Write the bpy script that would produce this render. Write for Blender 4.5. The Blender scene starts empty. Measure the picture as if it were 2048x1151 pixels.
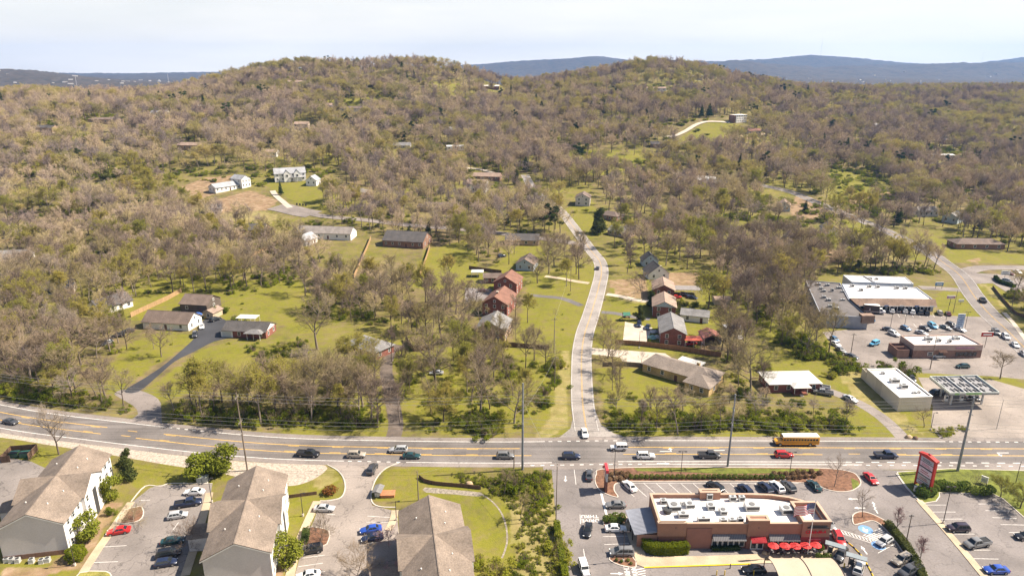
import bpy, bmesh, math, random
import numpy as np
from math import sin, cos, pi, radians, atan2, sqrt
random.seed(7); np.random.seed(7)
sc = bpy.context.scene
COL = sc.collection

# ------------------------------------------------------------------ camera
PITCH = radians(17.7); CAM_H = 95.6; FPX = 1365.0
cam_data = bpy.data.cameras.new('camera'); cam = bpy.data.objects.new('camera', cam_data); COL.objects.link(cam)
cam.location = (0, 0, CAM_H); cam.rotation_euler = (pi/2 - PITCH, 0, 0)
cam_data.sensor_width = 36.0; cam_data.lens = 36.0*FPX/2048.0
cam_data.clip_start = 1.0; cam_data.clip_end = 60000.0
sc.camera = cam

# ------------------------------------------------------------------ sky, sun, exposure
SUN_EL = radians(47.0); SUN_AZ = atan2(0.13, 1.0)          # the sun stands to the right, a little beyond the highway
world = bpy.data.worlds.new('World'); sc.world = world; world.use_nodes = True
wn = world.node_tree.nodes; wl = world.node_tree.links; wn.clear()
wo = wn.new('ShaderNodeOutputWorld'); wb = wn.new('ShaderNodeBackground'); sky = wn.new('ShaderNodeTexSky')
sky.sky_type = 'NISHITA'; sky.sun_disc = False; sky.sun_elevation = SUN_EL; sky.sun_rotation = pi/2 - SUN_AZ
sky.altitude = 200; sky.air_density = 1.0; sky.dust_density = 1.8; sky.ozone_density = 1.0
wb.inputs['Strength'].default_value = 0.062
# thin high overcast: the whole sky is veiled with pale cloud
wtc = wn.new('ShaderNodeTexCoord'); wmp = wn.new('ShaderNodeMapping'); wmp.inputs['Scale'].default_value = (1.2, 1.2, 9.0)
wno = wn.new('ShaderNodeTexNoise'); wno.inputs['Scale'].default_value = 2.2; wno.inputs['Detail'].default_value = 7; wno.inputs['Roughness'].default_value = 0.55
wrm = wn.new('ShaderNodeMapRange'); wrm.inputs['From Min'].default_value = 0.32; wrm.inputs['From Max'].default_value = 0.72
wrm.inputs['To Min'].default_value = 0.72; wrm.inputs['To Max'].default_value = 1.0
wsp = wn.new('ShaderNodeSeparateXYZ'); wl.new(wtc.outputs['Generated'], wsp.inputs[0])   # the veil thickens towards the horizon, all round
wom = wn.new('ShaderNodeMath'); wom.operation = 'SUBTRACT'; wom.use_clamp = True; wom.inputs[0].default_value = 1.0; wl.new(wsp.outputs['Z'], wom.inputs[1])
wpw = wn.new('ShaderNodeMath'); wpw.operation = 'POWER'; wpw.inputs[1].default_value = 4.5; wl.new(wom.outputs[0], wpw.inputs[0])
wmu = wn.new('ShaderNodeMath'); wmu.operation = 'MULTIPLY'; wl.new(wpw.outputs[0], wmu.inputs[0]); wl.new(wrm.outputs['Result'], wmu.inputs[1])
wmx = wn.new('ShaderNodeMix'); wmx.data_type = 'RGBA'; wmx.inputs['B'].default_value = (11.2, 10.3, 9.2, 1)
wl.new(wtc.outputs['Generated'], wmp.inputs['Vector']); wl.new(wmp.outputs['Vector'], wno.inputs['Vector'])
wl.new(wno.outputs['Fac'], wrm.inputs['Value']); wl.new(wmu.outputs[0], wmx.inputs['Factor'])
wl.new(sky.outputs['Color'], wmx.inputs['A']); wl.new(wmx.outputs['Result'], wb.inputs['Color']); wl.new(wb.outputs['Background'], wo.inputs['Surface'])
sun_d = bpy.data.lights.new('sun', 'SUN'); sun_d.energy = 5.0; sun_d.angle = radians(0.5); sun_d.color = (1.0, 0.90, 0.76)
sun = bpy.data.objects.new('sun', sun_d); COL.objects.link(sun)
from mathutils import Vector, Matrix
sv = Vector((cos(SUN_EL)*cos(SUN_AZ), cos(SUN_EL)*sin(SUN_AZ), sin(SUN_EL)))
sun.rotation_euler = (-sv).to_track_quat('-Z', 'Y').to_euler(); sun.location = (200, 200, 400)
vs = sc.view_settings; vs.view_transform = 'Standard'; vs.look = 'None'; vs.exposure = 1.15; vs.gamma = 1.0; vs.use_curve_mapping = False
sc.render.engine = 'CYCLES'
cy = sc.cycles; cy.max_bounces = 4; cy.diffuse_bounces = 2; cy.glossy_bounces = 2; cy.transmission_bounces = 3; cy.transparent_max_bounces = 6; cy.volume_bounces = 0
cy.use_denoising = True; cy.caustics_reflective = False; cy.caustics_refractive = False
sc.render.use_persistent_data = False

# ------------------------------------------------------------------ land heights and pixel bookkeeping
CP, SP = cos(PITCH), sin(PITCH)
def at(px, py, z=0.0):
    a = (px-1024)/FPX; b = (py-575.5)/FPX; dz = -(SP+b*CP)
    t = (z-CAM_H)/dz
    return (a*t, (CP-b*SP)*t)
def pix(x, y, z):
    Z = z-CAM_H; zc = y*CP-Z*SP; yc = -(y*SP+Z*CP)
    return 1024+FPX*x/zc, 575.5+FPX*yc/zc
def ctl(px, Y, z):
    zc = Y*CP-(z-CAM_H)*SP
    return ((px-1024)/FPX*zc, Y, z)
CT = []
for px, prof in {
  -300: [(330,0),(450,6),(550,20),(700,42),(850,58),(1000,60),(1300,30),(1700,8)],
  100:  [(330,0),(450,8),(550,24),(700,47),(850,61),(1000,55),(1300,22),(1700,6)],
  330:  [(330,0),(450,6),(550,19),(700,38),(850,52),(1000,57),(1200,48),(1600,15)],
  500:  [(330,0),(450,6),(550,17),(700,36),(850,56),(1050,86),(1250,66),(1600,25)],
  580:  [(1090,99)],
  720:  [(330,0),(420,3),(500,9),(650,26),(800,47),(950,75),(1100,96),(1300,72),(1600,30)],
  870:  [(1100,101)],
  1024: [(330,0),(420,2),(500,7),(650,20),(800,40),(950,57),(1100,66),(1300,54),(1600,26)],
  1090: [(1110,68)],
  1160: [(1120,80)],
  1300: [(330,0),(420,1),(500,6),(650,20),(800,42),(1000,74),(1150,98),(1350,76),(1650,30)],
  1400: [(1150,93)],
  1475: [(330,0),(500,4),(650,20),(800,45),(1000,63),(1150,77),(1350,58)],
  1620: [(330,0),(500,3),(650,12),(800,29),(1000,48),(1150,59),(1400,48),(1700,18)],
  1900: [(330,0),(500,3),(650,9),(800,22),(1000,40),(1250,56),(1500,46),(1800,15)],
  2350: [(330,0),(500,3),(650,9),(800,22),(1000,40),(1250,58),(1500,48),(1800,15)]}.items():
    for Y, z in prof: CT.append(ctl(px, Y, z))
for x in (-700,-350,0,350,700): CT.append((x, 230, -2.0))
for x in (-2600,-1300,0,1300,2600): CT.append((x, 2300, 2.0))
CT = np.array(CT)
def _k(d2):
    return np.where(d2 > 1e-9, 0.5*d2*np.log(np.maximum(d2, 1e-9)), 0.0)
_P = CT[:, :2]/500.0; _n = len(_P)
_A = np.zeros((_n+3, _n+3)); _A[:_n,:_n] = _k(((_P[:,None]-_P[None])**2).sum(-1)) + 0.004*np.eye(_n)
_A[:_n,_n] = 1; _A[:_n,_n+1:] = _P; _A[_n,:_n] = 1; _A[_n+1:,:_n] = _P.T
_W = np.linalg.solve(_A, np.concatenate([CT[:,2], np.zeros(3)]))
def sstep(a, b, v):
    t = np.clip((v-a)/(b-a), 0, 1); return t*t*(3-2*t)
def vnoise(x, y, seed=0):
    xi = np.floor(x).astype(np.int64); yi = np.floor(y).astype(np.int64); fx = x-xi; fy = y-yi
    def h(i, j):
        n = (i*374761393 + j*668265263 + seed*144665) & 0x7fffffff
        n = ((n ^ (n >> 13))*1274126177) & 0x7fffffff
        return ((n ^ (n >> 16)) & 0xffff)/65535.0
    fx = fx*fx*(3-2*fx); fy = fy*fy*(3-2*fy)
    return (h(xi,yi)*(1-fx)+h(xi+1,yi)*fx)*(1-fy)+(h(xi,yi+1)*(1-fx)+h(xi+1,yi+1)*fx)*fy
def land(x, y):
    x = np.atleast_1d(np.asarray(x, float)); y = np.atleast_1d(np.asarray(y, float))
    q = np.stack([x, np.clip(y, 200, 2600)], -1)/500.0
    out = np.empty(len(q))
    for i in range(0, len(q), 40000):
        qq = q[i:i+40000]
        K = _k(((qq[:,None]-_P[None])**2).sum(-1))
        out[i:i+40000] = K@_W[:_n] + _W[_n] + qq@_W[_n+1:]
    h = np.maximum(out, 0)*sstep(300, 440, y)
    h = h*(1-sstep(1500, 2400, y)) + 3*sstep(1500, 2400, y)
    h += (vnoise(x/70, y/70, 3)-0.5)*5*sstep(420, 700, y)*(1-sstep(2200, 2500, y))
    # far country: rolling ground, then wooded ridges on the horizon
    far = sstep(2300, 3200, y)
    roll = (vnoise(x/900, y/900, 5)*40+vnoise(x/300, y/300, 6)*12)*far
    ang = x/np.maximum(y, 1)
    rid = sstep(-0.16, 0.02, ang)
    ridge1 = rid*np.exp(-((y-5600)/700)**2)*(40+85*vnoise(x/900+3, y/2500, 11)+45*vnoise(x/330, y/600, 12)+14*vnoise(x/120, y/160, 16))*sstep(0.16,0.32,ang)
    ridge2 = rid*np.exp(-((y-7300)/700)**2)*(95+95*vnoise(x/1100, y/2500, 13)+50*vnoise(x/420, y/800, 14)+16*vnoise(x/150, y/200, 15))
    lowl = (1-rid)*(np.exp(-((y-8000)/900)**2)*(34+45*vnoise(x/1600, y/2000, 17)) + np.exp(-((y-3600)/600)**2)*50*sstep(-0.45,-0.75,ang))
    return h + roll + ridge1 + ridge2 + lowl
def gz(x, y): return float(land(x, y)[0])
def G(px, py, up=0.0):
    """ground point seen at a photograph pixel (or the foot of a point `up` metres above the ground)"""
    if py > 600:
        x, y = at(px, py, up); return Vector((x, y, 0.0))
    a = (px-1024)/FPX; b = (py-575.5)/FPX; dy = CP-b*SP; dz = -(SP+b*CP)
    t = np.concatenate([np.arange(150, 1500, 3.0), np.arange(1500, 9000, 25.0)])/dy
    zz = CAM_H+dz*t; hh = land(a*t, dy*t)+up
    k = np.argmax(zz <= hh)
    if k == 0: k = len(t)-1
    d0 = zz[k-1]-hh[k-1]; d1 = hh[k]-zz[k]; f = d0/(d0+d1+1e-9); tt = t[k-1]+(t[k]-t[k-1])*f
    return Vector((a*tt, dy*tt, gz(a*tt, dy*tt)))
def wv(px, py, z): x, y = at(px, py, z); return Vector((x, y, z))
def heading(px, py, dx, dy):
    a = G(px, py); b = G(px+dx, py+dy); return atan2(b.y-a.y, b.x-a.x)
# ------------------------------------------------------------------ materials
MATS = {}
def nt(name):
    m = bpy.data.materials.new(name); m.use_nodes = True
    n = m.node_tree.nodes; n.clear(); o = n.new('ShaderNodeOutputMaterial'); b = n.new('ShaderNodeBsdfPrincipled')
    m.node_tree.links.new(b.outputs[0], o.inputs['Surface']); return m, n, m.node_tree.links, b, o
def mat(name, col, rough=0.8, metal=0.0, var=0.12, scale=0.6, scale2=7.0, bump=0.0, bscale=20.0, coat=0.0, stretch=None, spec=0.35):
    """paint / masonry / ground coating with two octaves of mottling in object space"""
    if name in MATS: return MATS[name]
    m, n, l, b, o = nt(name)
    tc = n.new('ShaderNodeTexCoord'); src = tc.outputs['Object']
    if stretch:
        mp = n.new('ShaderNodeMapping'); mp.inputs['Scale'].default_value = stretch; l.new(src, mp.inputs['Vector']); src = mp.outputs['Vector']
    if var > 0:
        a = n.new('ShaderNodeTexNoise'); a.inputs['Scale'].default_value = scale; a.inputs['Detail'].default_value = 5
        c = n.new('ShaderNodeTexNoise'); c.inputs['Scale'].default_value = scale2; c.inputs['Detail'].default_value = 3
        l.new(src, a.inputs['Vector']); l.new(src, c.inputs['Vector'])
        ad = n.new('ShaderNodeMath'); ad.operation = 'ADD'; l.new(a.outputs['Fac'], ad.inputs[0]); l.new(c.outputs['Fac'], ad.inputs[1])
        mr = n.new('ShaderNodeMapRange'); mr.inputs['From Min'].default_value = 0.7; mr.inputs['From Max'].default_value = 1.3
        mr.inputs['To Min'].default_value = 1-var*1.6; mr.inputs['To Max'].default_value = 1+var*1.2; l.new(ad.outputs[0], mr.inputs['Value'])
        mx = n.new('ShaderNodeMix'); mx.data_type = 'RGBA'; mx.blend_type = 'MULTIPLY'; mx.inputs['Factor'].default_value = 1
        mx.inputs['A'].default_value = (*col, 1); l.new(mr.outputs['Result'], mx.inputs['B']); l.new(mx.outputs['Result'], b.inputs['Base Color'])
    else: b.inputs['Base Color'].default_value = (*col, 1)
    b.inputs['Roughness'].default_value = rough; b.inputs['Metallic'].default_value = metal; b.inputs['Coat Weight'].default_value = coat
    b.inputs['Coat Roughness'].default_value = 0.08; b.inputs['Specular IOR Level'].default_value = spec
    if bump > 0:
        t = n.new('ShaderNodeTexNoise'); t.inputs['Scale'].default_value = bscale; t.inputs['Detail'].default_value = 4; l.new(src, t.inputs['Vector'])
        bp = n.new('ShaderNodeBump'); bp.inputs['Strength'].default_value = bump; bp.inputs['Distance'].default_value = 0.05
        l.new(t.outputs['Fac'], bp.inputs['Height']); l.new(bp.outputs[0], b.inputs['Normal'])
    MATS[name] = m; return m
def ramp(n, pts):
    r = n.new('ShaderNodeValToRGB'); e = r.color_ramp.elements
    while len(e) < len(pts): e.new(0.5)
    for i, (p, c) in enumerate(pts): e[i].position = p; e[i].color = (*c, 1)
    return r
def leafmat(name, pts, trans=0.35, rough=0.7, dapple=0.5, patch=0.0):
    """bark / leaf: colour differs from plant to plant (object random) and from clump to clump"""
    if name in MATS: return MATS[name]
    m = bpy.data.materials.new(name); m.use_nodes = True; n = m.node_tree.nodes; l = m.node_tree.links; n.clear()
    o = n.new('ShaderNodeOutputMaterial'); oi = n.new('ShaderNodeObjectInfo'); tc = n.new('ShaderNodeTexCoord')
    no = n.new('ShaderNodeTexNoise'); no.inputs['Scale'].default_value = 0.55; no.inputs['Detail'].default_value = 4; l.new(tc.outputs['Object'], no.inputs['Vector'])
    mm = n.new('ShaderNodeMath'); mm.operation = 'MULTIPLY_ADD'; mm.inputs[1].default_value = dapple; l.new(no.outputs['Fac'], mm.inputs[0])
    ms = n.new('ShaderNodeMath'); ms.operation = 'SUBTRACT'; ms.inputs[1].default_value = dapple*0.5; l.new(oi.outputs['Random'], ms.inputs[0]); l.new(ms.outputs[0], mm.inputs[2])
    fac = mm.outputs[0]
    if patch:                                          # stands of one species: neighbours share a tint
        ge = n.new('ShaderNodeNewGeometry'); pn = n.new('ShaderNodeTexNoise'); pn.inputs['Scale'].default_value = .014; pn.inputs['Detail'].default_value = 3; l.new(ge.outputs['Position'], pn.inputs['Vector'])
        pm = n.new('ShaderNodeMapRange'); pm.inputs['From Min'].default_value = .3; pm.inputs['From Max'].default_value = .7; pm.inputs['To Min'].default_value = -patch; pm.inputs['To Max'].default_value = patch; l.new(pn.outputs['Fac'], pm.inputs['Value'])
        pa = n.new('ShaderNodeMath'); pa.operation = 'ADD'; l.new(fac, pa.inputs[0]); l.new(pm.outputs['Result'], pa.inputs[1]); fac = pa.outputs[0]
    r = ramp(n, pts); l.new(fac, r.inputs['Fac'])
    d = n.new('ShaderNodeBsdfDiffuse'); d.inputs['Roughness'].default_value = rough; l.new(r.outputs['Color'], d.inputs['Color'])
    if trans > 0:
        t = n.new('ShaderNodeBsdfTranslucent'); l.new(r.outputs['Color'], t.inputs['Color'])
        mx = n.new('ShaderNodeMixShader'); mx.inputs[0].default_value = trans; l.new(d.outputs[0], mx.inputs[1]); l.new(t.outputs[0], mx.inputs[2]); l.new(mx.outputs[0], o.inputs['Surface'])
    else: l.new(d.outputs[0], o.inputs['Surface'])
    MATS[name] = m; return m

def asphaltmat(name, col, crack=0.35, streak=0.0):
    """old asphalt: broad wear, tar patches, hairline cracks"""
    if name in MATS: return MATS[name]
    m, n, l, b, o = nt(name); tc = n.new('ShaderNodeTexCoord'); src = tc.outputs['Object']
    n1 = n.new('ShaderNodeTexNoise'); n1.inputs['Scale'].default_value = 0.09; n1.inputs['Detail'].default_value = 6
    n2 = n.new('ShaderNodeTexNoise'); n2.inputs['Scale'].default_value = 2.5; n2.inputs['Detail'].default_value = 4
    vo = n.new('ShaderNodeTexVoronoi'); vo.feature = 'DISTANCE_TO_EDGE'; vo.inputs['Scale'].default_value = 0.16
    wp = n.new('ShaderNodeTexNoise'); wp.inputs['Scale'].default_value = 0.5; wp.inputs['Detail'].default_value = 5
    va = n.new('ShaderNodeVectorMath'); va.operation = 'MULTIPLY_ADD'; va.inputs[1].default_value = (5, 5, 0)
    l.new(src, wp.inputs['Vector']); l.new(wp.outputs['Color'], va.inputs[0]); l.new(src, va.inputs[2]); l.new(va.outputs[0], vo.inputs['Vector'])
    for q in (n1, n2): l.new(src, q.inputs['Vector'])
    ck = n.new('ShaderNodeMapRange'); ck.inputs['From Min'].default_value = 0.0; ck.inputs['From Max'].default_value = 0.02
    ck.inputs['To Min'].default_value = 1-crack; ck.inputs['To Max'].default_value = 1.0; l.new(vo.outputs['Distance'], ck.inputs['Value'])
    a = n.new('ShaderNodeMapRange'); a.inputs['From Min'].default_value = .3; a.inputs['From Max'].default_value = .7; a.inputs['To Min'].default_value = .72; a.inputs['To Max'].default_value = 1.2; l.new(n1.outputs['Fac'], a.inputs['Value'])
    c = n.new('ShaderNodeMapRange'); c.inputs['From Min'].default_value = .3; c.inputs['From Max'].default_value = .7; c.inputs['To Min'].default_value = .88; c.inputs['To Max'].default_value = 1.12; l.new(n2.outputs['Fac'], c.inputs['Value'])
    p = n.new('ShaderNodeMath'); p.operation = 'MULTIPLY'; l.new(a.outputs[0], p.inputs[0]); l.new(c.outputs[0], p.inputs[1])
    p2 = n.new('ShaderNodeMath'); p2.operation = 'MULTIPLY'; l.new(p.outputs[0], p2.inputs[0]); l.new(ck.outputs[0], p2.inputs[1])
    if streak:
        mp = n.new('ShaderNodeMapping'); mp.inputs['Scale'].default_value = (.012, .75, 1); l.new(src, mp.inputs['Vector']); n3 = n.new('ShaderNodeTexNoise'); n3.inputs['Scale'].default_value = 1.0; n3.inputs['Detail'].default_value = 4; l.new(mp.outputs[0], n3.inputs['Vector'])
        e = n.new('ShaderNodeMapRange'); e.inputs['From Min'].default_value = .3; e.inputs['From Max'].default_value = .7; e.inputs['To Min'].default_value = 1-streak; e.inputs['To Max'].default_value = 1+streak*.6; l.new(n3.outputs['Fac'], e.inputs['Value'])
        p3 = n.new('ShaderNodeMath'); p3.operation = 'MULTIPLY'; l.new(p2.outputs[0], p3.inputs[0]); l.new(e.outputs[0], p3.inputs[1]); p2 = p3
    mx = n.new('ShaderNodeMix'); mx.data_type = 'RGBA'; mx.blend_type = 'MULTIPLY'; mx.inputs['Factor'].default_value = 1; mx.inputs['A'].default_value = (*col, 1)
    l.new(p2.outputs[0], mx.inputs['B']); l.new(mx.outputs['Result'], b.inputs['Base Color']); b.inputs['Roughness'].default_value = .85; b.inputs['Specular IOR Level'].default_value = .3
    MATS[name] = m; return m

def courses(name, col, col2, period, depth=0.35, axis='Z', width=0.12, rough=0.85, var=0.10):
    """siding laps, roof courses or brick courses too fine to see one by one: thin joints along one axis"""
    if name in MATS: return MATS[name]
    m = mat(name, col, rough, var=var, scale=0.35, scale2=3.0); n = m.node_tree.nodes; l = m.node_tree.links
    b = [x for x in n if x.type == 'BSDF_PRINCIPLED'][0]; tc = [x for x in n if x.type == 'TEX_COORD'][0]
    sp = n.new('ShaderNodeSeparateXYZ'); l.new(tc.outputs['Object'], sp.inputs[0])
    mo = n.new('ShaderNodeMath'); mo.operation = 'MULTIPLY'; mo.inputs[1].default_value = 1/period; l.new(sp.outputs[axis], mo.inputs[0])
    fr = n.new('ShaderNodeMath'); fr.operation = 'FRACT'; l.new(mo.outputs[0], fr.inputs[0])
    lt = n.new('ShaderNodeMath'); lt.operation = 'LESS_THAN'; lt.inputs[1].default_value = width; l.new(fr.outputs[0], lt.inputs[0])
    mu = n.new('ShaderNodeMath'); mu.operation = 'MULTIPLY'; mu.inputs[1].default_value = depth; l.new(lt.outputs[0], mu.inputs[0])
    src = b.inputs['Base Color'].links[0].from_socket
    mx = n.new('ShaderNodeMix'); mx.data_type = 'RGBA'; mx.inputs['B'].default_value = (*col2, 1); l.new(src, mx.inputs['A']); l.new(mu.outputs[0], mx.inputs['Factor']); l.new(mx.outputs['Result'], b.inputs['Base Color'])
    return m

def groundmat():
    m, n, l, b, o = nt('ground_grass_and_litter'); tc = n.new('ShaderNodeTexCoord'); src = tc.outputs['Object']
    at_ = n.new('ShaderNodeAttribute'); at_.attribute_name = 'zone'; sp = n.new('ShaderNodeSeparateColor'); l.new(at_.outputs['Color'], sp.inputs[0])
    at2 = n.new('ShaderNodeAttribute'); at2.attribute_name = 'zone2'; sp2 = n.new('ShaderNodeSeparateColor'); l.new(at2.outputs['Color'], sp2.inputs[0])
    def noise(s, d=6, rough=.6):
        t = n.new('ShaderNodeTexNoise'); t.inputs['Scale'].default_value = s; t.inputs['Detail'].default_value = d; t.inputs['Roughness'].default_value = rough; l.new(src, t.inputs['Vector']); return t.outputs['Fac']
    lawn = ramp(n, [(.27, (.19,.135,.062)), (.36, (.205,.170,.045)), (.47, (.185,.172,.026)), (.58, (.155,.152,.020)), (.72, (.105,.120,.014))]); 
    nl = n.new('ShaderNodeMath'); nl.operation = 'ADD'; nl.inputs[1].default_value = 0.0
    n1 = noise(.05, 8, .62); n1b = noise(.9, 6, .7)
    av = n.new('ShaderNodeMix'); av.data_type = 'FLOAT'; av.inputs['Factor'].default_value = .5; l.new(n1, av.inputs['A']); l.new(n1b, av.inputs['B'])
    l.new(av.outputs['Result'], lawn.inputs['Fac'])
    lit = ramp(n, [(.30, (.060,.070,.018)), (.44, (.13,.10,.052)), (.60, (.20,.145,.085)), (.75, (.26,.20,.12))]); 
    n2 = noise(.11, 8, .66); l.new(n2, lit.inputs['Fac'])
    soil = ramp(n, [(.3, (.18,.115,.066)), (.5, (.27,.18,.108)), (.7, (.36,.26,.17))]); l.new(noise(.25, 6), soil.inputs['Fac'])
    straw = ramp(n, [(.3, (.24,.18,.075)), (.5, (.31,.25,.115)), (.7, (.20,.19,.05))]); l.new(noise(.2, 7), straw.inputs['Fac'])
    canopy = ramp(n, [(.28, (.020,.026,.014)), (.42, (.058,.050,.036)), (.55, (.088,.068,.050)), (.68, (.070,.070,.032)), (.8, (.13,.11,.09))]);  # far woods, the shadows among the crowns averaged into these dark tones
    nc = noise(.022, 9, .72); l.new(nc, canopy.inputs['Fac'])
    def edge(fac):                                    # break the zone borders up
        nn = noise(.35, 5); a = n.new('ShaderNodeMath'); a.operation = 'ADD'; l.new(fac, a.inputs[0]); l.new(nn, a.inputs[1])
        r = n.new('ShaderNodeMapRange'); r.inputs['From Min'].default_value = .78; r.inputs['From Max'].default_value = 1.22; l.new(a.outputs[0], r.inputs['Value']); return r.outputs['Result']
    def mix(A, B, f):
        x = n.new('ShaderNodeMix'); x.data_type = 'RGBA'; l.new(A, x.inputs['A']); l.new(B, x.inputs['B']); l.new(f, x.inputs['Factor']); return x.outputs['Result']
    c = mix(lit.outputs['Color'], lawn.outputs['Color'], edge(sp.outputs['Red']))
    c = mix(c, straw.outputs['Color'], edge(sp.outputs['Blue'])); c = mix(c, soil.outputs['Color'], edge(sp.outputs['Green']))
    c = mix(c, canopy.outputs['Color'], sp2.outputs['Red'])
    l.new(c, b.inputs['Base Color']); b.inputs['Roughness'].default_value = .95; b.inputs['Specular IOR Level'].default_value = .1
    bp = n.new('ShaderNodeBump'); bp.inputs['Strength'].default_value = .5; bp.inputs['Distance'].default_value = .25; l.new(noise(2.2, 6, .7), bp.inputs['Height']); l.new(bp.outputs[0], b.inputs['Normal'])
    return m

M_ASPH = asphaltmat('worn_asphalt', (.205,.180,.168)); M_ASPHD = asphaltmat('dark_asphalt', (.15,.135,.13)); M_ASPHL = asphaltmat('pale_asphalt', (.235,.20,.178))
M_NEW = asphaltmat('fresh_black_asphalt', (.050,.050,.055), .1); M_RETAIL = asphaltmat('brownish_asphalt', (.23,.195,.172))
M_CONC = mat('concrete', (.48,.41,.33), .85, var=.15, scale=.25); M_CONCY = mat('warm_concrete_walk', (.46,.36,.245), .85, var=.2, scale=.3)
M_KERB = mat('kerb_concrete', (.55,.49,.42), .85, var=.15, scale=.5)
M_WHITE = mat('white_road_paint', (.70,.66,.61), .6, var=.22, scale=1.5, scale2=9); M_YEL = mat('yellow_road_paint', (.66,.40,.09), .6, var=.22, scale=1.2, scale2=9)
M_YELB = mat('bright_yellow_paint', (.70,.47,.02), .5, var=.12); M_BLK = mat('black_rubber', (.018,.018,.02), .7, var=.1)
M_MULCH = mat('brown_bark_mulch', (.185,.094,.055), .95, var=.4, scale=1.2, scale2=9, bump=.7, bscale=6)
M_GRAVEL = mat('pale_riprap_gravel', (.42,.35,.28), .95, var=.35, scale=1.5, scale2=6, bump=.8, bscale=5)
M_GLASS = mat('window_glass', (.030,.034,.038), .08, var=0, spec=.6); M_CARGL = mat('car_glass', (.020,.024,.026), .05, var=0, spec=.6)
M_TRIM = mat('white_trim', (.74,.72,.68), .55, var=.05); M_METAL = mat('galvanised_steel', (.34,.34,.35), .45, .6, var=.15); M_DARKM = mat('dark_metal_pole', (.055,.045,.045), .5, .3, var=.1)
M_POLE = mat('weathered_wood_pole', (.20,.155,.12), .9, var=.25, stretch=(6,6,.6)); M_STEELP = mat('grey_steel_pole', (.24,.25,.27), .5, .3, var=.1)
M_WIRE = mat('aluminium_wire', (.40,.375,.35), .4, .5, var=0)
M_WOODF = mat('cedar_fence_boards', (.36,.23,.115), .85, var=.2, stretch=(3,3,.4)); M_WOODD = mat('dark_fence_boards', (.14,.085,.055), .9, var=.25, stretch=(3,3,.4))
M_CHROME = mat('bright_metal', (.6,.6,.62), .2, .9, var=0); M_LAMP = mat('headlight_lens', (.75,.75,.72), .15, var=0, spec=.6); M_TAIL = mat('tail_lamp', (.35,.01,.01), .2, var=0)
M_TYRE = mat('tyre', (.02,.02,.02), .8, var=0); M_RIM = mat('alloy_rim', (.35,.35,.36), .3, .7, var=0)
M_FAN = mat('fan_guard', (.17,.165,.16), .6, var=.1)
M_UNIT = mat('roof_unit_metal', (.50,.50,.49), .5, .2, var=.15); M_DARKU = mat('grille_dark', (.05,.05,.05), .6, var=.1)

def shingle(name, col): return courses(name, col, tuple(v*.7 for v in col), .16, .35, 'Z', .22, .9, .24)
R_TAN = shingle('tan_shingle_roof', (.212,.166,.130)); R_GREY = shingle('grey_shingle_roof', (.205,.195,.188)); R_DARK = shingle('charcoal_shingle_roof', (.095,.085,.080))
R_BROWN = shingle('brown_shingle_roof', (.17,.125,.10)); R_RUST = shingle('rust_brown_shingle_roof', (.20,.10,.070)); R_LTBR = shingle('light_brown_shingle_roof', (.30,.215,.165))
R_PALE = mat('pale_metal_roof', (.62,.59,.54), .5, .1, var=.1, scale=.3); R_RED = mat('red_metal_roof', (.52,.12,.07), .5, .1, var=.15); R_LGREY = shingle('light_grey_shingle_roof', (.33,.33,.34))
R_WHITE = mat('white_roof_membrane', (.80,.75,.70), .7, var=.09, scale=.25, scale2=1.2); R_BUR = mat('dark_built_up_roof', (.13,.115,.108), .9, var=.25, scale=.3)
def siding(name, col): return courses(name, col, tuple(v*.6 for v in col), .22, .4, 'Z', .16, .7, .06)
S_WHITE = siding('white_lap_siding', (.78,.75,.71)); S_GREY = siding('grey_lap_siding', (.58,.53,.50)); S_BLUE = siding('pale_blue_siding', (.40,.46,.50)); S_TAN = siding('tan_siding', (.48,.38,.27))
def brick(name, col): return courses(name, col, (.34,.30,.27), .19, .3, 'Z', .18, .9, .22)
B_RED = brick('red_brick', (.22,.075,.052)); B_YEL = brick('yellow_brick', (.52,.36,.16)); B_BROWN = brick('brown_brick', (.24,.13,.085)); B_TAN = brick('buff_brick', (.44,.30,.20)); B_ORANGE = brick('orange_brick', (.46,.22,.12))

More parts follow.
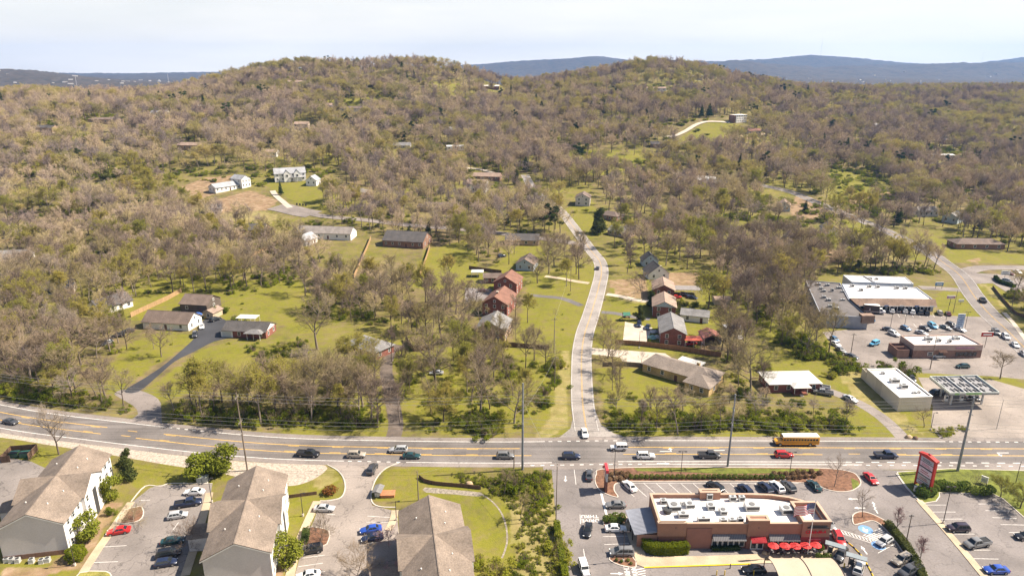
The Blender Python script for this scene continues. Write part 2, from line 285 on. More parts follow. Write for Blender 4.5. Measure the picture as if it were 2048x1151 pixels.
# ------------------------------------------------------------------ mesh helpers
class MB:
    def __init__(s): s.v = []; s.f = []; s.m = []; s.cm = 0
    def add(s, vs, fs):
        k = len(s.v); s.v += [tuple(p) for p in vs]; s.f += [tuple(i+k for i in f) for f in fs]; s.m += [s.cm]*len(fs); return s
    def box(s, x0, x1, y0, y1, z0, z1):
        return s.add([(x0,y0,z0),(x1,y0,z0),(x1,y1,z0),(x0,y1,z0),(x0,y0,z1),(x1,y0,z1),(x1,y1,z1),(x0,y1,z1)], [(3,2,1,0),(4,5,6,7),(0,1,5,4),(1,2,6,5),(2,3,7,6),(3,0,4,7)])
    def quad(s, *p): return s.add(p, [tuple(range(len(p)))])
    def tube(s, p0, p1, r0, r1=None, n=6, cap=True):
        r1 = r0 if r1 is None else r1; p0 = Vector(p0); p1 = Vector(p1); d = (p1-p0).normalized()
        a = d.orthogonal().normalized(); b = d.cross(a); vs = []
        for p, r in ((p0, r0), (p1, r1)):
            for i in range(n):
                t = 2*pi*i/n; vs.append(p+a*cos(t)*r+b*sin(t)*r)
        fs = [(i, (i+1)%n, n+(i+1)%n, n+i) for i in range(n)]
        if cap: fs += [tuple(range(n-1,-1,-1)), tuple(range(n, 2*n))]
        return s.add(vs, fs)
    def prism(s, poly, y0, y1):
        """polygon in XZ extruded along Y"""
        n = len(poly); vs = [(x, y0, z) for x, z in poly]+[(x, y1, z) for x, z in poly]
        return s.add(vs, [tuple(range(n)), tuple(range(2*n-1, n-1, -1))]+[((i+1)%n, i, n+i, n+(i+1)%n) for i in range(n)])
    def slab(s, poly, z0, z1):
        """polygon in XY extruded along Z"""
        n = len(poly); vs = [(x, y, z0) for x, y in poly]+[(x, y, z1) for x, y in poly]
        return s.add(vs, [tuple(range(n-1,-1,-1)), tuple(range(n, 2*n))]+[(i, (i+1)%n, n+(i+1)%n, n+i) for i in range(n)])
    def dome(s, c, rx, ry, rz, n=10, m=5, seed=0, j=.08, low=-.3):
        rr = random.Random(seed); vs = []; fs = []
        for k in range(m):
            ph = low*pi/2+(pi/2-low*pi/2)*k/m
            for i in range(n):
                t = 2*pi*i/n; q = 1+rr.uniform(-j, j); vs.append((c[0]+rx*cos(ph)*cos(t)*q, c[1]+ry*cos(ph)*sin(t)*q, c[2]+rz*sin(ph)*q))
        vs.append((c[0], c[1], c[2]+rz)); top = len(vs)-1
        for k in range(m-1):
            for i in range(n): fs.append((k*n+i, k*n+(i+1)%n, (k+1)*n+(i+1)%n, (k+1)*n+i))
        for i in range(n): fs.append(((m-1)*n+i, (m-1)*n+(i+1)%n, top))
        fs.append(tuple(range(n-1,-1,-1)))
        return s.add(vs, fs)
    def mesh(s, name, mats, smooth=False):
        me = bpy.data.meshes.new(name); me.from_pydata(s.v, [], s.f)
        for m in (mats if isinstance(mats, (list, tuple)) else [mats]): me.materials.append(m)
        if any(s.m): me.polygons.foreach_set('material_index', s.m)
        if smooth: me.polygons.foreach_set('use_smooth', [True]*len(me.polygons))
        me.update(); return me
    def build(s, name, mats, parent=None, loc=(0,0,0), rz=0, smooth=False): return ob(name, s.mesh(name, mats, smooth), parent, loc, rz)
def ob(name, me, parent=None, loc=(0,0,0), rz=0, rot=None, sc_=None):
    o = bpy.data.objects.new(name, me); COL.objects.link(o); o.location = loc
    o.rotation_euler = rot if rot else (0, 0, rz)
    if sc_: o.scale = sc_ if isinstance(sc_, (tuple, list)) else (sc_,)*3
    if parent: o.parent = parent
    return o
def tag(o, label=None, cat=None, group=None, kind=None):
    for k, v in (('label', label), ('category', cat), ('group', group), ('kind', kind)):
        if v: o[k] = v
    return o
def thing(name, label, cat, loc=(0,0,0), rz=0, group=None): return tag(ob(name, None, None, loc, rz), label, cat, group)
def structure(o, label=None): return tag(o, label, None, None, 'structure')
def cr(pts, n=6, closed=False):
    """Catmull-Rom through points"""
    P_ = [Vector(p) for p in pts]; out = []; N = len(P_)
    rng = range(N) if closed else range(N-1)
    for i in rng:
        g = (lambda k: P_[k % N]) if closed else (lambda k: P_[max(0, min(N-1, k))])
        p0, p1, p2, p3 = g(i-1), g(i), g(i+1), g(i+2)
        for k in range(n):
            t = k/n; out.append(.5*((2*p1)+(p2-p0)*t+(2*p0-5*p1+4*p2-p3)*t*t+(3*p1-p0-3*p2+p3)*t**3))
    if not closed: out.append(P_[-1])
    return out
def gpts(px): return [G(*p) for p in px]
def offs(line, d):
    """shift a ground polyline sideways (left of travel is positive)"""
    out = []
    for i, p in enumerate(line):
        a = line[max(0, i-1)]; b = line[min(len(line)-1, i+1)]; t = Vector((b.x-a.x, b.y-a.y)).normalized()
        out.append(Vector((p.x-t.y*d, p.y+t.x*d, p.z)))
    return out
def drape(p, dz): return (p.x, p.y, gz(p.x, p.y)+dz if p.y > 300 else dz)
def ribbon(line, d0, d1, dz, mb=None):
    mb = mb or MB(); A = offs(line, d0); B = offs(line, d1); vs = []
    for a, b in zip(A, B): vs += [drape(a, dz), drape(b, dz)]
    return mb.add(vs, [(2*i, 2*i+2, 2*i+3, 2*i+1) if d1 > d0 else (2*i+1, 2*i+3, 2*i+2, 2*i) for i in range(len(line)-1)])
def resample(line, step):
    out = [line[0]]; acc = 0
    for a, b in zip(line, line[1:]):
        L = (b-a).length
        if L < 1e-6: continue
        t = step-acc
        while t <= L: out.append(a+(b-a)*(t/L)); t += step
        acc = L-(t-step)
    out.append(line[-1]); return out
def dashes(line, d0, d1, dz, on, off, mb=None):
    mb = mb or MB(); L = resample(line, .5); per = int((on+off)/.5); k = int(on/.5)
    for i in range(0, len(L)-k, per): ribbon(L[i:i+k+1], d0, d1, dz, mb)
    return mb
def poly_sheet(px, z, closed_smooth=0):
    pts = gpts(px)
    if closed_smooth: pts = cr(pts, closed_smooth, True)
    return [(p.x, p.y) for p in pts]
def sheet(name, poly, z, m):
    a = sum(poly[i][0]*poly[(i+1)%len(poly)][1]-poly[(i+1)%len(poly)][0]*poly[i][1] for i in range(len(poly)))
    if a < 0: poly = poly[::-1]
    return MB().quad(*[(x, y, z) for x, y in poly]).build(name, m)
def kerb(poly, w=.18, h=.14, closed=True, z=0.0):
    P_ = [Vector((x, y, 0)) for x, y in poly]
    if closed: P_ = P_+[P_[0], P_[1]]
    A = offs(P_, w/2); B = offs(P_, -w/2)
    if closed: A = A[:-1]; B = B[:-1]
    vs = []; fs = []
    for a, b in zip(A, B): vs += [(a.x, a.y, z), (a.x, a.y, z+h), (b.x, b.y, z+h), (b.x, b.y, z)]
    for i in range(len(A)-1):
        k = 4*i
        for j in range(3): fs.append((k+j, k+4+j, k+5+j, k+1+j))
    return MB().add(vs, fs)
def inpoly(x, y, poly):
    c = False; n = len(poly); j = n-1
    for i in range(n):
        xi, yi = poly[i]; xj, yj = poly[j]
        if (yi > y) != (yj > y) and x < (xj-xi)*(y-yi)/(yj-yi)+xi: c = not c
        j = i
    return c
def inpoly_np(X, Y, poly):
    c = np.zeros(len(X), bool); n = len(poly); j = n-1
    for i in range(n):
        xi, yi = poly[i]; xj, yj = poly[j]
        if yi != yj: c ^= ((yi > Y) != (yj > Y)) & (X < (xj-xi)*(Y-yi)/(yj-yi)+xi)
        j = i
    return c
KEEP = []          # (x, y, r) where no wild plant may stand
KEEPLINE = []      # (polyline, half width)
KEEPPOLY = []      # paved polygons in world XY
# ------------------------------------------------------------------ ground sheet
LAWN = [  # photograph outlines of mown or bright grass
 [(225,800),(300,735),(380,690),(385,670),(330,660),(250,690),(200,760)], [(275,790),(400,700),(470,680),(580,690),(600,740),(470,760),(330,800)],
 [(430,620),(470,590),(560,565),(660,590),(690,640),(600,670),(545,640),(450,640)], [(180,560),(250,540),(480,560),(600,560),(640,600),(430,600),(330,640),(250,640)],
 [(815,570),(850,500),(930,480),(960,520),(940,560),(880,590)], [(1020,700),(1050,600),(1060,560),(1195,520),(1190,590),(1150,700)],
 [(1190,735),(1300,735),(1440,790),(1410,850),(1220,850)], [(1480,620),(1570,640),(1690,740),(1800,800),(1880,890),(1700,890),(1690,790),(1500,750)],
 [(1200,620),(1230,560),(1320,540),(1320,640),(1210,660)], [(1185,660),(1440,690),(1440,715),(1185,700)], [(1640,470),(1700,430),(1860,520),(1800,520),(1640,500)],
 [(1860,470),(1960,500),(2100,515),(2100,528),(1900,525)], [(1870,590),(1930,560),(2010,640),(1880,640)], [(1930,570),(1990,560),(2060,650),(2010,620)],
 [(1840,740),(2000,748),(2100,780),(2100,795),(1840,762)], [(1120,420),(1180,400),(1220,460),(1180,480)], [(550,350),(680,370),(690,430),(600,410),(530,370)],
 [(1320,300),(1420,240),(1480,250),(1420,300)], [(1400,545),(1490,540),(1500,640),(1400,640)], [(760,760),(780,870),(600,880),(640,760)], [(900,420),(1060,380),(1090,420),(960,450)],
 [(940,560),(1030,500),(1100,500),(1050,560),(960,600)], [(0,905),(90,890),(140,930),(60,930),(0,925)], [(260,925),(500,920),(480,960),(260,975)], [(560,980),(690,930),(690,1000),(560,1010)],
 [(750,1005),(770,935),(900,932),(1020,1000),(1040,1160),(900,1160),(860,1000)], [(1050,700),(1140,700),(1140,860),(1090,880),(1050,830)], [(1120,300),(1300,300),(1330,350),(1150,350)],
 [(1640,330),(1760,350),(1800,430),(1660,400)], [(860,160),(930,170),(930,190),(870,190)], [(960,170),(1010,175),(1005,190),(960,190)], [(650,200),(790,190),(800,215),(660,215)],
 [(790,690),(1050,700),(1050,860),(960,880),(800,850)], [(560,1010),(700,1000),(590,1160),(440,1160)], [(1000,480),(1110,470),(1110,520),(1010,520)], [(1270,600),(1440,620),(1440,690),(1280,690)],
 [(440,990),(560,1000),(560,1040),(440,1040)], [(0,1120),(230,1130),(230,1160),(0,1160)], [(120,1060),(200,1020),(160,1140),(100,1110)], [(1195,870),(1870,885),(1870,870),(1190,850)], [(560,870),(780,875),(770,850),(560,850)]]
SOIL = [[(335,385),(410,355),(470,350),(460,375),(400,400)], [(430,400),(500,380),(560,400),(540,420),(440,425)], [(1215,560),(1290,555),(1300,600),(1230,590)], [(1390,670),(1440,665),(1445,700),(1400,700)],
 [(1570,410),(1600,385),(1650,405),(1640,440),(1590,440)], [(1690,400),(1800,380),(1780,410),(1700,420)], [(1320,545),(1420,545),(1400,580),(1330,580)], [(1930,520),(1960,515),(1960,530)], [(0,1130),(150,1130),(110,1151),(0,1160)],
 [(1600,500),(1700,500),(1720,520),(1620,530)], [(440,1050),(470,1030),(560,1100),(590,1200),(440,1200)], [(190,1010),(250,1000),(210,1060),(170,1140),(100,1130)], [(1480,265),(1520,262),(1515,278),(1470,280)]]
STRAW = [[(1090,880),(1140,850),(1140,700),(1120,700),(1100,830),(1060,880)], [(1640,680),(1740,760),(1850,870),(1790,860),(1700,790)], [(300,440),(480,410),(560,430),(520,470),(380,470)], [(1950,560),(2000,580),(2040,640),(2030,640)],
 [(1090,960),(1120,960),(1140,1160),(1100,1160)],[(1000,950),(1100,945),(1120,1160),(1030,1160),(1020,1040)], [(580,930),(660,925),(680,960),(640,980)], [(1650,440),(1760,480),(1830,525),(1780,520),(1680,470)], [(1230,600),(1300,590),(1300,610)], [(700,990),(760,1010),(740,1060)]]
ys = np.concatenate([np.arange(-150, 100, 10.0), np.arange(100, 440, 1.15), 440+np.cumsum(np.linspace(1.6, 6.5, 290)), 0*np.zeros(0)])
ys = np.concatenate([ys, ys[-1]+np.cumsum(np.geomspace(8, 118, 190))]); ys = ys[ys < 9700]
NU = 431; us = np.linspace(-1, 1, NU); YY = np.repeat(ys, NU); XX = (us[None, :]*(140+0.96*np.maximum(ys, 0))[:, None]).ravel()
ZZ = land(XX, YY)
rough = (vnoise(XX/14, YY/14, 21)*9+vnoise(XX/5, YY/5, 22)*3)*sstep(1650, 2100, YY)
ZZ = ZZ+rough
gme = bpy.data.meshes.new('ground'); nr = len(ys)
idx = np.arange(nr*NU).reshape(nr, NU); F_ = np.stack([idx[:-1,:-1], idx[:-1,1:], idx[1:,1:], idx[1:,:-1]], -1).reshape(-1, 4)
gme.vertices.add(nr*NU); gme.vertices.foreach_set('co', np.stack([XX, YY, ZZ], -1).ravel())
gme.loops.add(F_.size); gme.loops.foreach_set('vertex_index', F_.ravel()); gme.polygons.add(len(F_)); gme.polygons.foreach_set('loop_start', np.arange(0, F_.size, 4)); gme.update()
gme.polygons.foreach_set('use_smooth', np.ones(len(F_), bool))
zc = YY*CP-(ZZ-CAM_H)*SP; ok = zc > 20
PXX = np.where(ok, 1024+FPX*XX/np.maximum(zc, 1), -9999); PYY = np.where(ok, 575.5+FPX*(-(YY*SP+(ZZ-CAM_H)*CP))/np.maximum(zc, 1), -9999)
zone = np.zeros((nr*NU, 4), np.float32); zone[:, 3] = 1
zone[:, 0] = .32+.30*vnoise(XX/40, YY/40, 31)
for P_ in LAWN: zone[inpoly_np(PXX, PYY, P_), 0] = .67
for P_ in SOIL: zone[inpoly_np(PXX, PYY, P_), 1] = .66
for P_ in STRAW: zone[inpoly_np(PXX, PYY, P_), 2] = .55
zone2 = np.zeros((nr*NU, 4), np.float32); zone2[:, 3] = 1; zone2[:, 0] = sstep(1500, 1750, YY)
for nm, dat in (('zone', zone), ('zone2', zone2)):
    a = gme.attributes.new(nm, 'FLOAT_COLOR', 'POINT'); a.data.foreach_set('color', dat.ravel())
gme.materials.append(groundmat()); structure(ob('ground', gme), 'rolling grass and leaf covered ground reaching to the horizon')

# ------------------------------------------------------------------ highway
HW = cr([Vector(p+(0,)) for p in [(-330,255),(-260,222),(-200,196),(-148.5,177.4),(-112.6,168.8),(-68.3,160.6),(-33.7,158.4),(0,157.8),(33.8,158.5),(102,158.1),(134.5,157.7),(220,157),(330,156)]], 8)
hw_e = [p for p in HW if p.x > -60]; hw_w = [p for p in HW if p.x <= -55]
hw = structure(ribbon(HW, -6.6, 6.6, .030).build('highway', asphaltmat('highway_asphalt', (.168,.148,.136), .2, .28)), 'three lane highway with yellow turn lane lines')
sh = MB(); ribbon(HW, 5.5, 7.3, .034, sh); ribbon([p for p in HW if p.x < 8], -7.2, -5.5, .034, sh); ribbon([p for p in HW if p.x > 4], -8.6, -5.5, .034, sh); sh.build('paved_shoulder', M_ASPHL, hw)
def near(line, x0, x1): return [p for p in line if x0 <= p.x <= x1]
FINE = resample(HW, 1.0)
el = MB()
for x0, x1 in ((-330,-98),(-84,10),(36,118),(150,330)): ribbon(near(FINE, x0, x1), 5.05, 5.30, .042, el)
for x0, x1 in ((-330,-42),(-27,11),(27,88),(330,331)): 
    if len(near(FINE, x0, x1)) > 1: ribbon(near(FINE, x0, x1), -5.35, -5.10, .042, el)
ribbon(near(FINE, 34, 90), -6.55, -6.35, .042, el)
el.build('white_edge_line', M_WHITE, hw)
dm = MB()
dashes(near(FINE, -98, -84), 5.0, 5.3, .042, 1, 1.5, dm); dashes(near(FINE, 10, 36), 5.0, 5.3, .042, 1, 1.5, dm); dashes(near(FINE, 118, 150), 5.0, 5.3, .042, 1, 1.5, dm)
dashes(near(FINE, -42, -27), -5.4, -5.1, .042, 1, 1.5, dm); dashes(near(FINE, 2, 34), -6.6, -6.3, .042, 1, 1.5, dm); dashes(near(FINE, 88, 200), -5.4, -5.1, .042, 2, 2, dm); dashes(near(FINE, 84, 200), -6.8, -6.5, .042, 1, 2, dm)
dm.build('white_dashed_line', M_WHITE, hw)
yl = MB()
for x0, x1 in ((-330,-114),(-97,3),(29,330)): ribbon(near(FINE, x0, x1), 1.62, 1.86, .042, yl)
for x0, x1 in ((-330,-113),(-103,6),(29,82),(100,330)): ribbon(near(FINE, x0, x1), -1.86, -1.62, .042, yl)
yl.build('yellow_lane_line', M_YEL, hw)
yd = MB()
for x0, x1 in ((-330,-90),(-60,0),(40,330)): dashes(near(FINE, x0, x1), 1.22, 1.42, .042, 3, 9, yd); dashes(near(FINE, x0, x1), -1.42, -1.22, .042, 3, 9, yd)
yd.build('yellow_dashed_line', M_YEL, hw)
def arrow(px, py, dx, dy, L=3.2, w=1.0, turn=0, z=.046, parent=None, name='painted_arrow'):
    p = G(px, py); a = heading(px, py, dx, dy); m = MB()
    m.quad((-L/2,-.14,0),(L*.12,-.14,0),(L*.12,.14,0),(-L/2,.14,0))
    if turn: m.quad((L*.12,-.14,0),(L*.12+.28,-.14,0),(L*.12+.28,.9*turn,0),(L*.12,.9*turn,0)) if turn > 0 else m.quad((L*.12,.9*turn,0),(L*.12+.28,.9*turn,0),(L*.12+.28,.14,0),(L*.12,.14,0)); m.add([(L*.12-.5,.9*turn,0),(L*.12+.78,.9*turn,0),(L*.12+.14,1.7*turn,0)], [(0,1,2) if turn > 0 else (0,2,1)])
    else: m.add([(L*.12,-w/2,0),(L/2,0,0),(L*.12,w/2,0)], [(0,1,2)])
    o = m.build(name, M_WHITE, None, (p.x, p.y, z), a)
    if parent: o.parent = parent
    return o
arrow(1337, 902, 5, 0, 4.6, 1.2, 1, parent=hw); arrow(1432, 900, -5, 0, 4.6, 1.2, 1, parent=hw); arrow(1327, 926, 5, 0, 3.4, .9, parent=hw); arrow(2000, 905, -5, 0, 4.6, 1.2, 1, parent=hw)
KEEPLINE.append((HW, 10.5))

# ------------------------------------------------------------------ minor roads
def road(name, px, w, m, label, dz=.05, lines=True, edge=True):
    line = resample(cr(gpts(px), 8), 2.5); r = structure(ribbon(line, -w/2, w/2, dz).build(name, m), label); KEEPLINE.append((line, w/2+2.2))
    if lines: 
        k = MB(); ribbon(line, .08, .17, dz+.03, k); ribbon(line, -.17, -.08, dz+.03, k); k.build('yellow_centre_line', M_YEL, r)
    if edge:
        k = MB(); ribbon(line, w/2-.32, w/2-.22, dz+.03, k); ribbon(line, -w/2+.22, -w/2+.32, dz+.03, k); k.build('white_edge_line', M_WHITE, r)
    return r
SIDE = [(1174,862),(1170,840),(1165,800),(1163,740),(1164,700),(1170,665),(1180,635),(1189,605),(1197,575),(1203,545),(1199,522),(1183,502),(1163,475),(1142,447),(1118,418),(1092,398),(1066,377),(1050,350)]
road('side_road', SIDE, 7.0, asphaltmat('side_road_asphalt', (.295,.262,.236), .3), 'pale side road curving uphill between the houses', .07)
structure(sheet('road_junction', poly_sheet([(1085,883),(1120,873),(1141,856),(1148,825),(1190,820),(1202,848),(1228,866),(1285,880),(1285,886),(1085,886)], 0), .020, asphaltmat('side_road_asphalt', (.295,.262,.236))), 'flared mouth of the side road at the highway')
KEEPPOLY.append(poly_sheet([(1085,883),(1120,873),(1141,856),(1148,825),(1190,820),(1202,848),(1228,866),(1285,880),(1285,886),(1085,886)], 0))
road('valley_road', [(2140,770),(2060,705),(2014,660),(1977,626),(1947,590),(1920,551),(1888,526),(1850,500),(1780,465),(1700,432),(1640,408),(1585,385),(1530,372),(1500,368)], 8.6, asphaltmat('valley_road_asphalt', (.205,.18,.165), .3), 'two lane road climbing past the shopping centre', .07)
road('cross_street', [(1925,545),(1960,536),(2010,535),(2150,537)], 8, M_RETAIL, 'short street branching off beside the small parking lot', .06, False, False)
road('subdivision_street', [(560,418),(600,423),(650,433),(737,441),(812,450),(887,456),(960,462),(1040,472),(1120,482),(1165,490)], 7, M_RETAIL, 'pinkish residential street ending in a turning circle', .25, False, False)
road('turning_circle', [(552,413),(572,417),(600,424),(628,429)], 17, M_RETAIL, 'wide pinkish turning circle at the end of the street', .24, False, False)
road('hill_driveway', [(545,382),(552,392),(566,404),(580,416)], 4, M_CONC, 'pale concrete driveway of the grey roofed farmhouse', .32, False, False)
road('hilltop_drive', [(1330,274),(1350,272),(1372,262),(1392,250),(1412,244),(1440,244),(1460,246)], 5, M_CONC, 'pale winding drive up to the white hillside house', .5, False, False)
road('estate_drive', [(1470,275),(1500,271),(1530,268)], 5, M_CONCY, 'tan drive on the wooded slope under the white house', .5, False, False)
road('slope_drive', [(915,330),(935,337),(965,340),(1000,352)], 5, M_CONC, 'pale drive on the slope behind the garage house', .4, False, False)
road('lane', [(786,876),(792,850),(787,815),(780,780),(772,740),(780,705),(800,690)], 4.2, mat('dirt_lane', (.135,.105,.084), .95, var=.3, scale=.4, bump=.4), 'brown dirt lane running up through the trees', .02, False, False)
road('house_drive', [(1163,611),(1130,598),(1108,594),(1080,592),(1060,589)], 3.4, M_ASPHD, 'dark driveway of the red brick house', .026, False, False)
road('lawn_drive', [(1178,566),(1150,562),(1120,556),(1090,552)], 3.2, M_CONCY, 'faint driveway crossing the lawn', .03, False, False)
road('east_drive', [(1203,624),(1230,626),(1265,633),(1300,638)], 3.4, M_ASPHD, 'short dark driveway opposite the lawns', .026, False, False)
road('dirt_drive', [(1213,588),(1240,592),(1275,600),(1300,602)], 3.6, M_CONC, 'worn pale driveway before the brown roofed house', .024, False, False)
road('ranch_lane', [(1655,780),(1700,797),(1735,815),(1765,835),(1790,858),(1812,882)], 4.0, M_ASPHL, 'narrow lane from the metal roofed house to the highway', .024, False, False)
road('service_drive', [(1840,575),(1880,577),(1925,580)], 6, M_RETAIL, 'service drive behind the shopping strip', .06, False, False)

# ------------------------------------------------------------------ paved areas
def pave(name, px, z, m, label, sm=0, keep=True):
    poly = poly_sheet(px, z, sm); o = structure(sheet(name, poly, z, m), label)
    if keep: KEEPPOLY.append(poly)
    return o
drive = pave('driveway', [(248,781),(276,783),(315,752),(350,722),(390,702),(430,682),(470,673),(462,662),(448,652),(452,640),(425,634),(405,642),(398,655),(388,676),(372,692),(330,728),(290,755)], .022, M_NEW, 'fresh black asphalt driveway of the brick ranch house', 3)
pave('driveway_apron', [(228,788),(248,778),(278,780),(306,790),(322,806),(324,845),(345,868),(262,846),(276,828),(266,810)], .014, M_ASPHL, 'worn pale apron where the black driveway meets the highway', 2)
pave('parking_pad', [(1250,643),(1305,655),(1290,690),(1245,687)], .022, M_CONC, 'square concrete parking pad beside the grey roofed brick house')
pave('ranch_driveway', [(1182,695),(1250,700),(1330,706),(1345,716),(1302,727),(1247,729),(1240,714),(1182,708)], .022, M_CONC, 'white concrete driveway of the yellow brick ranch')
pave('house_court', [(930,575),(985,578),(975,600),(930,605)], .02, M_ASPH, 'asphalt yard behind the red brick house')
lot = pave('restaurant_parking_lot', [(1103,932),(1200,931),(1700,936),(1800,940),(2350,950),(2350,1290),(1150,1290),(1128,1160),(1112,1040)], .020, asphaltmat('restaurant_asphalt', (.200,.175,.163), .3), 'asphalt parking lot around the restaurant and plaza entrance')
rlot = pave('retail_parking_lot', [(1645,664),(1700,658),(1728,645),(1735,600),(1865,630),(1985,634),(2030,680),(2120,765),(1985,752),(1855,746),(1720,737),(1690,720),(1665,690)], .016, M_RETAIL, 'brownish parking lot in front of the shopping strip')
glot = pave('filling_station_forecourt', [(1836,754),(1985,759),(2045,776),(2450,850),(2450,880),(1880,876),(1862,850),(1866,812)], .018, asphaltmat('forecourt_concrete', (.28,.235,.20), .25), 'pale forecourt of the filling station')
slot = pave('small_parking_lot', [(1935,545),(1990,548),(2120,560),(2120,600),(2010,582),(1985,566),(1945,568)], .05, M_RETAIL, 'small lot by the valley road with three parked cars')
alot = pave('apartment_parking_lot', [(258,1008),(300,975),(320,969),(425,967),(417,1010),(385,1085),(345,1200),(125,1200),(165,1140),(222,1056)], .020, asphaltmat('apartment_asphalt', (.225,.195,.175), .5), 'cracked parking lot between the two left apartment blocks')
blot = pave('apartment_entrance_drive', [(640,926),(665,932),(683,950),(690,972),(684,994),(640,1001),(628,1040),(606,1085),(570,1230),(805,1230),(802,1100),(793,1022),(744,1010),(742,985),(752,955),(772,936),(800,924)], .020, asphaltmat('pale_drive_concrete', (.275,.232,.20), .45), 'pale entrance drive of the apartments off the highway')
clot = pave('far_apartment_lot', [(-80,925),(20,915),(62,922),(105,942),(80,975),(40,1015),(-80,1015)], .020, asphaltmat('apartment_asphalt', (.225,.195,.175)), 'parking lot beside the dumpster enclosure')
pave('gravel_verge', [(-120,855),(0,862),(120,876),(240,895),(360,910),(470,921),(560,926),(650,930),(640,950),(600,968),(560,970),(500,960),(440,945),(330,928),(200,905),(90,888),(0,874),(-120,868)], .010, M_GRAVEL, 'pale stony verge along the highway', 3)
pave('stone_bed', [(850,974),(900,978),(962,984),(958,992),(900,987),(852,984)], .012, mat('dull_stones', (.27,.23,.18), .95, var=.4, scale=1.5, scale2=5, bump=.6, bscale=5), 'stony bed below the black retaining wall', 2)
road('stone_swale', [(958,985),(980,998),(1000,1020),(1012,1050),(1014,1085),(1004,1115)], 0.4, mat('dull_stones', (.27,.23,.18), .95, var=.4, scale=1.5, scale2=5, bump=.6, bscale=5), 'curved line of pale stones on the grassy bank', .014, False, False)
# walks
def strip(name, px, w, m, label, h=.13, z=0.0, sm=4):
    line = resample(cr(gpts(px), sm) if sm else gpts(px), 1.5); A = offs(line, w/2); B = offs(line, -w/2); v = []; f = []
    for a, b in zip(A, B): v += [(b.x,b.y,z),(b.x,b.y,z+h),(a.x,a.y,z+h),(a.x,a.y,z)]
    for i in range(len(line)-1):
        for j in range(3): f.append((4*i+j, 4*i+j+1, 4*i+j+5, 4*i+j+4))
    KEEPLINE.append((line, w/2+.6)); o = MB().add(v, f).build(name, m); return structure(o, label)
strip('apartment_walk', [(262,1004),(245,1028),(222,1062),(195,1100),(166,1145)], 1.7, M_CONCY, 'tan concrete walk along the white apartment front')
strip('second_apartment_walk', [(419,985),(410,1020),(390,1090),(370,1151)], 1.7, M_CONCY, 'walk on the far side of the apartment lot')
strip('third_apartment_walk', [(634,1002),(612,1050),(592,1100),(578,1160)], 1.8, M_CONCY, 'walk beside the middle apartment block')
strip('fourth_apartment_walk', [(790,1020),(786,1040),(776,1060)], 1.6, M_CONCY, 'short walk at the third apartment block')
strip('plaza_divider_walk', [(1838,1000),(1862,1027),(1890,1058),(1930,1105),(1975,1160),(2015,1210)], 1.5, M_CONCY, 'long tan kerb walk dividing the plaza drive from its lot', sm=3)
strip('roadside_walk', [(2008,625),(2030,650),(2060,690),(2110,745)], 1.6, M_CONC, 'pale footpath beside the valley road')
fw = pave('restaurant_walk', [(1246,1046),(1262,1040),(1268,1050),(1285,1092),(1292,1112),(1400,1112),(1500,1108),(1660,1106),(1672,1090),(1690,1100),(1672,1122),(1500,1127),(1380,1131),(1288,1134),(1274,1129),(1262,1090)], .14, M_CONCY, 'tan walk along the restaurant front')
ky = MB()
for a, b in (((1288,1134.5),(1380,1131.5)), ((1380,1131.5),(1500,1127.5))):
    q = resample(gpts([a, b]), 3); ribbon(q, -.16, .16, .16, ky); ribbon(q, -.17, -.16, .02, ky)
ky.build('yellow_kerb_paint', M_YELB, fw)
def island(name, px, label, top=M_MULCH, sm=4, h=.14):
    poly = poly_sheet(px, 0, sm); k = structure(kerb(poly, .22, h).build(name, M_KERB), label)
    a = sum(poly[i][0]*poly[(i+1)%len(poly)][1]-poly[(i+1)%len(poly)][0]*poly[i][1] for i in range(len(poly)))
    if a < 0: poly = poly[::-1]
    MB().quad(*[(x, y, h-.02) for x, y in poly]).build('planted_bed', top, k); return k
M_TURF = mat('island_turf', (.135,.148,.022), .95, var=.4, scale=.5, scale2=6, bump=.4, bscale=5); M_TURFY = mat('dry_island_turf', (.25,.22,.055), .95, var=.35, scale=.4, scale2=5, bump=.4, bscale=5)
isl = island('mulch_strip', [(1203,938),(1193,948),(1190,960),(1195,974),(1206,984),(1222,991),(1236,993),(1228,978),(1240,964),(1320,962.5),(1480,962),(1580,964),(1630,968),(1652,978),(1680,983),(1705,980),(1721,968),(1717,955),(1700,943),(1640,936),(1450,934.5),(1300,934)], 'long mulched island between the highway and the restaurant')
sheet('turf_strip', poly_sheet([(1268,936),(1420,935.5),(1640,938),(1635,942),(1560,946),(1450,948),(1350,943),(1275,942)], 0), .135, M_TURF).parent = isl
sheet('turf_patch', poly_sheet([(1702,956),(1716,962),(1719,970),(1706,980),(1704,970)], 0), .135, M_TURF).parent = isl
island('drive_island', [(1705,1034),(1709,1027),(1722,1023),(1742,1027),(1772,1042),(1796,1062),(1822,1093),(1848,1135),(1868,1180),(1846,1180),(1826,1140),(1798,1092),(1768,1055),(1746,1041),(1722,1046),(1708,1048)], 'mulched island with a hedge beside the plaza drive')
island('kerb_island', [(1219,1114),(1264,1112),(1272,1133),(1250,1132),(1228,1125)], 'small mulched island by the parked minivan', sm=2)
island('shrub_island', [(1206,1042),(1214,1031),(1250,1029),(1251,1046),(1214,1052)], 'small planted island by the white saloon', sm=2)
island('pylon_lawn', [(1794,944),(1800,955),(1813,973),(1836,998),(1848,1006),(1872,1002),(1879,992),(1878,985),(1985,987),(2006,997),(2050,1036),(2110,1090),(2350,1090),(2350,938),(2100,938),(2048,941),(1900,937)], 'grass plot carrying the red plaza sign', M_TURF, 0)
island('apartment_island', [(273,1014),(282,1012),(287,1022),(284,1035),(268,1044),(232,1045),(250,1020)], 'planted nose island in the left apartment lot', sm=2)
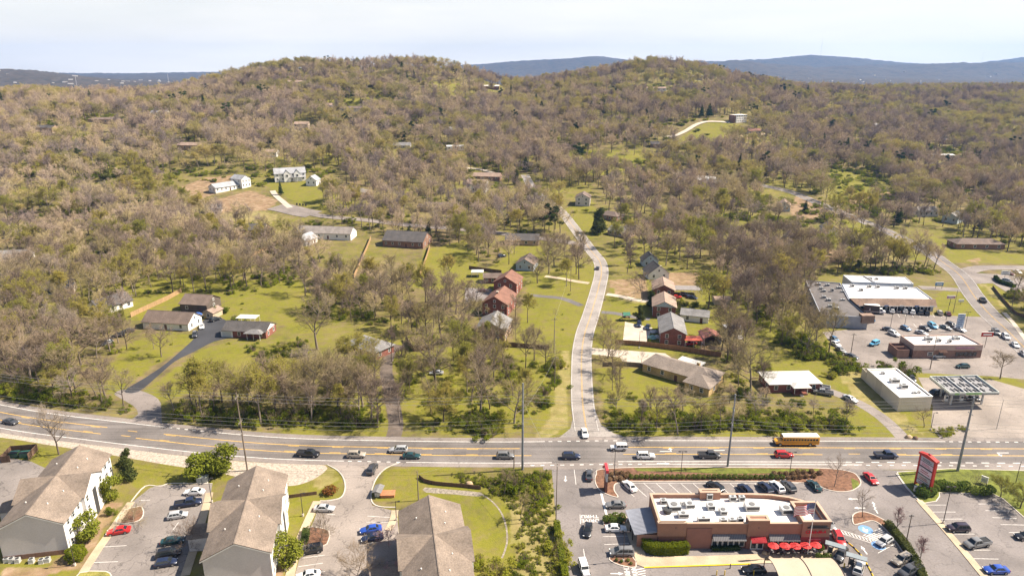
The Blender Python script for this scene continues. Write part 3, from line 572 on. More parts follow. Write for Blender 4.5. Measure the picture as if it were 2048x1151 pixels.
island('drive_nose_island', [(612,1056),(640,1055),(658,1062),(657,1080),(645,1092),(600,1088)], 'planted nose island beside the black off-roader', sm=2)
island('lot_end_island', [(160,1145),(200,1142),(220,1146),(222,1170),(150,1170)], 'grassy island end in the left apartment lot', M_TURFY, 2)
for px in ([(655,929),(676,941),(688,958),(690,978),(682,994),(660,1001),(640,1001)], [(798,925),(772,936),(755,953),(746,972),(742,990),(746,1006),(762,1013),(792,1014)], [(262,1003),(290,972),(320,972),(345,966),(425,967)]):
    poly = [(p.x, p.y) for p in cr(gpts(px), 4)]; structure(kerb(poly, .25, .14, False).build('kerb', M_KERB), 'pale concrete kerb edging the apartment drive')
structure(kerb([(p.x, p.y) for p in cr(gpts([(1792,946),(1800,957),(1813,975),(1838,1001)]), 4)], .3, .15, False).build('kerb', M_KERB), 'kerb of the plaza entrance')
# stall paint
st = MB()
def pline(a, b, w=.12, z=.030, mb=None):
    A = G(*a); B = G(*b); ribbon([A, B], -w/2, w/2, z, mb if mb is not None else st)
for i in range(14):                       # angled stalls behind the restaurant
    x = 1213+i*24.6
    if i in (8, 9, 10): pass
    if x < 1236 or x > 1640: continue
    pline((x, 965), (x+31, 992.5))
pline((1240,965.5),(1640,965.5), .1)
for a, b in (((1206,1072),(1258,1071)), ((1209,1088),(1258,1086)), ((1212,1104),(1235,1103)), ((1160,1028),(1161,1047)), ((1167,1097),(1170,1118)), ((1148,936),(1152,968)), ((1108,939),(1148,937)),
             ((1852,1009),(1892,1009)), ((1862,1023),(1911,1023)), ((1876,1037),(1925,1037)), ((1909,1067),(1949,1067)), ((1930,1099),(1981,1099)), ((1945,1116),(1997,1117)), ((1957,1007),(2002,1007)), ((1971,1020),(2019,1021)), ((1985,1034),(2033,1036)), ((2001,1048),(2050,1049)), ((2018,1064),(2060,1064)), ((1756,1105),(1791,1086)), ((1731,1069),(1764,1053))): pline(a, b)
m = MB(); pline((1202,984),(1214,1032), .5, .030, m); m.build('wide_white_line', M_WHITE, lot)
for k in range(9): pline((1733+k*4.6-6, 1070+k*2.0), (1762+k*3.4, 1056+k*3.0), .22)       # hatched bay
for k in range(12): pline((1668+k*7.0, 1056+k*2.1), (1673+k*7.0, 1062+k*2.1), .18)         # hatched drive edge
pline((1666,1054),(1752,1081)); pline((1664,1060),(1746,1086)); pline((1733,1070),(1752,1086))
for k in range(4): pline((1274+k*1, 1138+k*5), (1291, 1135+k*5), .2)
st.build('stall_line', M_WHITE, lot)
sa = MB()
for a, b in (((204,1093),(253,1090)), ((188,1124),(236,1122)), ((278,1000),(300,999)), ((215,1065),(225,1064)), ((357,1044),(345,1060))): pline(a, b, .12, .03, sa)
sa.build('stall_line', M_WHITE, alot)
sb = MB()
for a, b in (((655,1015),(672,1014)), ((655,1028),(670,1028)), ((605,1115),(650,1109)), ((597,1132),(646,1125)), ((735,1031),(783,1034)), ((733,1043),(778,1043)), ((720,1087),(757,1083)), ((640,1143),(650,1142))): pline(a, b, .12, .03, sb)
sb.build('stall_line', M_WHITE, blot)
sr = MB()
for k in range(7): pline((1795+k*14, 626.5), (1799+k*14, 634), .12, .03, sr)
for k in range(6): pline((1826+k*15, 646), (1834+k*15, 655), .12, .03, sr)
sr.build('stall_line', M_WHITE, rlot)
for px, py, dx, dy in ((1131,957,0,5),(1706,997,-5,0),(1719,1015,-5,0),(1728,1099,-3,-4),(1232,1009,5,0),(1234,1146,5,0)): arrow(px, py, dx, dy, 2.6, .9, z=.034, parent=lot)
for k in range(3): arrow(1748+k*2, 1008+k*6, -3, -5, 2.2, .8, z=.034, parent=lot)
def text(name, s, size, m, parent, loc, rot, ext=0.0, bold=False, shear=0.0, align='CENTER'):
    cu = bpy.data.curves.new(name, 'FONT'); cu.body = s; cu.size = size; cu.align_x = align; cu.align_y = 'CENTER'; cu.extrude = ext; cu.shear = shear; cu.resolution_u = 3
    if bold: cu.offset = size*.02
    to = bpy.data.objects.new(name, cu); COL.objects.link(to); bpy.context.view_layer.update()
    me = bpy.data.meshes.new_from_object(to.evaluated_get(bpy.context.evaluated_depsgraph_get())); bpy.data.objects.remove(to); me.materials.clear(); me.materials.append(m); me.name = name
    return ob(name, me, parent, loc, rot=rot)
p = G(1180,1036); text('painted_lettering', 'DRIVE\nTHRU', 1.5, M_WHITE, lot, (p.x, p.y, .034), (0,0,pi), bold=True)
p = G(1261,1143); text('painted_lettering', 'DRIVE\nTHRU', 1.5, M_WHITE, lot, (p.x, p.y, .034), (0,0,-pi/2), bold=True)
hb = MB(); p = G(1731,1058); hb.slab([(p.x+1.5*cos(t*pi/8), p.y+1.5*sin(t*pi/8)) for t in range(16)], .022, .033); hb.build('accessible_bay_patch', mat('blue_bay_paint', (.16,.30,.52), .7, var=.2), lot)
hs = MB(); hs.tube((p.x-.2,p.y-.35,.036),(p.x-.2,p.y-.35,.037), .55, n=14); hs.box(p.x-.35,p.x-.1,p.y-.2,p.y+.7,.0345,.0352); hs.box(p.x-.1,p.x+.45,p.y-.1,p.y+.1,.0345,.0352); hs.build('accessible_symbol', M_WHITE, lot)
hb = MB(); p = G(1757,1090); hb.slab([(p.x+1.4*cos(t*pi/8), p.y+1.4*sin(t*pi/8)) for t in range(16)], .022, .033); hb.build('accessible_bay_patch', MATS['blue_bay_paint'], lot)
# ------------------------------------------------------------------ vehicles
PAINT = {'white': (.78,.77,.75), 'silver': (.46,.46,.46), 'grey': (.20,.195,.19), 'darkgrey': (.065,.065,.070), 'black': (.012,.012,.014), 'navy': (.018,.026,.060), 'blue': (.025,.075,.36),
         'red': (.50,.018,.016), 'burgundy': (.13,.018,.022), 'teal': (.015,.055,.058), 'skyblue': (.10,.38,.60), 'midblue': (.05,.14,.26), 'tan': (.36,.31,.25), 'yellow': (.80,.36,.02), 'purple': (.035,.022,.032), 'green': (.02,.10,.06)}
def paint(c): return mat('car_paint_'+c, PAINT[c], .32, .15 if c in ('silver','grey','darkgrey','navy','teal') else 0, var=0, coat=.6, spec=.5)
def loft(stations, smooth=True):
    """stations: (x, halfwidth, z_low, z_shoulder, z_top, top_halfwidth)"""
    m = MB(); ring = 8; v = []; f = []
    for x, w, zl, zs, zt, tw in stations:
        v += [(x,-w*.92,zl),(x,-w,zl+(zs-zl)*.45),(x,-w*.985,zs),(x,-tw,zt),(x,tw,zt),(x,w*.985,zs),(x,w,zl+(zs-zl)*.45),(x,w*.92,zl)]
    n = len(stations)
    for i in range(n-1):
        for j in range(ring): f.append((i*ring+j, i*ring+(j+1)%ring, (i+1)*ring+(j+1)%ring, (i+1)*ring+j))
    f.append(tuple(range(ring-1,-1,-1))); f.append(tuple((n-1)*ring+j for j in range(ring)))
    return m.add(v, f)
def fixn(me, ang=40):
    b = bmesh.new(); b.from_mesh(me); bmesh.ops.recalc_face_normals(b, faces=b.faces); b.to_mesh(me); b.free()
    me.polygons.foreach_set('use_smooth', [True]*len(me.polygons))
    try: me.set_sharp_from_angle(angle=radians(ang))
    except Exception: pass
    return me
def cabin(xb0, xb1, xr0, xr1, zb, zr, wb, wr):
    """greenhouse: base x range xb0..xb1 at the belt, roof x range xr0..xr1"""
    m = MB(); xm0 = xr0+(xr1-xr0)*.15; xm1 = xr1-(xr1-xr0)*.15
    m.add([(xb0,-wb,zb),(xb1,-wb,zb),(xb1,wb,zb),(xb0,wb,zb),(xr0,-wr*.96,zr-.05),(xr1,-wr*.96,zr-.05),(xr1,wr*.96,zr-.05),(xr0,wr*.96,zr-.05),(xm0,-wr*.9,zr),(xm1,-wr*.9,zr),(xm1,wr*.9,zr),(xm0,wr*.9,zr)],
          [(0,1,5,4),(1,2,6,5),(2,3,7,6),(3,0,4,7),(4,5,9,8),(5,6,10,9),(6,7,11,10),(7,4,8,11),(8,9,10,11)])
    return m
def inset(a, b, c, d, s0, s1, t0, t1, off):
    """a-b bottom edge, d-c top edge; sub-rectangle pushed outwards"""
    a, b, c, d = map(Vector, (a, b, c, d))
    P_ = lambda s, t: (a+(b-a)*s)*(1-t)+(d+(c-d)*s)*t
    q = [P_(s0,t0), P_(s1,t0), P_(s1,t1), P_(s0,t1)]; n = (q[1]-q[0]).cross(q[3]-q[0]).normalized()
    return [p+n*off for p in q]
def glasses(xb0, xb1, xr0, xr1, zb, zr, wb, wr, splits):
    A = (xb0,-wb,zb); B = (xb1,-wb,zb); C = (xb1,wb,zb); D = (xb0,wb,zb); z = zr-.05; w = wr*.96
    a = (xr0,-w,z); b = (xr1,-w,z); c = (xr1,w,z); d = (xr0,w,z); out = {'windscreen': [], 'rear_window': [], 'side_window': []}
    out['windscreen'].append(inset(B, C, c, b, .06, .94, .10, .93, .012)); out['rear_window'].append(inset(D, A, a, d, .08, .92, .14, .92, .012))
    for s0, s1 in splits:
        out['side_window'].append(inset(A, B, b, a, s0, s1, .08, .92, .012)); out['side_window'].append(inset(C, D, d, c, 1-s1, 1-s0, .08, .92, .012))
    return out
WHEEL = {}
def wheel_mesh(r, w):
    if (r, w) not in WHEEL:
        m = MB(); m.tube((0,-w/2,0), (0,w/2,0), r, n=14); t = m.mesh('tyre', M_TYRE); fixn(t)
        h = MB(); h.tube((0,-w/2-.012,0), (0,w/2+.012,0), r*.62, n=10); h = h.mesh('rim', M_RIM); fixn(h); WHEEL[(r, w)] = (t, h)
    return WHEEL[(r, w)]
KITS = {}
def kit(kind):
    """list of (part name, mesh, location, painted?, [sub parts])"""
    if kind in KITS: return KITS[kind]
    parts = []
    S = {  # L, W, H, belt, stations(top z factors), cabin
     'sedan':  dict(L=4.75, W=1.84, st=[(-1,.80,.38,.62,.78,.60),(-.93,.93,.26,.80,.98,.72),(-.55,.96,.22,.86,1.02,.78),(-.1,.97,.2,.86,.98,.80),(.35,.97,.2,.84,.96,.80),(.60,.96,.22,.80,.90,.76),(.90,.92,.26,.66,.76,.66),(1,.76,.36,.52,.62,.52)], cab=(-1.75,1.05,-1.05,.35,.95,1.45,.80,.62), sp=[(.14,.50),(.53,.86)], r=.33, ax=(-1.40,1.42)),
     'hatch':  dict(L=4.25, W=1.80, st=[(-1,.82,.38,.75,.92,.64),(-.94,.94,.26,.86,1.00,.74),(-.5,.97,.22,.88,1.02,.80),(.0,.97,.2,.88,1.00,.80),(.40,.97,.2,.86,.98,.80),(.66,.95,.22,.80,.92,.74),(.92,.90,.28,.66,.78,.64),(1,.74,.36,.54,.64,.50)], cab=(-2.02,1.15,-1.60,.40,.96,1.52,.79,.64), sp=[(.10,.34),(.37,.62),(.65,.88)], r=.33, ax=(-1.30,1.32)),
     'suv':    dict(L=4.75, W=1.92, st=[(-1,.86,.45,.86,1.04,.74),(-.95,.95,.32,.98,1.12,.82),(-.5,.97,.28,1.00,1.14,.86),(.0,.97,.26,1.00,1.12,.86),(.36,.97,.26,.98,1.10,.86),(.62,.96,.28,.94,1.06,.82),(.92,.92,.34,.82,.94,.74),(1,.80,.42,.66,.78,.62)], cab=(-2.28,1.12,-1.90,.45,1.08,1.74,.86,.70), sp=[(.07,.30),(.33,.60),(.63,.88)], r=.38, ax=(-1.42,1.45)),
     'van':    dict(L=5.10, W=1.98, st=[(-1,.88,.40,.92,1.06,.78),(-.96,.96,.28,.98,1.12,.86),(-.3,.97,.22,1.00,1.10,.88),(.3,.97,.2,.98,1.08,.88),(.60,.96,.22,.90,1.00,.82),(.92,.90,.28,.72,.84,.70),(1,.78,.36,.56,.68,.58)], cab=(-2.48,1.55,-2.18,.55,1.04,1.76,.88,.74), sp=[(.06,.32),(.35,.64),(.67,.92)], r=.35, ax=(-1.50,1.55)),
     'jeep':   dict(L=4.40, W=1.86, st=[(-1,.88,.50,.98,1.10,.82),(-.96,.92,.42,1.02,1.14,.84),(-.3,.92,.40,1.02,1.14,.84),(.36,.90,.40,1.02,1.14,.80),(.40,.78,.42,1.00,1.12,.68),(.95,.72,.50,.98,1.08,.62),(1,.70,.55,.90,1.00,.60)], cab=(-2.16,.88,-2.10,.62,1.13,1.86,.82,.76), sp=[(.04,.30),(.34,.62),(.66,.94)], r=.41, ax=(-1.32,1.40)),
     'pickup': dict(L=5.80, W=2.02, st=[(-1,.90,.55,1.00,1.16,.80),(-.97,.95,.45,1.05,1.20,.84),(-.4,.96,.36,1.05,1.20,.84),(.0,.96,.34,1.05,1.16,.86),(.42,.96,.34,1.04,1.14,.86),(.64,.95,.36,1.00,1.12,.82),(.94,.92,.42,.86,1.00,.76),(1,.82,.48,.72,.84,.66)], cab=(-.62,1.75,-.38,1.15,1.12,1.86,.88,.74), sp=[(.08,.46),(.50,.88)], r=.41, ax=(-1.78,1.85))}
    d = S[kind]; hw = d['W']/2; hl = d['L']/2
    body = loft([(x*hl, w*hw, zl, zs, zt, tw*hw) for x, w, zl, zs, zt, tw in d['st']]); cb = cabin(*d['cab']); body.add(cb.v, cb.f)
    parts.append(('body', fixn(body.mesh('body', M_TRIM)), (0,0,0), True, []))
    if kind == 'pickup':
        b = MB(); b.box(-2.78,-.66,-.74,.74,1.205,1.215); parts.append(('cargo_bed', b.mesh('cargo_bed', M_BLK), (0,0,0), False, []))
        b = MB()
        for y0, y1 in ((-.92,-.76), (.76,.92)): b.box(-2.8,-.62,y0,y1,1.16,1.30)
        b.box(-2.88,-2.76,-.92,.92,1.10,1.30); parts.append(('bed_rail', b.mesh('bed_rail', M_TRIM), (0,0,0), True, []))
    for nm, qs in glasses(*d['cab'], d['sp']).items():
        for q in qs: m = MB(); m.quad(*q); parts.append((nm, m.mesh(nm, M_CARGL), (0,0,0), False, []))
    r = d['r']; t, h = wheel_mesh(r, .24)
    for ax in d['ax']:
        for s in (-1, 1): parts.append(('wheel', t, (ax, s*(hw-.11), r), False, [('rim', h, (0,0,0))]))
    zl = .62 if kind in ('sedan','hatch') else .80; zt = .80 if kind in ('sedan','hatch') else .95
    for s in (-1, 1):
        m = MB(); m.box(hl*.945-.1, hl*.985, s*hw*.66-.17, s*hw*.66+.17, zl-.06, zl+.07); parts.append(('headlight', m.mesh('headlight', M_LAMP), (0,0,0), False, []))
        m = MB(); m.box(-hl*.99, -hl*.95, s*hw*.72-.14, s*hw*.72+.14, zt-.12, zt+.07); parts.append(('tail_light', m.mesh('tail_light', M_TAIL), (0,0,0), False, []))
        m = MB(); xm = d['cab'][1]-.35; m.box(xm-.08, xm+.08, s*hw*.97-.02, s*hw*.97+(.2 if s > 0 else -.2), d['cab'][4]+.02, d['cab'][4]+.16) if s > 0 else m.box(xm-.08, xm+.08, -hw*.97-.18, -hw*.97+.02, d['cab'][4]+.02, d['cab'][4]+.16); parts.append(('wing_mirror', m.mesh('wing_mirror', M_BLK), (0,0,0), False, []))
    m = MB(); m.box(hl*.965, hl*1.003, -hw*.62, hw*.62, .30, .46); parts.append(('bumper', m.mesh('bumper', M_BLK), (0,0,0), False, []))
    if kind in ('suv', 'van'):
        for s in (-1, 1): m = MB(); m.box(-1.7, .3, s*.56-.02, s*.56+.02, d['cab'][5]-.02, d['cab'][5]+.05); parts.append(('roof_rail', m.mesh('roof_rail', M_DARKM), (0,0,0), False, []))
    if kind == 'jeep':
        m = MB(); m.tube((-2.22,0,1.0),(-2.46,0,1.0), .39, n=14); parts.append(('spare_wheel', fixn(m.mesh('spare_wheel', M_TYRE)), (0,0,0), False, []))
    KITS[kind] = parts; return parts
NAMES = {'sedan': 'parked_car', 'hatch': 'hatchback_car', 'suv': 'sport_utility_car', 'van': 'minivan', 'jeep': 'off_road_car', 'pickup': 'pickup_truck'}
def car(kind, c, px, py, dx, dy, label, group, dz=.035):
    p = G(px, py); a = heading(px, py, dx, dy)
    nm = 'saloon_car' if kind == 'sedan' else NAMES[kind]; cat = {'pickup': 'pickup truck', 'van': 'minivan', 'jeep': 'off-roader'}.get(kind, 'car')
    t = thing(nm, label, cat, (p.x, p.y, p.z+dz), a, group); pm = paint(c)
    for n, me, loc, painted, subs in kit(kind):
        o = ob(n, me, t, loc)
        if painted: o.material_slots[0].link = 'OBJECT'; o.material_slots[0].material = pm
        for sn, sm, sl in subs: ob(sn, sm, o, sl)
    KEEP.append((p.x, p.y, 3.2)); return t
H = 'vehicles on the highway'; A1 = 'cars parked at the apartments'; RS = 'cars at the restaurant'; RT = 'cars at the shopping strip'; HS = 'cars parked at the houses'; PZ = 'cars in the plaza lot'
for a in [
 ('sedan','darkgrey',22,846,8,1.6,'charcoal car alone at the far left end of the highway',H), ('pickup','black',617,911,6,.3,'black pickup truck on the highway above the apartment drive',H),
 ('suv','tan',713,913,6,0,'bronze grey crossover on the highway between the black pickup and the dark green saloon',H), ('suv','silver',797,903,-6,0,'silver crossover waiting in the turn lane facing left',H),
 ('sedan','teal',823,915,6,0,'dark green saloon below the silver crossover in the turn lane',H), ('suv','grey',1011,915,6,0,'grey crossover half hidden behind the tall steel pole',H),
 ('suv','navy',1142,916,6,0,'dark blue crossover on the highway at the side road junction',H), ('jeep','white',1237,899,-6,0,'white boxy off-roader with spare wheel on the highway',H),
 ('suv','white',1291,915,6,0,'pearl white crossover on the highway behind the boxy off-roader',H), ('pickup','darkgrey',1418,914,6,0,'dark grey pickup truck on the highway left of the leaning steel pole',H),
 ('suv','red',1567,913,6,0,'red estate car on the highway below the school bus',H), ('pickup','navy',1771,914,6,0,'dark slate pickup truck on the highway near the red plaza sign',H),
 ('sedan','white',1169,869,2,7,'white saloon waiting at the mouth of the side road',H), ('suv','darkgrey',745,941,4,-7,'dark grey crossover leaving the apartment drive',H),
 ('sedan','darkgrey',1178,953,0,-6,'charcoal saloon leaving the restaurant exit lane',RS), ('sedan','red',1741,960,5,5,'red saloon turning in at the plaza entrance',PZ),
 ('sedan','white',1259,975,-5,-5,'white saloon in the first angled stall',RS), ('sedan','grey',1231,1013,-6,0,'grey coupe crossing the aisle above the planted island',RS),
 ('sedan','white',1231,1060,6,0,'white saloon parked left of the restaurant side canopy',RS), ('van','grey',1243,1108,-6,0,'grey minivan parked left of the clipped hedge',RS),
 ('sedan','black',1175,1063,-1,6,'black saloon on the painted drive-through lettering',RS), ('jeep','white',1168,1142,2,6,'white boxy off-roader entering at the bottom of the restaurant lane',RS),
 ('suv','black',1430,977,-6,-4,'black crossover in the angled stall nearest the low parapet step',RS), ('suv','navy',1490,983,-5,-5,'dark blue crossover, second from the left of the dark cars in angled stalls',RS),
 ('suv','navy',1530,979,-5,-5,'dark blue crossover beside the white one in the angled stalls',RS), ('suv','white',1553,977,-5,-5,'white crossover between two dark ones in the angled stalls',RS),
 ('suv','darkgrey',1576,976,-5,-5,'charcoal crossover right of the white one in the angled stalls',RS), ('sedan','teal',1628,974,-5,-5,'dark teal saloon in the last angled stall by the mulch',RS),
 ('sedan','grey',1656,1050,4,5,'grey saloon squeezed against the restaurant end wall',RS), ('suv','red',1677,1082,3,6,'red crossover queueing beside the red parasols',RS),
 ('suv','darkgrey',1681,1113,-3,5,'charcoal crossover under the upper order canopy',RS), ('sedan','navy',1652,1137,-6,2,'dark blue saloon beside the beige tent canopy',RS), ('suv','silver',1717,1140,2,-6,'silver crossover at the lower order canopy',RS),
 ('hatch','silver',1768,1086,-5,3,'silver hatchback in the accessible bay',RS), ('suv','tan',1803,1123,-6,3,'bronze crossover parked by the dark hedge',RS), ('pickup','darkgrey',1819,1145,-6,3,'dark pickup truck below the bronze crossover by the hedge',RS),
 ('suv','purple',1915,1060,-6,0,'dark plum crossover by the plaza lamp post',PZ), ('pickup','grey',1953,1091,-6,1,'grey pickup truck second along the plaza divider',PZ), ('sedan','blue',1991,1143,-6,0,'bright blue saloon at the bottom of the plaza lot',PZ), ('sedan','black',2052,1076,-6,0,'black car cut off by the right picture edge',PZ),
 ('sedan','red',238,1065,-6,1,'red coupe in front of the white apartment facade',A1), ('sedan','white',389,987,-6,0,'white saloon at the end of the left apartment lot',A1), ('pickup','navy',377,1010,6,-1,'dark blue pickup truck below the white saloon',A1),
 ('hatch','silver',356,1034,6,-1,'pale silver hatchback half under the bare bush',A1), ('sedan','teal',346,1085,6,-1,'dark car hidden by the big bare bush',A1), ('suv','black',338,1111,6,-1,'black crossover right above the dark blue estate',A1), ('hatch','navy',333,1129,6,-1,'dark blue estate car, lowest in the left apartment lot',A1),
 ('suv','black',623,1103,-6,1,'black off-roader parked on the middle apartment drive',A1), ('sedan','silver',649,1020,6,0,'silver saloon by the grassy corner of the apartment drive',A1), ('sedan','white',617,1154,-6,1,'white saloon at the bottom of the apartment drive',A1),
 ('sedan','blue',742,1062,-6,1,'bright blue saloon by the third apartment block',A1), ('sedan','navy',745,1079,-6,1,'dark blue saloon under the pink blossom',A1),
 ('suv','darkgrey',390,672,-1,6,'dark grey car on the black driveway by the white cottage',HS), ('sedan','white',404,655,0,6,'white car beside the white cottage gable',HS), ('suv','black',431,641,6,-2,'black car at the top of the black driveway',HS),
 ('suv','black',236,674,-6,1,'black car under the trees left of the white cottage',HS), ('hatch','grey',215,688,-6,2,'grey car lowest of those under the trees left of the cottage',HS), ('sedan','darkgrey',256,664,-6,1,'charcoal car beside the woodpile at the cottage',HS),
 ('sedan','silver',873,748,-6,0,'silver saloon standing in the woods beside the dirt lane',HS), ('sedan','burgundy',966,583,6,0,'dark red car behind the red brick house',HS), ('sedan','darkgrey',1195,538,1,-6,'dark saloon driving up the side road',HS),
 ('suv','navy',1003,514,6,-1,'dark car under the trees by the pale blue house',HS), ('suv','navy',1278,651,-1,6,'dark blue off-roader on the concrete pad',HS), ('sedan','navy',1295,656,-3,6,'dark blue saloon at the edge of the concrete pad',HS),
 ('sedan','red',1381,689,-6,1,'red and dark car under the small red roof',HS), ('sedan','red',1353,596,6,0,'red car by the grey metal carport',HS), ('suv','navy',1369,592,6,1,'dark blue car under the grey metal carport',HS), ('sedan','navy',1384,597,6,1,'dark saloon at the shrubs before the metal carport',HS),
 ('pickup','silver',1640,777,-6,-1,'silver pickup truck nearest the metal roofed brick house',HS), ('pickup','grey',1646,788,-6,-1,'grey pickup truck in front of the silver one at the brick house',HS), ('sedan','silver',1700,800,6,3,'silver saloon on the narrow lane',HS),
 ('jeep','skyblue',1748,690,-6,2,'turquoise boxy off-roader in the open lot',RT), ('suv','white',1787,670,6,2.5,'white estate car beside the flat roofed diner',RT), ('sedan','darkgrey',1777,661,6,1,'charcoal saloon behind the white estate car',RT), ('hatch','midblue',1811,659,5,2,'blue hatchback under a lamp post at the shopping strip',RT),
 ('sedan','darkgrey',1850,659,5,2,'charcoal saloon left of the bright blue minivan',RT), ('van','skyblue',1865,654,5,3,'bright blue minivan in the middle of the strip lot',RT), ('sedan','grey',1891,657,5,2,'grey saloon right of the bright blue minivan',RT), ('suv','darkgrey',1903,653,5,2,'dark crossover behind the tall blue and white sign',RT), ('sedan','white',1920,661,5,2,'white saloon right of the tall blue and white sign',RT),
 ('sedan','silver',1843,668,6,2,'silver saloon behind the flat roofed diner',RT), ('suv','white',1783,624,-2,-5,'white crossover at the shops nearest the box truck',RT), ('sedan','grey',1796,623,-2,-5,'grey saloon second from the box truck',RT), ('suv','white',1809,624,-2,-5,'white crossover third from the box truck',RT), ('suv','white',1824,626,-2,-5,'white crossover fourth from the box truck',RT),
 ('suv','darkgrey',1840,627,-2,-5,'charcoal crossover fifth from the box truck',RT), ('suv','black',1853,628,-2,-5,'black crossover at the right end of the shop front',RT), ('suv','tan',1879,628,-3,-5,'tan crossover by the grass right of the shops',RT), ('sedan','burgundy',1896,629,-3,-5,'dark red saloon right of the tan crossover',RT),
 ('sedan','red',1735,633,-2,-5,'red car partly hidden behind the grey wall corner',RT), ('suv','midblue',1738,645,-6,1,'blue crossover at the foot of the grey wall',RT), ('pickup','grey',1991,666,4,5,'grey pickup truck leading the cars on the valley road',RT), ('suv','white',2011,676,4,4,'white crossover second in the line on the valley road',RT), ('sedan','white',2030,692,4,4,'white saloon third in the line on the valley road',RT), ('sedan','silver',2048,710,4,4,'silver car at the right picture edge on the valley road',RT),
 ('hatch','teal',1925,735,-6,0,'dark teal hatchback passing below the flat roofed diner',RT), ('sedan','silver',1875,714,6,0,'silver saloon at the diner door',RT), ('pickup','black',1965,603,-4,-5,'black pickup truck driving up the valley road',RT), ('sedan','white',1671,690,5,3,'white saloon by the thicket at the lot edge',RT), ('sedan','grey',1681,702,5,3,'grey saloon below the white one by the thicket',RT), ('sedan','darkgrey',1703,715,6,2,'charcoal car half under the thicket',RT), ('hatch','midblue',1669,681,5,3,'blue car topmost by the thicket',RT),
 ('sedan','white',2035,546,4,1.5,'white saloon in the small lot by the cross street',RT), ('sedan','burgundy',2021,549,4,1.5,'dark red car beside the white saloon in the small lot',RT), ('suv','silver',2014,564,6,1,'silver car by the hedge of the small lot',RT),
 ('pickup','black',1871,789,-6,1,'black pickup truck at the pumps',RT), ('suv','black',1822,760,4,5,'black crossover behind the flat roofed store',RT), ('sedan','black',1947,801,6,0,'black saloon under the station canopy',RT), ('sedan','black',1507,1143,-6,0,'black car under the beige tent canopy',RS)]: car(*a)

def bus():
    p = G(1591,888); t = thing('school_bus', 'long yellow school bus with pale roof on the highway', 'bus', (p.x, p.y, .035), pi, H); yp = paint('yellow')
    b = loft([(-5.8,1.12,.62,2.3,2.72,.95),(-5.7,1.25,.55,2.35,2.80,1.0),(3.9,1.25,.55,2.35,2.80,1.0),(4.0,1.2,.55,2.3,2.7,.95)]); b.add(*[(q.v, q.f) for q in [loft([(4.0,1.12,.6,1.2,1.62,.9),(5.3,1.02,.6,1.15,1.5,.8),(5.75,.92,.62,1.0,1.3,.7)])]][0])
    ob('body', fixn(b.mesh('body', yp)), t)
    r = MB(); r.add([(-5.75,-1.02,2.80),(3.95,-1.02,2.80),(3.95,1.02,2.80),(-5.75,1.02,2.80),(-5.6,-.7,2.98),(3.8,-.7,2.98),(3.8,.7,2.98),(-5.6,.7,2.98)], [(0,1,5,4),(1,2,6,5),(2,3,7,6),(3,0,4,7),(4,5,6,7)]); r.build('roof', mat('bus_roof_white', (.80,.76,.66), .5, var=.05), t)
    for s in (-1, 1):
        for k in range(12):
            m = MB(); x = -5.3+k*.78; y = s*1.262; q = [(x,y,1.75),(x+.62,y,1.75),(x+.62,y*.99,2.32),(x,y*.99,2.32)]; m.quad(*(q if s < 0 else q[::-1])); m.build('side_window', M_CARGL, t)
        m = MB(); m.box(-5.7,3.9,s*1.255-.012,s*1.255+.012,1.42,1.50); m.box(-5.7,3.9,s*1.255-.012,s*1.255+.012,1.02,1.08); m.build('rub_rail', M_BLK, t)
    m = MB(); m.quad((4.02,-1.0,1.66),(4.02,1.0,1.66),(3.99,.95,2.40),(3.99,-.95,2.40)); m.build('windscreen', M_CARGL, t)
    tm, hm = wheel_mesh(.5, .3)
    for ax in (-3.4, 4.6):
        for s in (-1, 1): w = ob('wheel', tm, t, (ax, s*1.06, .5)); ob('rim', hm, w)
    for s in (-1, 1): m = MB(); m.box(5.70,5.78,s*.7-.12,s*.7+.12,.88,1.08); m.build('headlight', M_LAMP, t)
    m = MB(); m.box(5.66,5.90,-1.15,1.15,.50,.74); m.build('bumper', M_BLK, t); m = MB(); m.box(3.92,4.03,-.9,.9,2.5,2.72); m.build('warning_lamp_board', M_BLK, t)
bus()
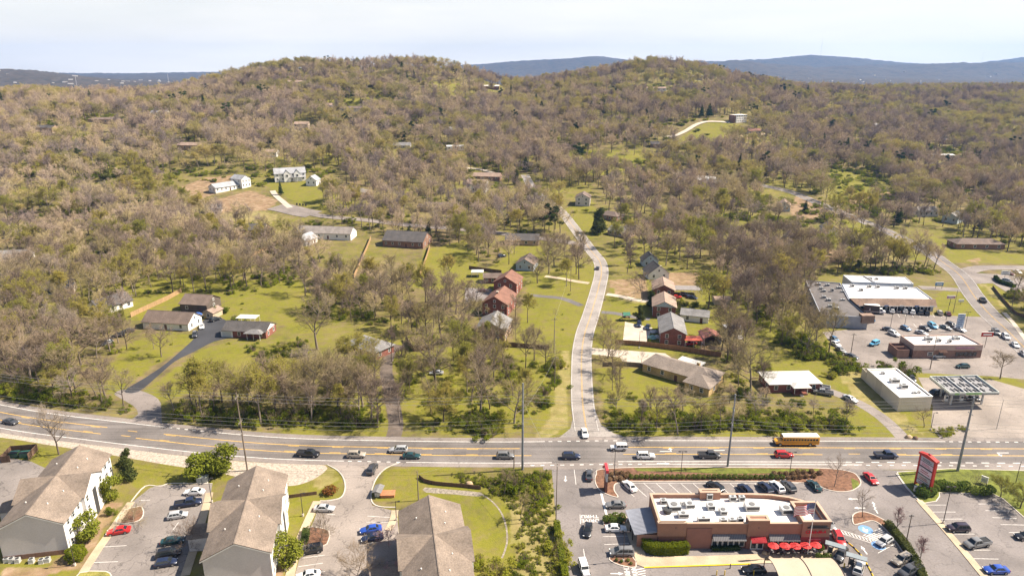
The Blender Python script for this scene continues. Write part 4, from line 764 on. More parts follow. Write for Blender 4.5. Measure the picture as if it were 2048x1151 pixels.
def boxtruck():
    p = G(1748,626); t = thing('box_truck', 'white box truck with dark panel parked at the shops', 'truck', (p.x, p.y, .035), heading(1748,626,6,.6), RT)
    m = MB(); m.box(-4.2,1.6,-1.2,1.2,1.05,3.6); m.build('cargo_box', mat('box_truck_side', (.06,.05,.045), .6, var=.2), t)
    m = MB(); m.box(-4.22,1.62,-1.22,1.22,3.6,3.66); m.build('box_roof', M_TRIM, t)
    m = loft([(1.7,1.1,.6,1.5,2.4,.95),(2.7,1.1,.6,1.5,2.35,.9),(3.2,1.05,.6,1.45,1.6,.9),(4.0,.98,.6,1.2,1.4,.8)]); ob('cab', fixn(m.mesh('cab', paint('white'))), t)
    m = MB(); m.quad((3.22,-.86,1.66),(3.22,.86,1.66),(2.74,.84,2.28),(2.74,-.84,2.28)); m.build('windscreen', M_CARGL, t)
    for s in (-1, 1): m = MB(); q = [(1.9,s*1.10,1.55),(2.75,s*1.10,1.55),(2.6,s*1.0,2.2),(1.9,s*1.0,2.2)]; m.quad(*(q if s < 0 else q[::-1])); m.build('side_window', M_CARGL, t)
    m = MB(); m.box(-4.2,1.8,-.5,.5,.7,1.05); m.build('chassis', M_BLK, t); m = MB(); m.box(-4.2,1.6,-1.21,-1.18,.85,1.05); m.box(-4.2,1.6,1.18,1.21,.85,1.05); m.build('side_rail', M_TRIM, t)
    m = MB(); m.add([(-2.2,-1.215,1.5),(-1.7,-1.215,1.5),(-1.95,-1.215,2.6)], [(0,1,2)]); m.build('white_emblem', M_TRIM, t)
    tm, hm = wheel_mesh(.45, .3)
    for ax in (-2.9, 2.9):
        for s in (-1, 1): w = ob('wheel', tm, t, (ax, s*1.0, .45)); ob('rim', hm, w)
boxtruck()
# ------------------------------------------------------------------ houses
WIN = {}
def win_mesh(w, h, fm=M_TRIM):
    k = (w, h, fm.name)
    if k not in WIN:
        f = MB(); t = .11
        f.box(-w/2-t,-w/2,-.06,.05,-h/2-t,h/2+t); f.box(w/2,w/2+t,-.06,.05,-h/2-t,h/2+t); f.box(-w/2,w/2,-.06,.05,h/2,h/2+t); f.box(-w/2,w/2,-.09,.05,-h/2-t,-h/2); f.box(-w/2,w/2,-.045,.05,-.03,.03)
        g = MB(); g.box(-w/2,w/2,-.025,.04,-h/2,h/2)
        WIN[k] = (f.mesh('window', fm), g.mesh('pane', M_GLASS))
    return WIN[k]
def window(parent, x, y, z, rz, w=1.0, h=1.3, fm=M_TRIM):
    f, g = win_mesh(w, h, fm); o = ob('window', f, parent, (x, y, z), rz); ob('pane', g, o); return o
def door(parent, x, y, rz, m, w=1.0, h=2.1, z=0.0, name='door'):
    b = MB(); b.box(-w/2,w/2,-.07,.04,0,h); o = b.build(name, m, parent, (x, y, z), rz)
    if name == 'door': k = MB(); k.box(w*.32,w*.38,-.12,-.07,h*.45,h*.52); k.build('handle', M_CHROME, o)
    return o
def gable_shell(L, W, H_, rh):
    w = W/2; l = L/2; v = []; 
    for x in (-l, l): v += [(x,-w,-.4),(x,w,-.4),(x,w,H_),(x,0,H_+rh),(x,-w,H_)]
    return MB().add(v, [(4,3,2,1,0),(5,6,7,8,9),(0,5,9,4),(2,7,6,1),(1,6,5,0)])
def gable_roof(L, W, H_, rh, e=.5, t=.16):
    m = MB(); l = L/2+e*.7; s = rh/(W/2); w = W/2+e; z0 = H_-e*s
    for sg in (-1, 1):
        a = [(-l,0,H_+rh+.02),(l,0,H_+rh+.02),(l,sg*w,z0+.02),(-l,sg*w,z0+.02)]; b = [(x,y,z+t) for x, y, z in a]
        f = [(0,1,2,3),(7,6,5,4),(0,4,5,1),(1,5,6,2),(2,6,7,3),(3,7,4,0)] 
        m.add(a+b, f if sg > 0 else [q[::-1] for q in f])
    return m
def hip_roof(L, W, H_, rh, e=.55, t=.14):
    m = MB(); l = L/2+e; w = W/2+e; r = max(.2, l-w); z0 = H_; 
    v = [(-l,-w,z0),(l,-w,z0),(l,w,z0),(-l,w,z0),(-r,0,z0+rh),(r,0,z0+rh),(-l,-w,z0-t),(l,-w,z0-t),(l,w,z0-t),(-l,w,z0-t)]
    return m.add(v, [(0,1,5,4),(1,2,5),(2,3,4,5),(3,0,4),(9,8,7,6),(6,7,1,0),(7,8,2,1),(8,9,3,2),(9,6,0,3)])
def house(label, pos, rz, L, W, H_, rh, wm, rm, roof='gable', nw=(3,2), st=1, name='house', cat='house', chim=None, dr='front', ww=(1.0,1.3), fm=M_TRIM, group='houses among the trees', gablem=None, keep=True, skirt=0):
    z = min(gz(pos.x+dx*L/2.2, pos.y+dy*W/2.2) for dx in (-1,1) for dy in (-1,1)) if pos.y > 300 else 0.0
    zt = max(gz(pos.x+dx*L/3, pos.y+dy*W/3) for dx in (-1,0,1) for dy in (-1,0,1)) if pos.y > 300 else 0.0
    base = (z+zt)/2
    t = thing(name, label, cat, (pos.x, pos.y, base), rz, group)
    if zt-z > .3: f = MB(); f.box(-L/2+.03,L/2-.03,-W/2+.03,W/2-.03,z-base-.6,-.38); f.build('foundation', M_CONC, t)
    w = gable_shell(L, W, H_, rh if roof == 'gable' else .001)
    w.build('wall', wm, t)
    if gablem and roof == 'gable':
        for sx in (-1, 1): g = MB(); x = sx*(L/2+.03); q = [(x,-W/2,H_),(x,W/2,H_),(x,0,H_+rh)]; g.quad(*(q if sx > 0 else q[::-1])); g.build('gable_siding', gablem, t)
    rf = (gable_roof if roof == 'gable' else hip_roof)(L, W, H_, rh).build('roof', rm, t)
    if roof == 'gable': rc = MB(); rc.box(-L/2-.4,L/2+.4,-.12,.12,H_+rh+.15,H_+rh+.21); rc.build('ridge_cap', rm, rf)
    if chim is not None:
        c = MB(); cx, cyy, ch = chim; c.box(cx-.5,cx+.5,cyy-.4,cyy+.4,H_*.5,H_+rh+ch); o = c.build('chimney', B_BROWN if wm is not B_YEL else B_YEL, rf); c = MB(); c.box(cx-.58,cx+.58,cyy-.48,cyy+.48,H_+rh+ch,H_+rh+ch+.12); c.build('chimney_cap', M_CONC, rf)
    def facing(a): return -cos(rz+a+pi/2)*0 + (cos(rz+a) if False else 0)
    fh = H_/st
    for k in range(st):
        zz = fh*k+fh*.56
        for side, a, n, half, ln in (('front',0,nw[0],W/2,L), ('right',pi/2,nw[1],L/2,W), ('back',pi,nw[0],W/2,L), ('left',-pi/2,nw[1],L/2,W)):
            nx = cos(rz+a-pi/2); ny = sin(rz+a-pi/2)
            if nx*pos.x+ny*pos.y > .30*sqrt(pos.x**2+pos.y**2): continue
            for i in range(n):
                u = -ln/2+ln*(i+.5)/n
                isd = (dr == side and k == 0 and i == n//2)
                lx = u*cos(a)-(-half)*0; 
                X = u*cos(a)+half*sin(a); Y = u*sin(a)-half*cos(a)
                if isd: door(t, X, Y, a, mat('dark_painted_door', (.12,.05,.04), .5, var=.1))
                else: window(t, X, Y, zz, a, ww[0], min(ww[1], fh*.6), fm)
    if roof == 'gable' and rh > 2.4:
        for a, sx in ((pi/2,1),(-pi/2,-1)):
            nx = cos(rz+a-pi/2); ny = sin(rz+a-pi/2)
            if nx*pos.x+ny*pos.y < .2*sqrt(pos.x**2+pos.y**2): window(t, sx*(L/2+.035), 0, H_+rh*.35, a, .8, .9, fm)
    if keep: 
        c = max(1, int(L/W+.5))
        for i in range(c): u = -L/2+L*(i+.5)/c; KEEP.append((pos.x+cos(rz)*u, pos.y+sin(rz)*u, W*.72+1.2))
        if pos.y > 330:
            dl = sqrt(pos.x**2+pos.y**2); ux, uy = -pos.x/dl, -pos.y/dl; KEEP.append((pos.x+ux*(W/2+6), pos.y+uy*(W/2+6), L*.42+2)); KEEP.append((pos.x+ux*(W/2+16), pos.y+uy*(W/2+16), L*.58 if pos.y > 560 else L*.2)); pos.y > 560 and KEEP.append((pos.x+ux*(W/2+27), pos.y+uy*(W/2+27), L*.48))
    return t
def rhouse(label, p1, p2, W, H_, rh, wm, rm, ext=0.0, **k):
    """a house from the two ends of its ridge as seen in the photograph"""
    c = G((p1[0]+p2[0])/2, (p1[1]+p2[1])/2, H_+rh); z0 = c.z; a = wv(p1[0], p1[1], z0+H_+rh); b = wv(p2[0], p2[1], z0+H_+rh)
    d = b-a; L = max(sqrt(d.x**2+d.y**2)+ext, 5.0)
    if k.get('roof') == 'hip': L += W*.95
    return house(label, Vector((c.x, c.y, z0)), atan2(d.y, d.x), L, W, H_, rh, wm, rm, **k)
def chouse(label, px, py, rz, L, W, H_, rh, wm, rm, **k): return house(label, G(px, py), radians(rz), L, W, H_, rh, wm, rm, **k)

rhouse('white cottage with long brown roof beside the black driveway', (297,620), (387,625), 9, 3, 2.9, S_WHITE, R_BROWN, nw=(3,2))
rhouse('dark brown barn behind the white cottage', (372,587), (425,590), 10, 3.6, 2.6, mat('dark_barn_boards', (.11,.085,.07), .9, var=.2), R_BROWN, nw=(2,1), name='barn', cat='barn')
chouse('small tan shed attached in front of the dark barn', 427, 632, 75, 6, 4.5, 2.6, 1.0, S_TAN, R_LTBR, nw=(0,1), name='shed', cat='shed', dr='none')
t = rhouse('brick ranch house with charcoal roof and white garage door', (455,641), (540,644.5), 8.6, 2.8, 2.1, B_RED, R_DARK, nw=(4,2), gablem=S_WHITE)
m = MB(); m.box(-9.2,-4.6,-4.40,-4.2,.0,2.5); m.build('garage_surround', M_TRIM, t); m = MB(); m.box(-8.6,-5.2,-4.46,-4.40,.05,2.2); m.build('garage_door', mat('garage_door_grey', (.50,.52,.52), .5, var=.05), t)
pr = hip_roof(6, 4, 2.75, .9).build('porch_roof', R_GREY, t, (4.4,-4.3,0)); m = MB(); [m.tube((x,-6.1,0),(x,-6.1,2.6),.09) for x in (1.9,4.4,6.9)]; m.build('porch_post', M_TRIM, t)
def canopy_roof(label, px, py, rz, L, W, h, rm, name='carport', n=2, slope=.0):
    p = G(px, py); t = thing(name, label, 'carport', p, radians(rz), 'sheds and carports'); m = MB(); m.box(-L/2,L/2,-W/2,W/2,h,h+.15); k = MB()
    for i in range(int(L/.45)): x = -L/2+.2+i*.45; k.box(x-.03,x+.03,-W/2,W/2,h+.15,h+.20)
    r = m.build('roof', rm, t); k.build('roof_seam', rm, r)
    for i in range(n+1):
        for s in (-1, 1): q = MB(); x = -L/2+.2+(L-.4)*i/n; q.tube((x,s*(W/2-.2),0),(x,s*(W/2-.2),h),.07); q.build('post', M_TRIM, t)
    KEEP.append((p.x, p.y, L*.6)); return t
canopy_roof('white flat patio canopy behind the brick ranch house', 497, 646, -5, 8, 4.5, 2.7, R_PALE)
chouse('small brick house with grey roof hidden by the pale tree', 740, 702, -35, 15, 9, 2.9, 2.2, B_RED, R_GREY, roof='hip', nw=(3,2))
rhouse('two storey red brick house with rust roof, front one of the pair', (985,597), (1013,567.5), 10.5, 5.2, 3.0, B_RED, R_RUST, nw=(3,3), st=2, ww=(.95,1.3), chim=(-3,0,.8), ext=-6)
rhouse('two storey red brick house with rust roof, rear one of the pair', (1006,557), (1027,535), 10.5, 5.2, 3.0, B_RED, R_RUST, nw=(3,2), st=2, ext=-7)
rhouse('low brick wing with brown roof beside the rear red brick house', (968,546), (1003,546), 6, 2.8, 1.3, B_RED, R_BROWN, nw=(3,0), name='house_wing', dr='none')
canopy_roof('white metal carport at the end of the low brick wing', 955, 552, 0, 6, 5, 2.5, R_PALE)
rhouse('pale blue gabled house with brown roof under the trees', (1047,521), (1062,503), 9, 3.4, 2.6, S_BLUE, R_BROWN, nw=(3,2), ext=-6)
rhouse('tan two storey house behind bare trees below the brick pair', (978,648), (997,618), 11, 4.6, 2.8, B_TAN, R_GREY, nw=(3,2), st=2, ext=-4)
rhouse('two storey red brick house with grey roof beside the concrete pad', (1348,657), (1341,622), 9, 4.6, 2.2, B_RED, R_GREY, nw=(4,2), st=2, ext=-2)
rhouse('two storey brick house with light brown roof and pale blue gable', (1330,606), (1328,580), 9, 4.6, 2.2, B_RED, R_LTBR, nw=(4,2), st=2, gablem=S_BLUE, ext=-4)
rhouse('two storey brick house with light brown roof, farthest of the row', (1329,573), (1325,550), 9, 4.6, 2.2, B_RED, R_LTBR, nw=(4,2), st=2, ext=-5)
rhouse('white cape house with steep grey roof and chimney stack', (1319,531), (1307,521), 10, 3, 3.8, S_WHITE, R_DARK, nw=(3,2), chim=(-3,-1.0,-.6))
rhouse('small pale blue house with steep dark roof behind the white cape', (1302,509), (1297,502), 8, 3, 3.2, S_BLUE, R_DARK, nw=(2,2))
canopy_roof('long grey metal carport behind the light brown roofed houses', 1372, 588, -3, 13, 6.5, 2.9, mat('grey_metal_roof', (.36,.32,.29), .5, .2, var=.15), n=4)
rhouse('low annex with grey roof and white end wall', (1366,616), (1416,621), 8, 2.7, 1.3, S_WHITE, R_GREY, nw=(2,1), name='annex', ext=1)
canopy_roof('small bright red roofed lean-to beside the brick house', 1384, 690, -2, 6.4, 4.5, 2.6, R_RED)
t = thing('garage', 'open garage with faded red gable roof', 'garage', G(1419,682), radians(92), 'sheds and carports'); gable_roof(7.5,6.4,2.6,1.3,.3).build('roof', mat('faded_red_roof', (.40,.16,.12), .6, var=.2), t)
for s in (-1, 1): m = MB(); m.box(-3.7,3.7,s*3.1-.06,s*3.1+.06,0,2.6); m.build('side_wall', S_GREY, t)
m = MB(); m.box(3.6,3.72,-3.1,3.1,0,2.6); m.build('back_wall', S_GREY, t); KEEP.append((G(1419,682).x, G(1419,682).y, 5))
chouse('beige metal storage shed on bare soil', 1442, 606, 0, 6.5, 4.5, 2.4, .7, S_TAN, R_LTBR, nw=(1,0), name='shed', cat='shed')
chouse('grey metal lean-to shed at the edge of the thicket', 1464, 664, -3, 6.5, 4, 2.2, .5, S_GREY, R_LGREY, nw=(1,0), name='shed', cat='shed', dr='none')
t = rhouse('long yellow brick ranch house with hipped brown grey roof', (1324,712), (1408,735), 9.5, 3.1, 2.0, B_YEL, shingle('brown_grey_roof', (.235,.19,.155)), roof='hip', nw=(5,2), chim=(4,3.2,-.2), name='ranch_house', ext=0)
w = gable_shell(7.5, 8, 3.08, .001).build('wing_wall', B_YEL, t, (9.0,-5.2,0), -pi/2); hip_roof(7.8, 8, 3.12, 1.8).build('wing_roof', MATS['brown_grey_roof'], t, (9.0,-5.2,0), -pi/2)
for x, y, a in ((7.2,-8.98,0),(10.6,-8.98,0),(13.02,-5.0,pi/2)): window(t, x, y, 1.7, a)
m = MB(); m.box(-4.5,4.0,4.6,9.4,2.7,2.85); cr_ = m.build('carport_roof', R_PALE, t)
for x in (-4.2, 3.6): m = MB(); m.tube((x,9.1,0),(x,9.1,2.7),.08); m.build('carport_post', M_TRIM, t)
t = rhouse('small red brick house with white hipped metal roof on the slope', (1556,746), (1604,745), 8.6, 3.0, 1.5, B_RED, R_PALE, roof='hip', nw=(4,2), name='bungalow')
hip_roof(4.6,3.2,2.85,.9).build('porch_roof', R_PALE, t, (1.0,-5.2,0)); m = MB(); m.box(-1.2,3.2,-6.6,-4.3,0,.5); m.build('porch_floor', B_RED, t)
for x in (-1.0, 3.0): m = MB(); m.tube((x,-6.4,.5),(x,-6.4,2.8),.1); m.build('porch_post', M_TRIM, t)
m = MB(); [m.box(.6,1.6,-6.6-.35*(i+1),-6.6-.35*i,0,.5-.12*(i+1)) for i in range(3)]; m.build('porch_step', M_CONC, t)
# houses at and beyond the middle distance
for a in [
 ('charcoal roofed house with white end wall in the left woods',222,618,60,14,9,3,2.8,S_WHITE,R_DARK), ('dark roofed house with pale gable among the left trees',113,585,25,15,9,3,2.8,S_TAN,R_DARK), ('long grey roofed house at the left picture edge',25,520,10,18,9,3,2.4,S_WHITE,R_GREY),
 ('dark brick house behind the orange fence',508,472,0,16,10,5,2.5,B_BROWN,R_DARK), ('house with pale stone walls hidden by trees below the building site',428,424,20,10,8,3.2,2.2,S_GREY,R_GREY), ('brown brick ranch house under trees left of the street',715,391,5,16,9,3,2.4,B_BROWN,R_GREY), ('long low brown roofed house behind the grey street trees',872,420,0,24,10,3,2.6,B_TAN,R_BROWN),
 ('light two storey house with double garage on the middle slope',955,381,-10,15,11,6,2.6,S_WHITE,R_LTBR), ('pale grey outbuilding below the garage house',992,403,10,8,6,3,2,S_GREY,R_LTBR), ('two storey pale house with brown roof at the bend of the side road',1166,408,80,12,10,5.6,2.6,S_GREY,R_BROWN),
 ('grey roofed bungalow beside the dark magnolia',1243,470,-40,14,9,3,2.2,B_TAN,R_GREY), ('brown roofed bungalow behind the magnolia',1222,437,-40,14,9,3,2.2,B_BROWN,R_BROWN), ('dark roofed house in shade left of the side road bend',1045,486,-5,19,10,3,2.6,B_TAN,R_DARK),
 ('pale gabled house beside the valley road',1567,419,70,12,8,4,2.8,S_BLUE,R_LTBR), ('white gabled house on the lawn by the valley road',1656,468,80,11,8,4,2.6,S_WHITE,R_DARK), ('dark roofed low house behind the valley pines',1432,371,-10,20,10,3,2.2,B_BROWN,R_DARK), ('long shaded brick ranch right of the valley road',1950,494,-3,26,10,3,2.2,B_BROWN,R_BROWN),
 ('grey house in deep shade on the right slope',1848,430,5,14,9,3.5,2.4,S_GREY,R_GREY), ('pale blue house in shade on the right slope',1905,443,40,12,9,4,2.4,S_BLUE,R_GREY), ('modern flat gabled stone house on the left hill',212,245,-5,30,12,4,1.6,B_TAN,R_BROWN), ('white house on the left hill beside the stone one',322,234,0,18,9,5,2.2,S_WHITE,R_GREY),
 ('orange brick house with white flat roof high on the left hill',398,222,0,16,9,6,.8,B_ORANGE,R_PALE), ('stone house with pale chimney on the left slope',382,298,-10,20,10,4,2,B_TAN,R_LTBR), ('tan three storey house on the hill above the building site',605,262,5,14,10,7.5,2,S_TAN,R_LTBR), ('small white house high in the middle woods',902,268,60,8,7,5,2.4,S_WHITE,R_PALE),
 ('pale flat roofed house in the middle woods',910,299,10,16,9,3.5,.8,S_WHITE,R_PALE), ('grey low house in the upper middle woods',706,222,0,28,9,3.5,2,S_GREY,R_BROWN), ('small pale house left in the upper woods',655,217,10,12,8,4,2,S_WHITE,R_LTBR), ('red brick house with pale roof high on the main hill',983,178,0,22,9,4,1.6,B_RED,R_PALE), ('white house on the right hill crest',1312,182,-5,26,9,4,1.6,S_WHITE,R_LTBR),
 ('dark house near the top of the right hill',1390,158,-5,20,9,4,1.6,S_TAN,R_DARK), ('dark timber house below the hilltop drive',1315,293,-10,14,9,3,2.2,B_BROWN,R_DARK), ('white house with pale gable beside the far pines',1412,366,-20,14,9,3.2,2.4,S_WHITE,R_PALE), ('house with bright pyramid roof in the right woods',1748,258,45,9,9,3.5,3.4,S_GREY,R_LGREY),
 ('flat pale house with long roof on the right slope',1878,316,-3,24,10,3.5,.7,S_TAN,R_PALE), ('red brown house in the right hand woods',1893,287,0,12,8,4,2,B_RED,R_BROWN), ('pale house far right behind the woods',2035,247,0,16,9,4,2,S_WHITE,R_GREY), ('white gable house right of the hill crossing',1505,268,10,14,9,4,2,S_TAN,R_RUST), ('grey roof in the woods below the main hill',595,170,0,24,10,4,2,S_GREY,R_LTBR),
 ('tan house low on the main hill',835,260,10,12,8,4,2,S_TAN,R_LTBR), ('grey house in the centre woods',805,297,0,16,9,3.5,2.4,S_GREY,R_GREY), ('buff house on the far left slope',95,263,-8,18,9,4,2,B_TAN,R_DARK), ('small white house above the building site',545,312,0,10,8,4,2,S_WHITE,R_LTBR), ('pale house by the slope drive',975,358,-10,22,10,3,2.2,B_BROWN,R_LTBR),
 ('white house beside the orange brick one on the left hill',430,250,12,10,8,4,2,S_WHITE,R_GREY), ('long pale house on the far right crest',1990,187,0,26,10,4,1.4,S_WHITE,R_PALE)]: chouse(*a, nw=(4,2) if a[4] > 13 else (2,2), roof='hip' if a[0].startswith(('brown','long low','long shaded','modern')) else 'gable', st=2 if a[6] > 5 else 1, fm=M_TRIM, ww=(1.2,1.4), dr='none')
rhouse('white new house with low grey roof on bare orange soil', (428,367), (468,361.5), 9, 3.2, 2.4, S_WHITE, R_LGREY, nw=(6,2), ext=4)
rhouse('tall white gabled block of the new house', (471,348.5), (489,350.5), 8, 6.2, 2.4, S_WHITE, R_LGREY, nw=(2,3), st=2, ext=2)
t = rhouse('white farmhouse with grey roof, two front gables and chimney', (547,336.5), (609,333.5), 11, 6, 3.4, S_WHITE, R_LGREY, nw=(6,2), st=2, chim=(11,1,.5))
for x in (-2.5, 5): g = gable_shell(3, 4.6, 6, 2.4).build('front_gable_wall', S_WHITE, t, (x,-6.2,0), pi/2); gable_roof(8, 4.6, 6, 2.4, .4).build('front_gable_roof', R_LGREY, t, (x,-3.6,0), pi/2); window(t, x, -7.76, 4.3, 0, 1.5, 1.6)
m = MB(); m.box(-1,11,-8.4,-5.6,2.8,2.95); m.build('porch_roof', R_LGREY, t)
for x in (-.8,2,4.8,7.6,10.8): m = MB(); m.tube((x,-8.2,0),(x,-8.2,2.8),.12); m.build('porch_post', M_TRIM, t)
chouse('white garage wing right of the grey roofed farmhouse', 627, 369, 85, 9, 8, 4, 3, S_WHITE, R_LGREY, nw=(2,2))
rhouse('long white house with grey brown roof behind bare trees', (603,451), (701,454), 10, 3.6, 2.8, S_WHITE, shingle('taupe_roof', (.26,.225,.20)), nw=(6,2), ext=3)
chouse('white garage wing of the long white house', 612, 487, 70, 11, 8, 3.2, 2.6, S_WHITE, R_LGREY, nw=(2,1))
t = rhouse('large house with dark roof, long eaves and brick terrace', (776,460), (852,464), 15, 3.6, 4.0, B_BROWN, R_DARK, nw=(6,2), ext=1)
t = chouse('tall white hillside house with brick end tower', 1476, 243, 26, 15, 10, 7.6, .6, S_WHITE, R_WHITE, nw=(6,3), st=3, roof='hip'); m = MB(); m.box(-10,-7.7,-4,4,-1,7.6); m.build('brick_tower', B_BROWN, t)

# ------------------------------------------------------------------ apartment blocks
R_APT = R_TAN
def apartment(label, cx, cy, rz, extra):
    L, W, H_, rh = 26.5, 12.2, 7.5, 2.9
    t = thing('apartment_block', label, 'apartment block', (cx, cy, 0), rz, 'apartment blocks'); KEEP.extend([(cx+cos(rz)*u, cy+sin(rz)*u, 8.5) for u in (-9,0,9)])
    gable_shell(L, W, H_, rh).build('wall', [S_WHITE], t)
    g = MB(); x = -L/2-.03; g.quad((x,W/2,1.1),(x,-W/2,1.1),(x,-W/2,H_),(x,0,H_+rh-.02),(x,W/2,H_)); g.build('gable_siding', S_GREY, t)
    b = MB(); b.box(-L/2-.06,-L/2,-W/2-.02,W/2+.02,0,1.1); b.build('brick_base', B_BROWN, t)
    rf = gable_roof(L, W, H_, rh, .45).build('roof', R_APT, t); rc = MB(); rc.box(-L/2-.4,L/2+.4,-.12,.12,H_+rh+.15,H_+rh+.21); rc.build('ridge_cap', R_APT, rf)
    cg = gable_shell(W+1.6, 10, H_-.02, 2.75).build('cross_wing_wall', S_WHITE, t, (.6,0,0), pi/2); cro = gable_roof(W+1.6, 10, H_, 2.8, .35).build('cross_wing_roof', R_APT, t, (.6,0,.02), pi/2)
    y = -W/2-.83; m = MB(); m.box(-.9,.9,y-.03,y,0,6.6); m.build('stair_shade_panel', M_DARKU, t, (.6,0,0))  # flat dark panel: the shade of the open stairway put into its colour
    fr = MB(); fr.box(-L/2-.52,-L/2-.44,-W/2-.5,W/2+.5,H_-.36,H_-.34)
    for k in range(3):
        for x in (-11.2,-8.6,-6.0,-3.2,4.4,7.2,9.8,12.2):
            yy = -W/2 if abs(x-.6) > 5 else -W/2-.8
            window(t, x, yy, 1.5+2.45*k, 0, 1.0, 1.35)
            if x in (-8.6, 9.8): s = MB(); s.box(x-.95,x-.62,yy-.05,yy,1.5+2.45*k-.7,1.5+2.45*k+.7); s.build('shutter', R_GREY, t)
    for k in range(3):
        for x in (-10,-6,6,10): window(t, x, W/2, 1.5+2.45*k, pi, 1.0, 1.35)
    for x, y in ((-9,-2),(-4,-3),(5,-2.5),(9,-3),(-7,3),(8,3)):
        m = MB(); zz = H_+rh*(1-abs(y)/(W/2)); m.tube((x,y,zz),(x,y,zz+.45),.13); m.build('roof_vent', M_TRIM, rf)
    d = MB(); d.tube((-L/2-.1,-W/2-.06,0),(-L/2-.1,-W/2-.06,H_),.06); d.build('downpipe', M_TRIM, t)
    tr = MB()
    for s in (-1, 1): tr.add([(-L/2-.36,0,H_+rh-.22),(-L/2-.36,s*(W/2+.45),H_-.44),(-L/2-.36,s*(W/2+.45),H_-.20),(-L/2-.36,0,H_+rh+.02)], [(0,1,2,3) if s > 0 else (3,2,1,0)])
    tr.build('barge_board', M_TRIM, t)
    if extra:   # low entrance roofs on the shaded long side
        ex = MB(); ex.add([(extra[0]-2.6,W/2,3.2),(extra[0]+2.6,W/2,3.2),(extra[0]+2.6,W/2+6.5,3.2),(extra[0]-2.6,W/2+6.5,3.2),(extra[0],W/2,4.3),(extra[0],W/2+6.5,4.3)], [(0,4,5,3),(4,1,2,5),(3,5,2),(0,3,2,1)]); ex.build('entrance_roof', R_APT, t)
        ex = MB(); ex.box(extra[0]-2.3,extra[0]+2.3,W/2,W/2+6.2,0,3.2); ex.build('entrance_wall', S_GREY, t)
    return t
apartment('apartment block with grey gable end farthest left, beside the red coupe', -100.4, 130.2, radians(101), (2,))
apartment('middle apartment block with tan roof between the two parking lots', -55.1, 121.4, radians(101), (2,))
apartment('third apartment block with tan roof beside the grassy bank', -14.9, 110.2, radians(101), (0,))
# ------------------------------------------------------------------ flat roofed commercial buildings
def ring_wall(poly, z0, z1, th, mb):
    """wall ring following a footprint (counter-clockwise), th thick inwards"""
    n = len(poly); P_ = [Vector((x, y, 0)) for x, y in poly]; inn = []
    for i in range(n):
        a, b, c = P_[i-1], P_[i], P_[(i+1)%n]; d1 = (b-a).normalized(); d2 = (c-b).normalized(); n1 = Vector((-d1.y,d1.x,0)); n2 = Vector((-d2.y,d2.x,0)); k = (n1+n2); k = k/max(.3, k.dot(n1)); inn.append(b+k*th)
    v = [(p.x,p.y,z0) for p in P_]+[(p.x,p.y,z1) for p in P_]+[(p.x,p.y,z1) for p in inn]+[(p.x,p.y,z0) for p in inn]; f = []
    for i in range(n):
        j = (i+1)%n
        for r in range(3): f.append((r*n+i, r*n+j, (r+1)*n+j, (r+1)*n+i))
        f.append((3*n+i, 3*n+j, j, i))
    return mb.add(v, f)
def roof_unit(parent, x, y, z, w, d, h, fan=True, rz=0.0):
    m = MB(); m.box(-w/2,w/2,-d/2,d/2,.12,h); m.box(-w/2+.1,w/2-.1,-d/2+.1,d/2-.1,0,.12); o = m.build('roof_unit', M_UNIT, parent, (x,y,z), rz)
    g = MB(); g.box(-w/2+.15,w/2-.15,-d/2-.012,-d/2,h*.3,h*.85); g.build('grille', M_DARKU, o)
    if fan: g = MB(); g.tube((0,0,h),(0,0,h+.1), min(w,d)*.32, n=10); g.build('fan', M_FAN, o)
    return o
ST_TAN = mat('peach_stucco', (.305,.158,.105), .85, var=.1, scale=.5); BR_REST = courses('restaurant_brown_brick', (.19,.078,.056), (.24,.16,.13), .21, .3, 'Z', .16, .9, .15)
COPING = mat('tan_coping', (.46,.32,.23), .7, var=.08)
FP = [(30.6,120.0),(65.6,120.0),(65.6,126.2),(63.6,128.0),(61.0,129.4),(57.5,130.3),(53,130.6),(30.6,130.6)]
KEEP.extend([(x, 125, 8) for x in (32,40,48,56,64)])
rt = thing('restaurant', 'brown brick fast food restaurant with white flat roof and red script sign', 'restaurant', (0,0,0))
w = MB(); ring_wall(FP, 0, 3.1, .4, w); w.build('brick_wall', BR_REST, rt)
w = MB(); ring_wall(FP, 3.1, 6.0, .4, w); up = w.build('stucco_wall', ST_TAN, rt)
w = MB(); ring_wall([(x+(.06 if x > 48 else -.06), y+(.06 if y > 124 else -.06)) for x, y in FP], 6.0, 6.14, .55, w); w.build('coping', COPING, rt)
rf = MB(); rf.quad(*[(x+(.41 if x < 48 else -.41), y+(.41 if y < 124 else -.41), 5.15) for x, y in FP]); rr = rf.build('roof', R_WHITE, rt)
for x0, x1, y0, y1, h in ((49.0,53.4,119.75,121.6,6.9),(60.2,66.0,119.6,126.6,6.75),(41.5,46.0,129.6,131.0,6.9),(30.3,36.2,119.8,120.5,6.25)):
    poly = [(x0,y0),(x1,y0),(x1,y1),(x0,y1)]; m = MB()
    if x0 == 60.2: ring_wall(poly, 3.1, h, .4, m)
    else: m.box(x0,x1,y0,y1,3.1,h)
    tw = m.build('tower_wall', ST_TAN, rt); m = MB(); ring_wall([(x0-.08,y0-.08),(x1+.08,y0-.08),(x1+.08,y1+.08),(x0-.08,y1+.08)], h, h+.16, .6, m); m.build('tower_coping', COPING, tw)
m = MB(); m.box(48.9,53.5,119.7,120,0,3.1); m.build('entrance_pier', BR_REST, rt); m = MB(); m.box(60.1,66.05,119.55,120,0,3.1); m.build('corner_pier', mat('deep_red_brick', (.22,.055,.05), .9, var=.15), rt)
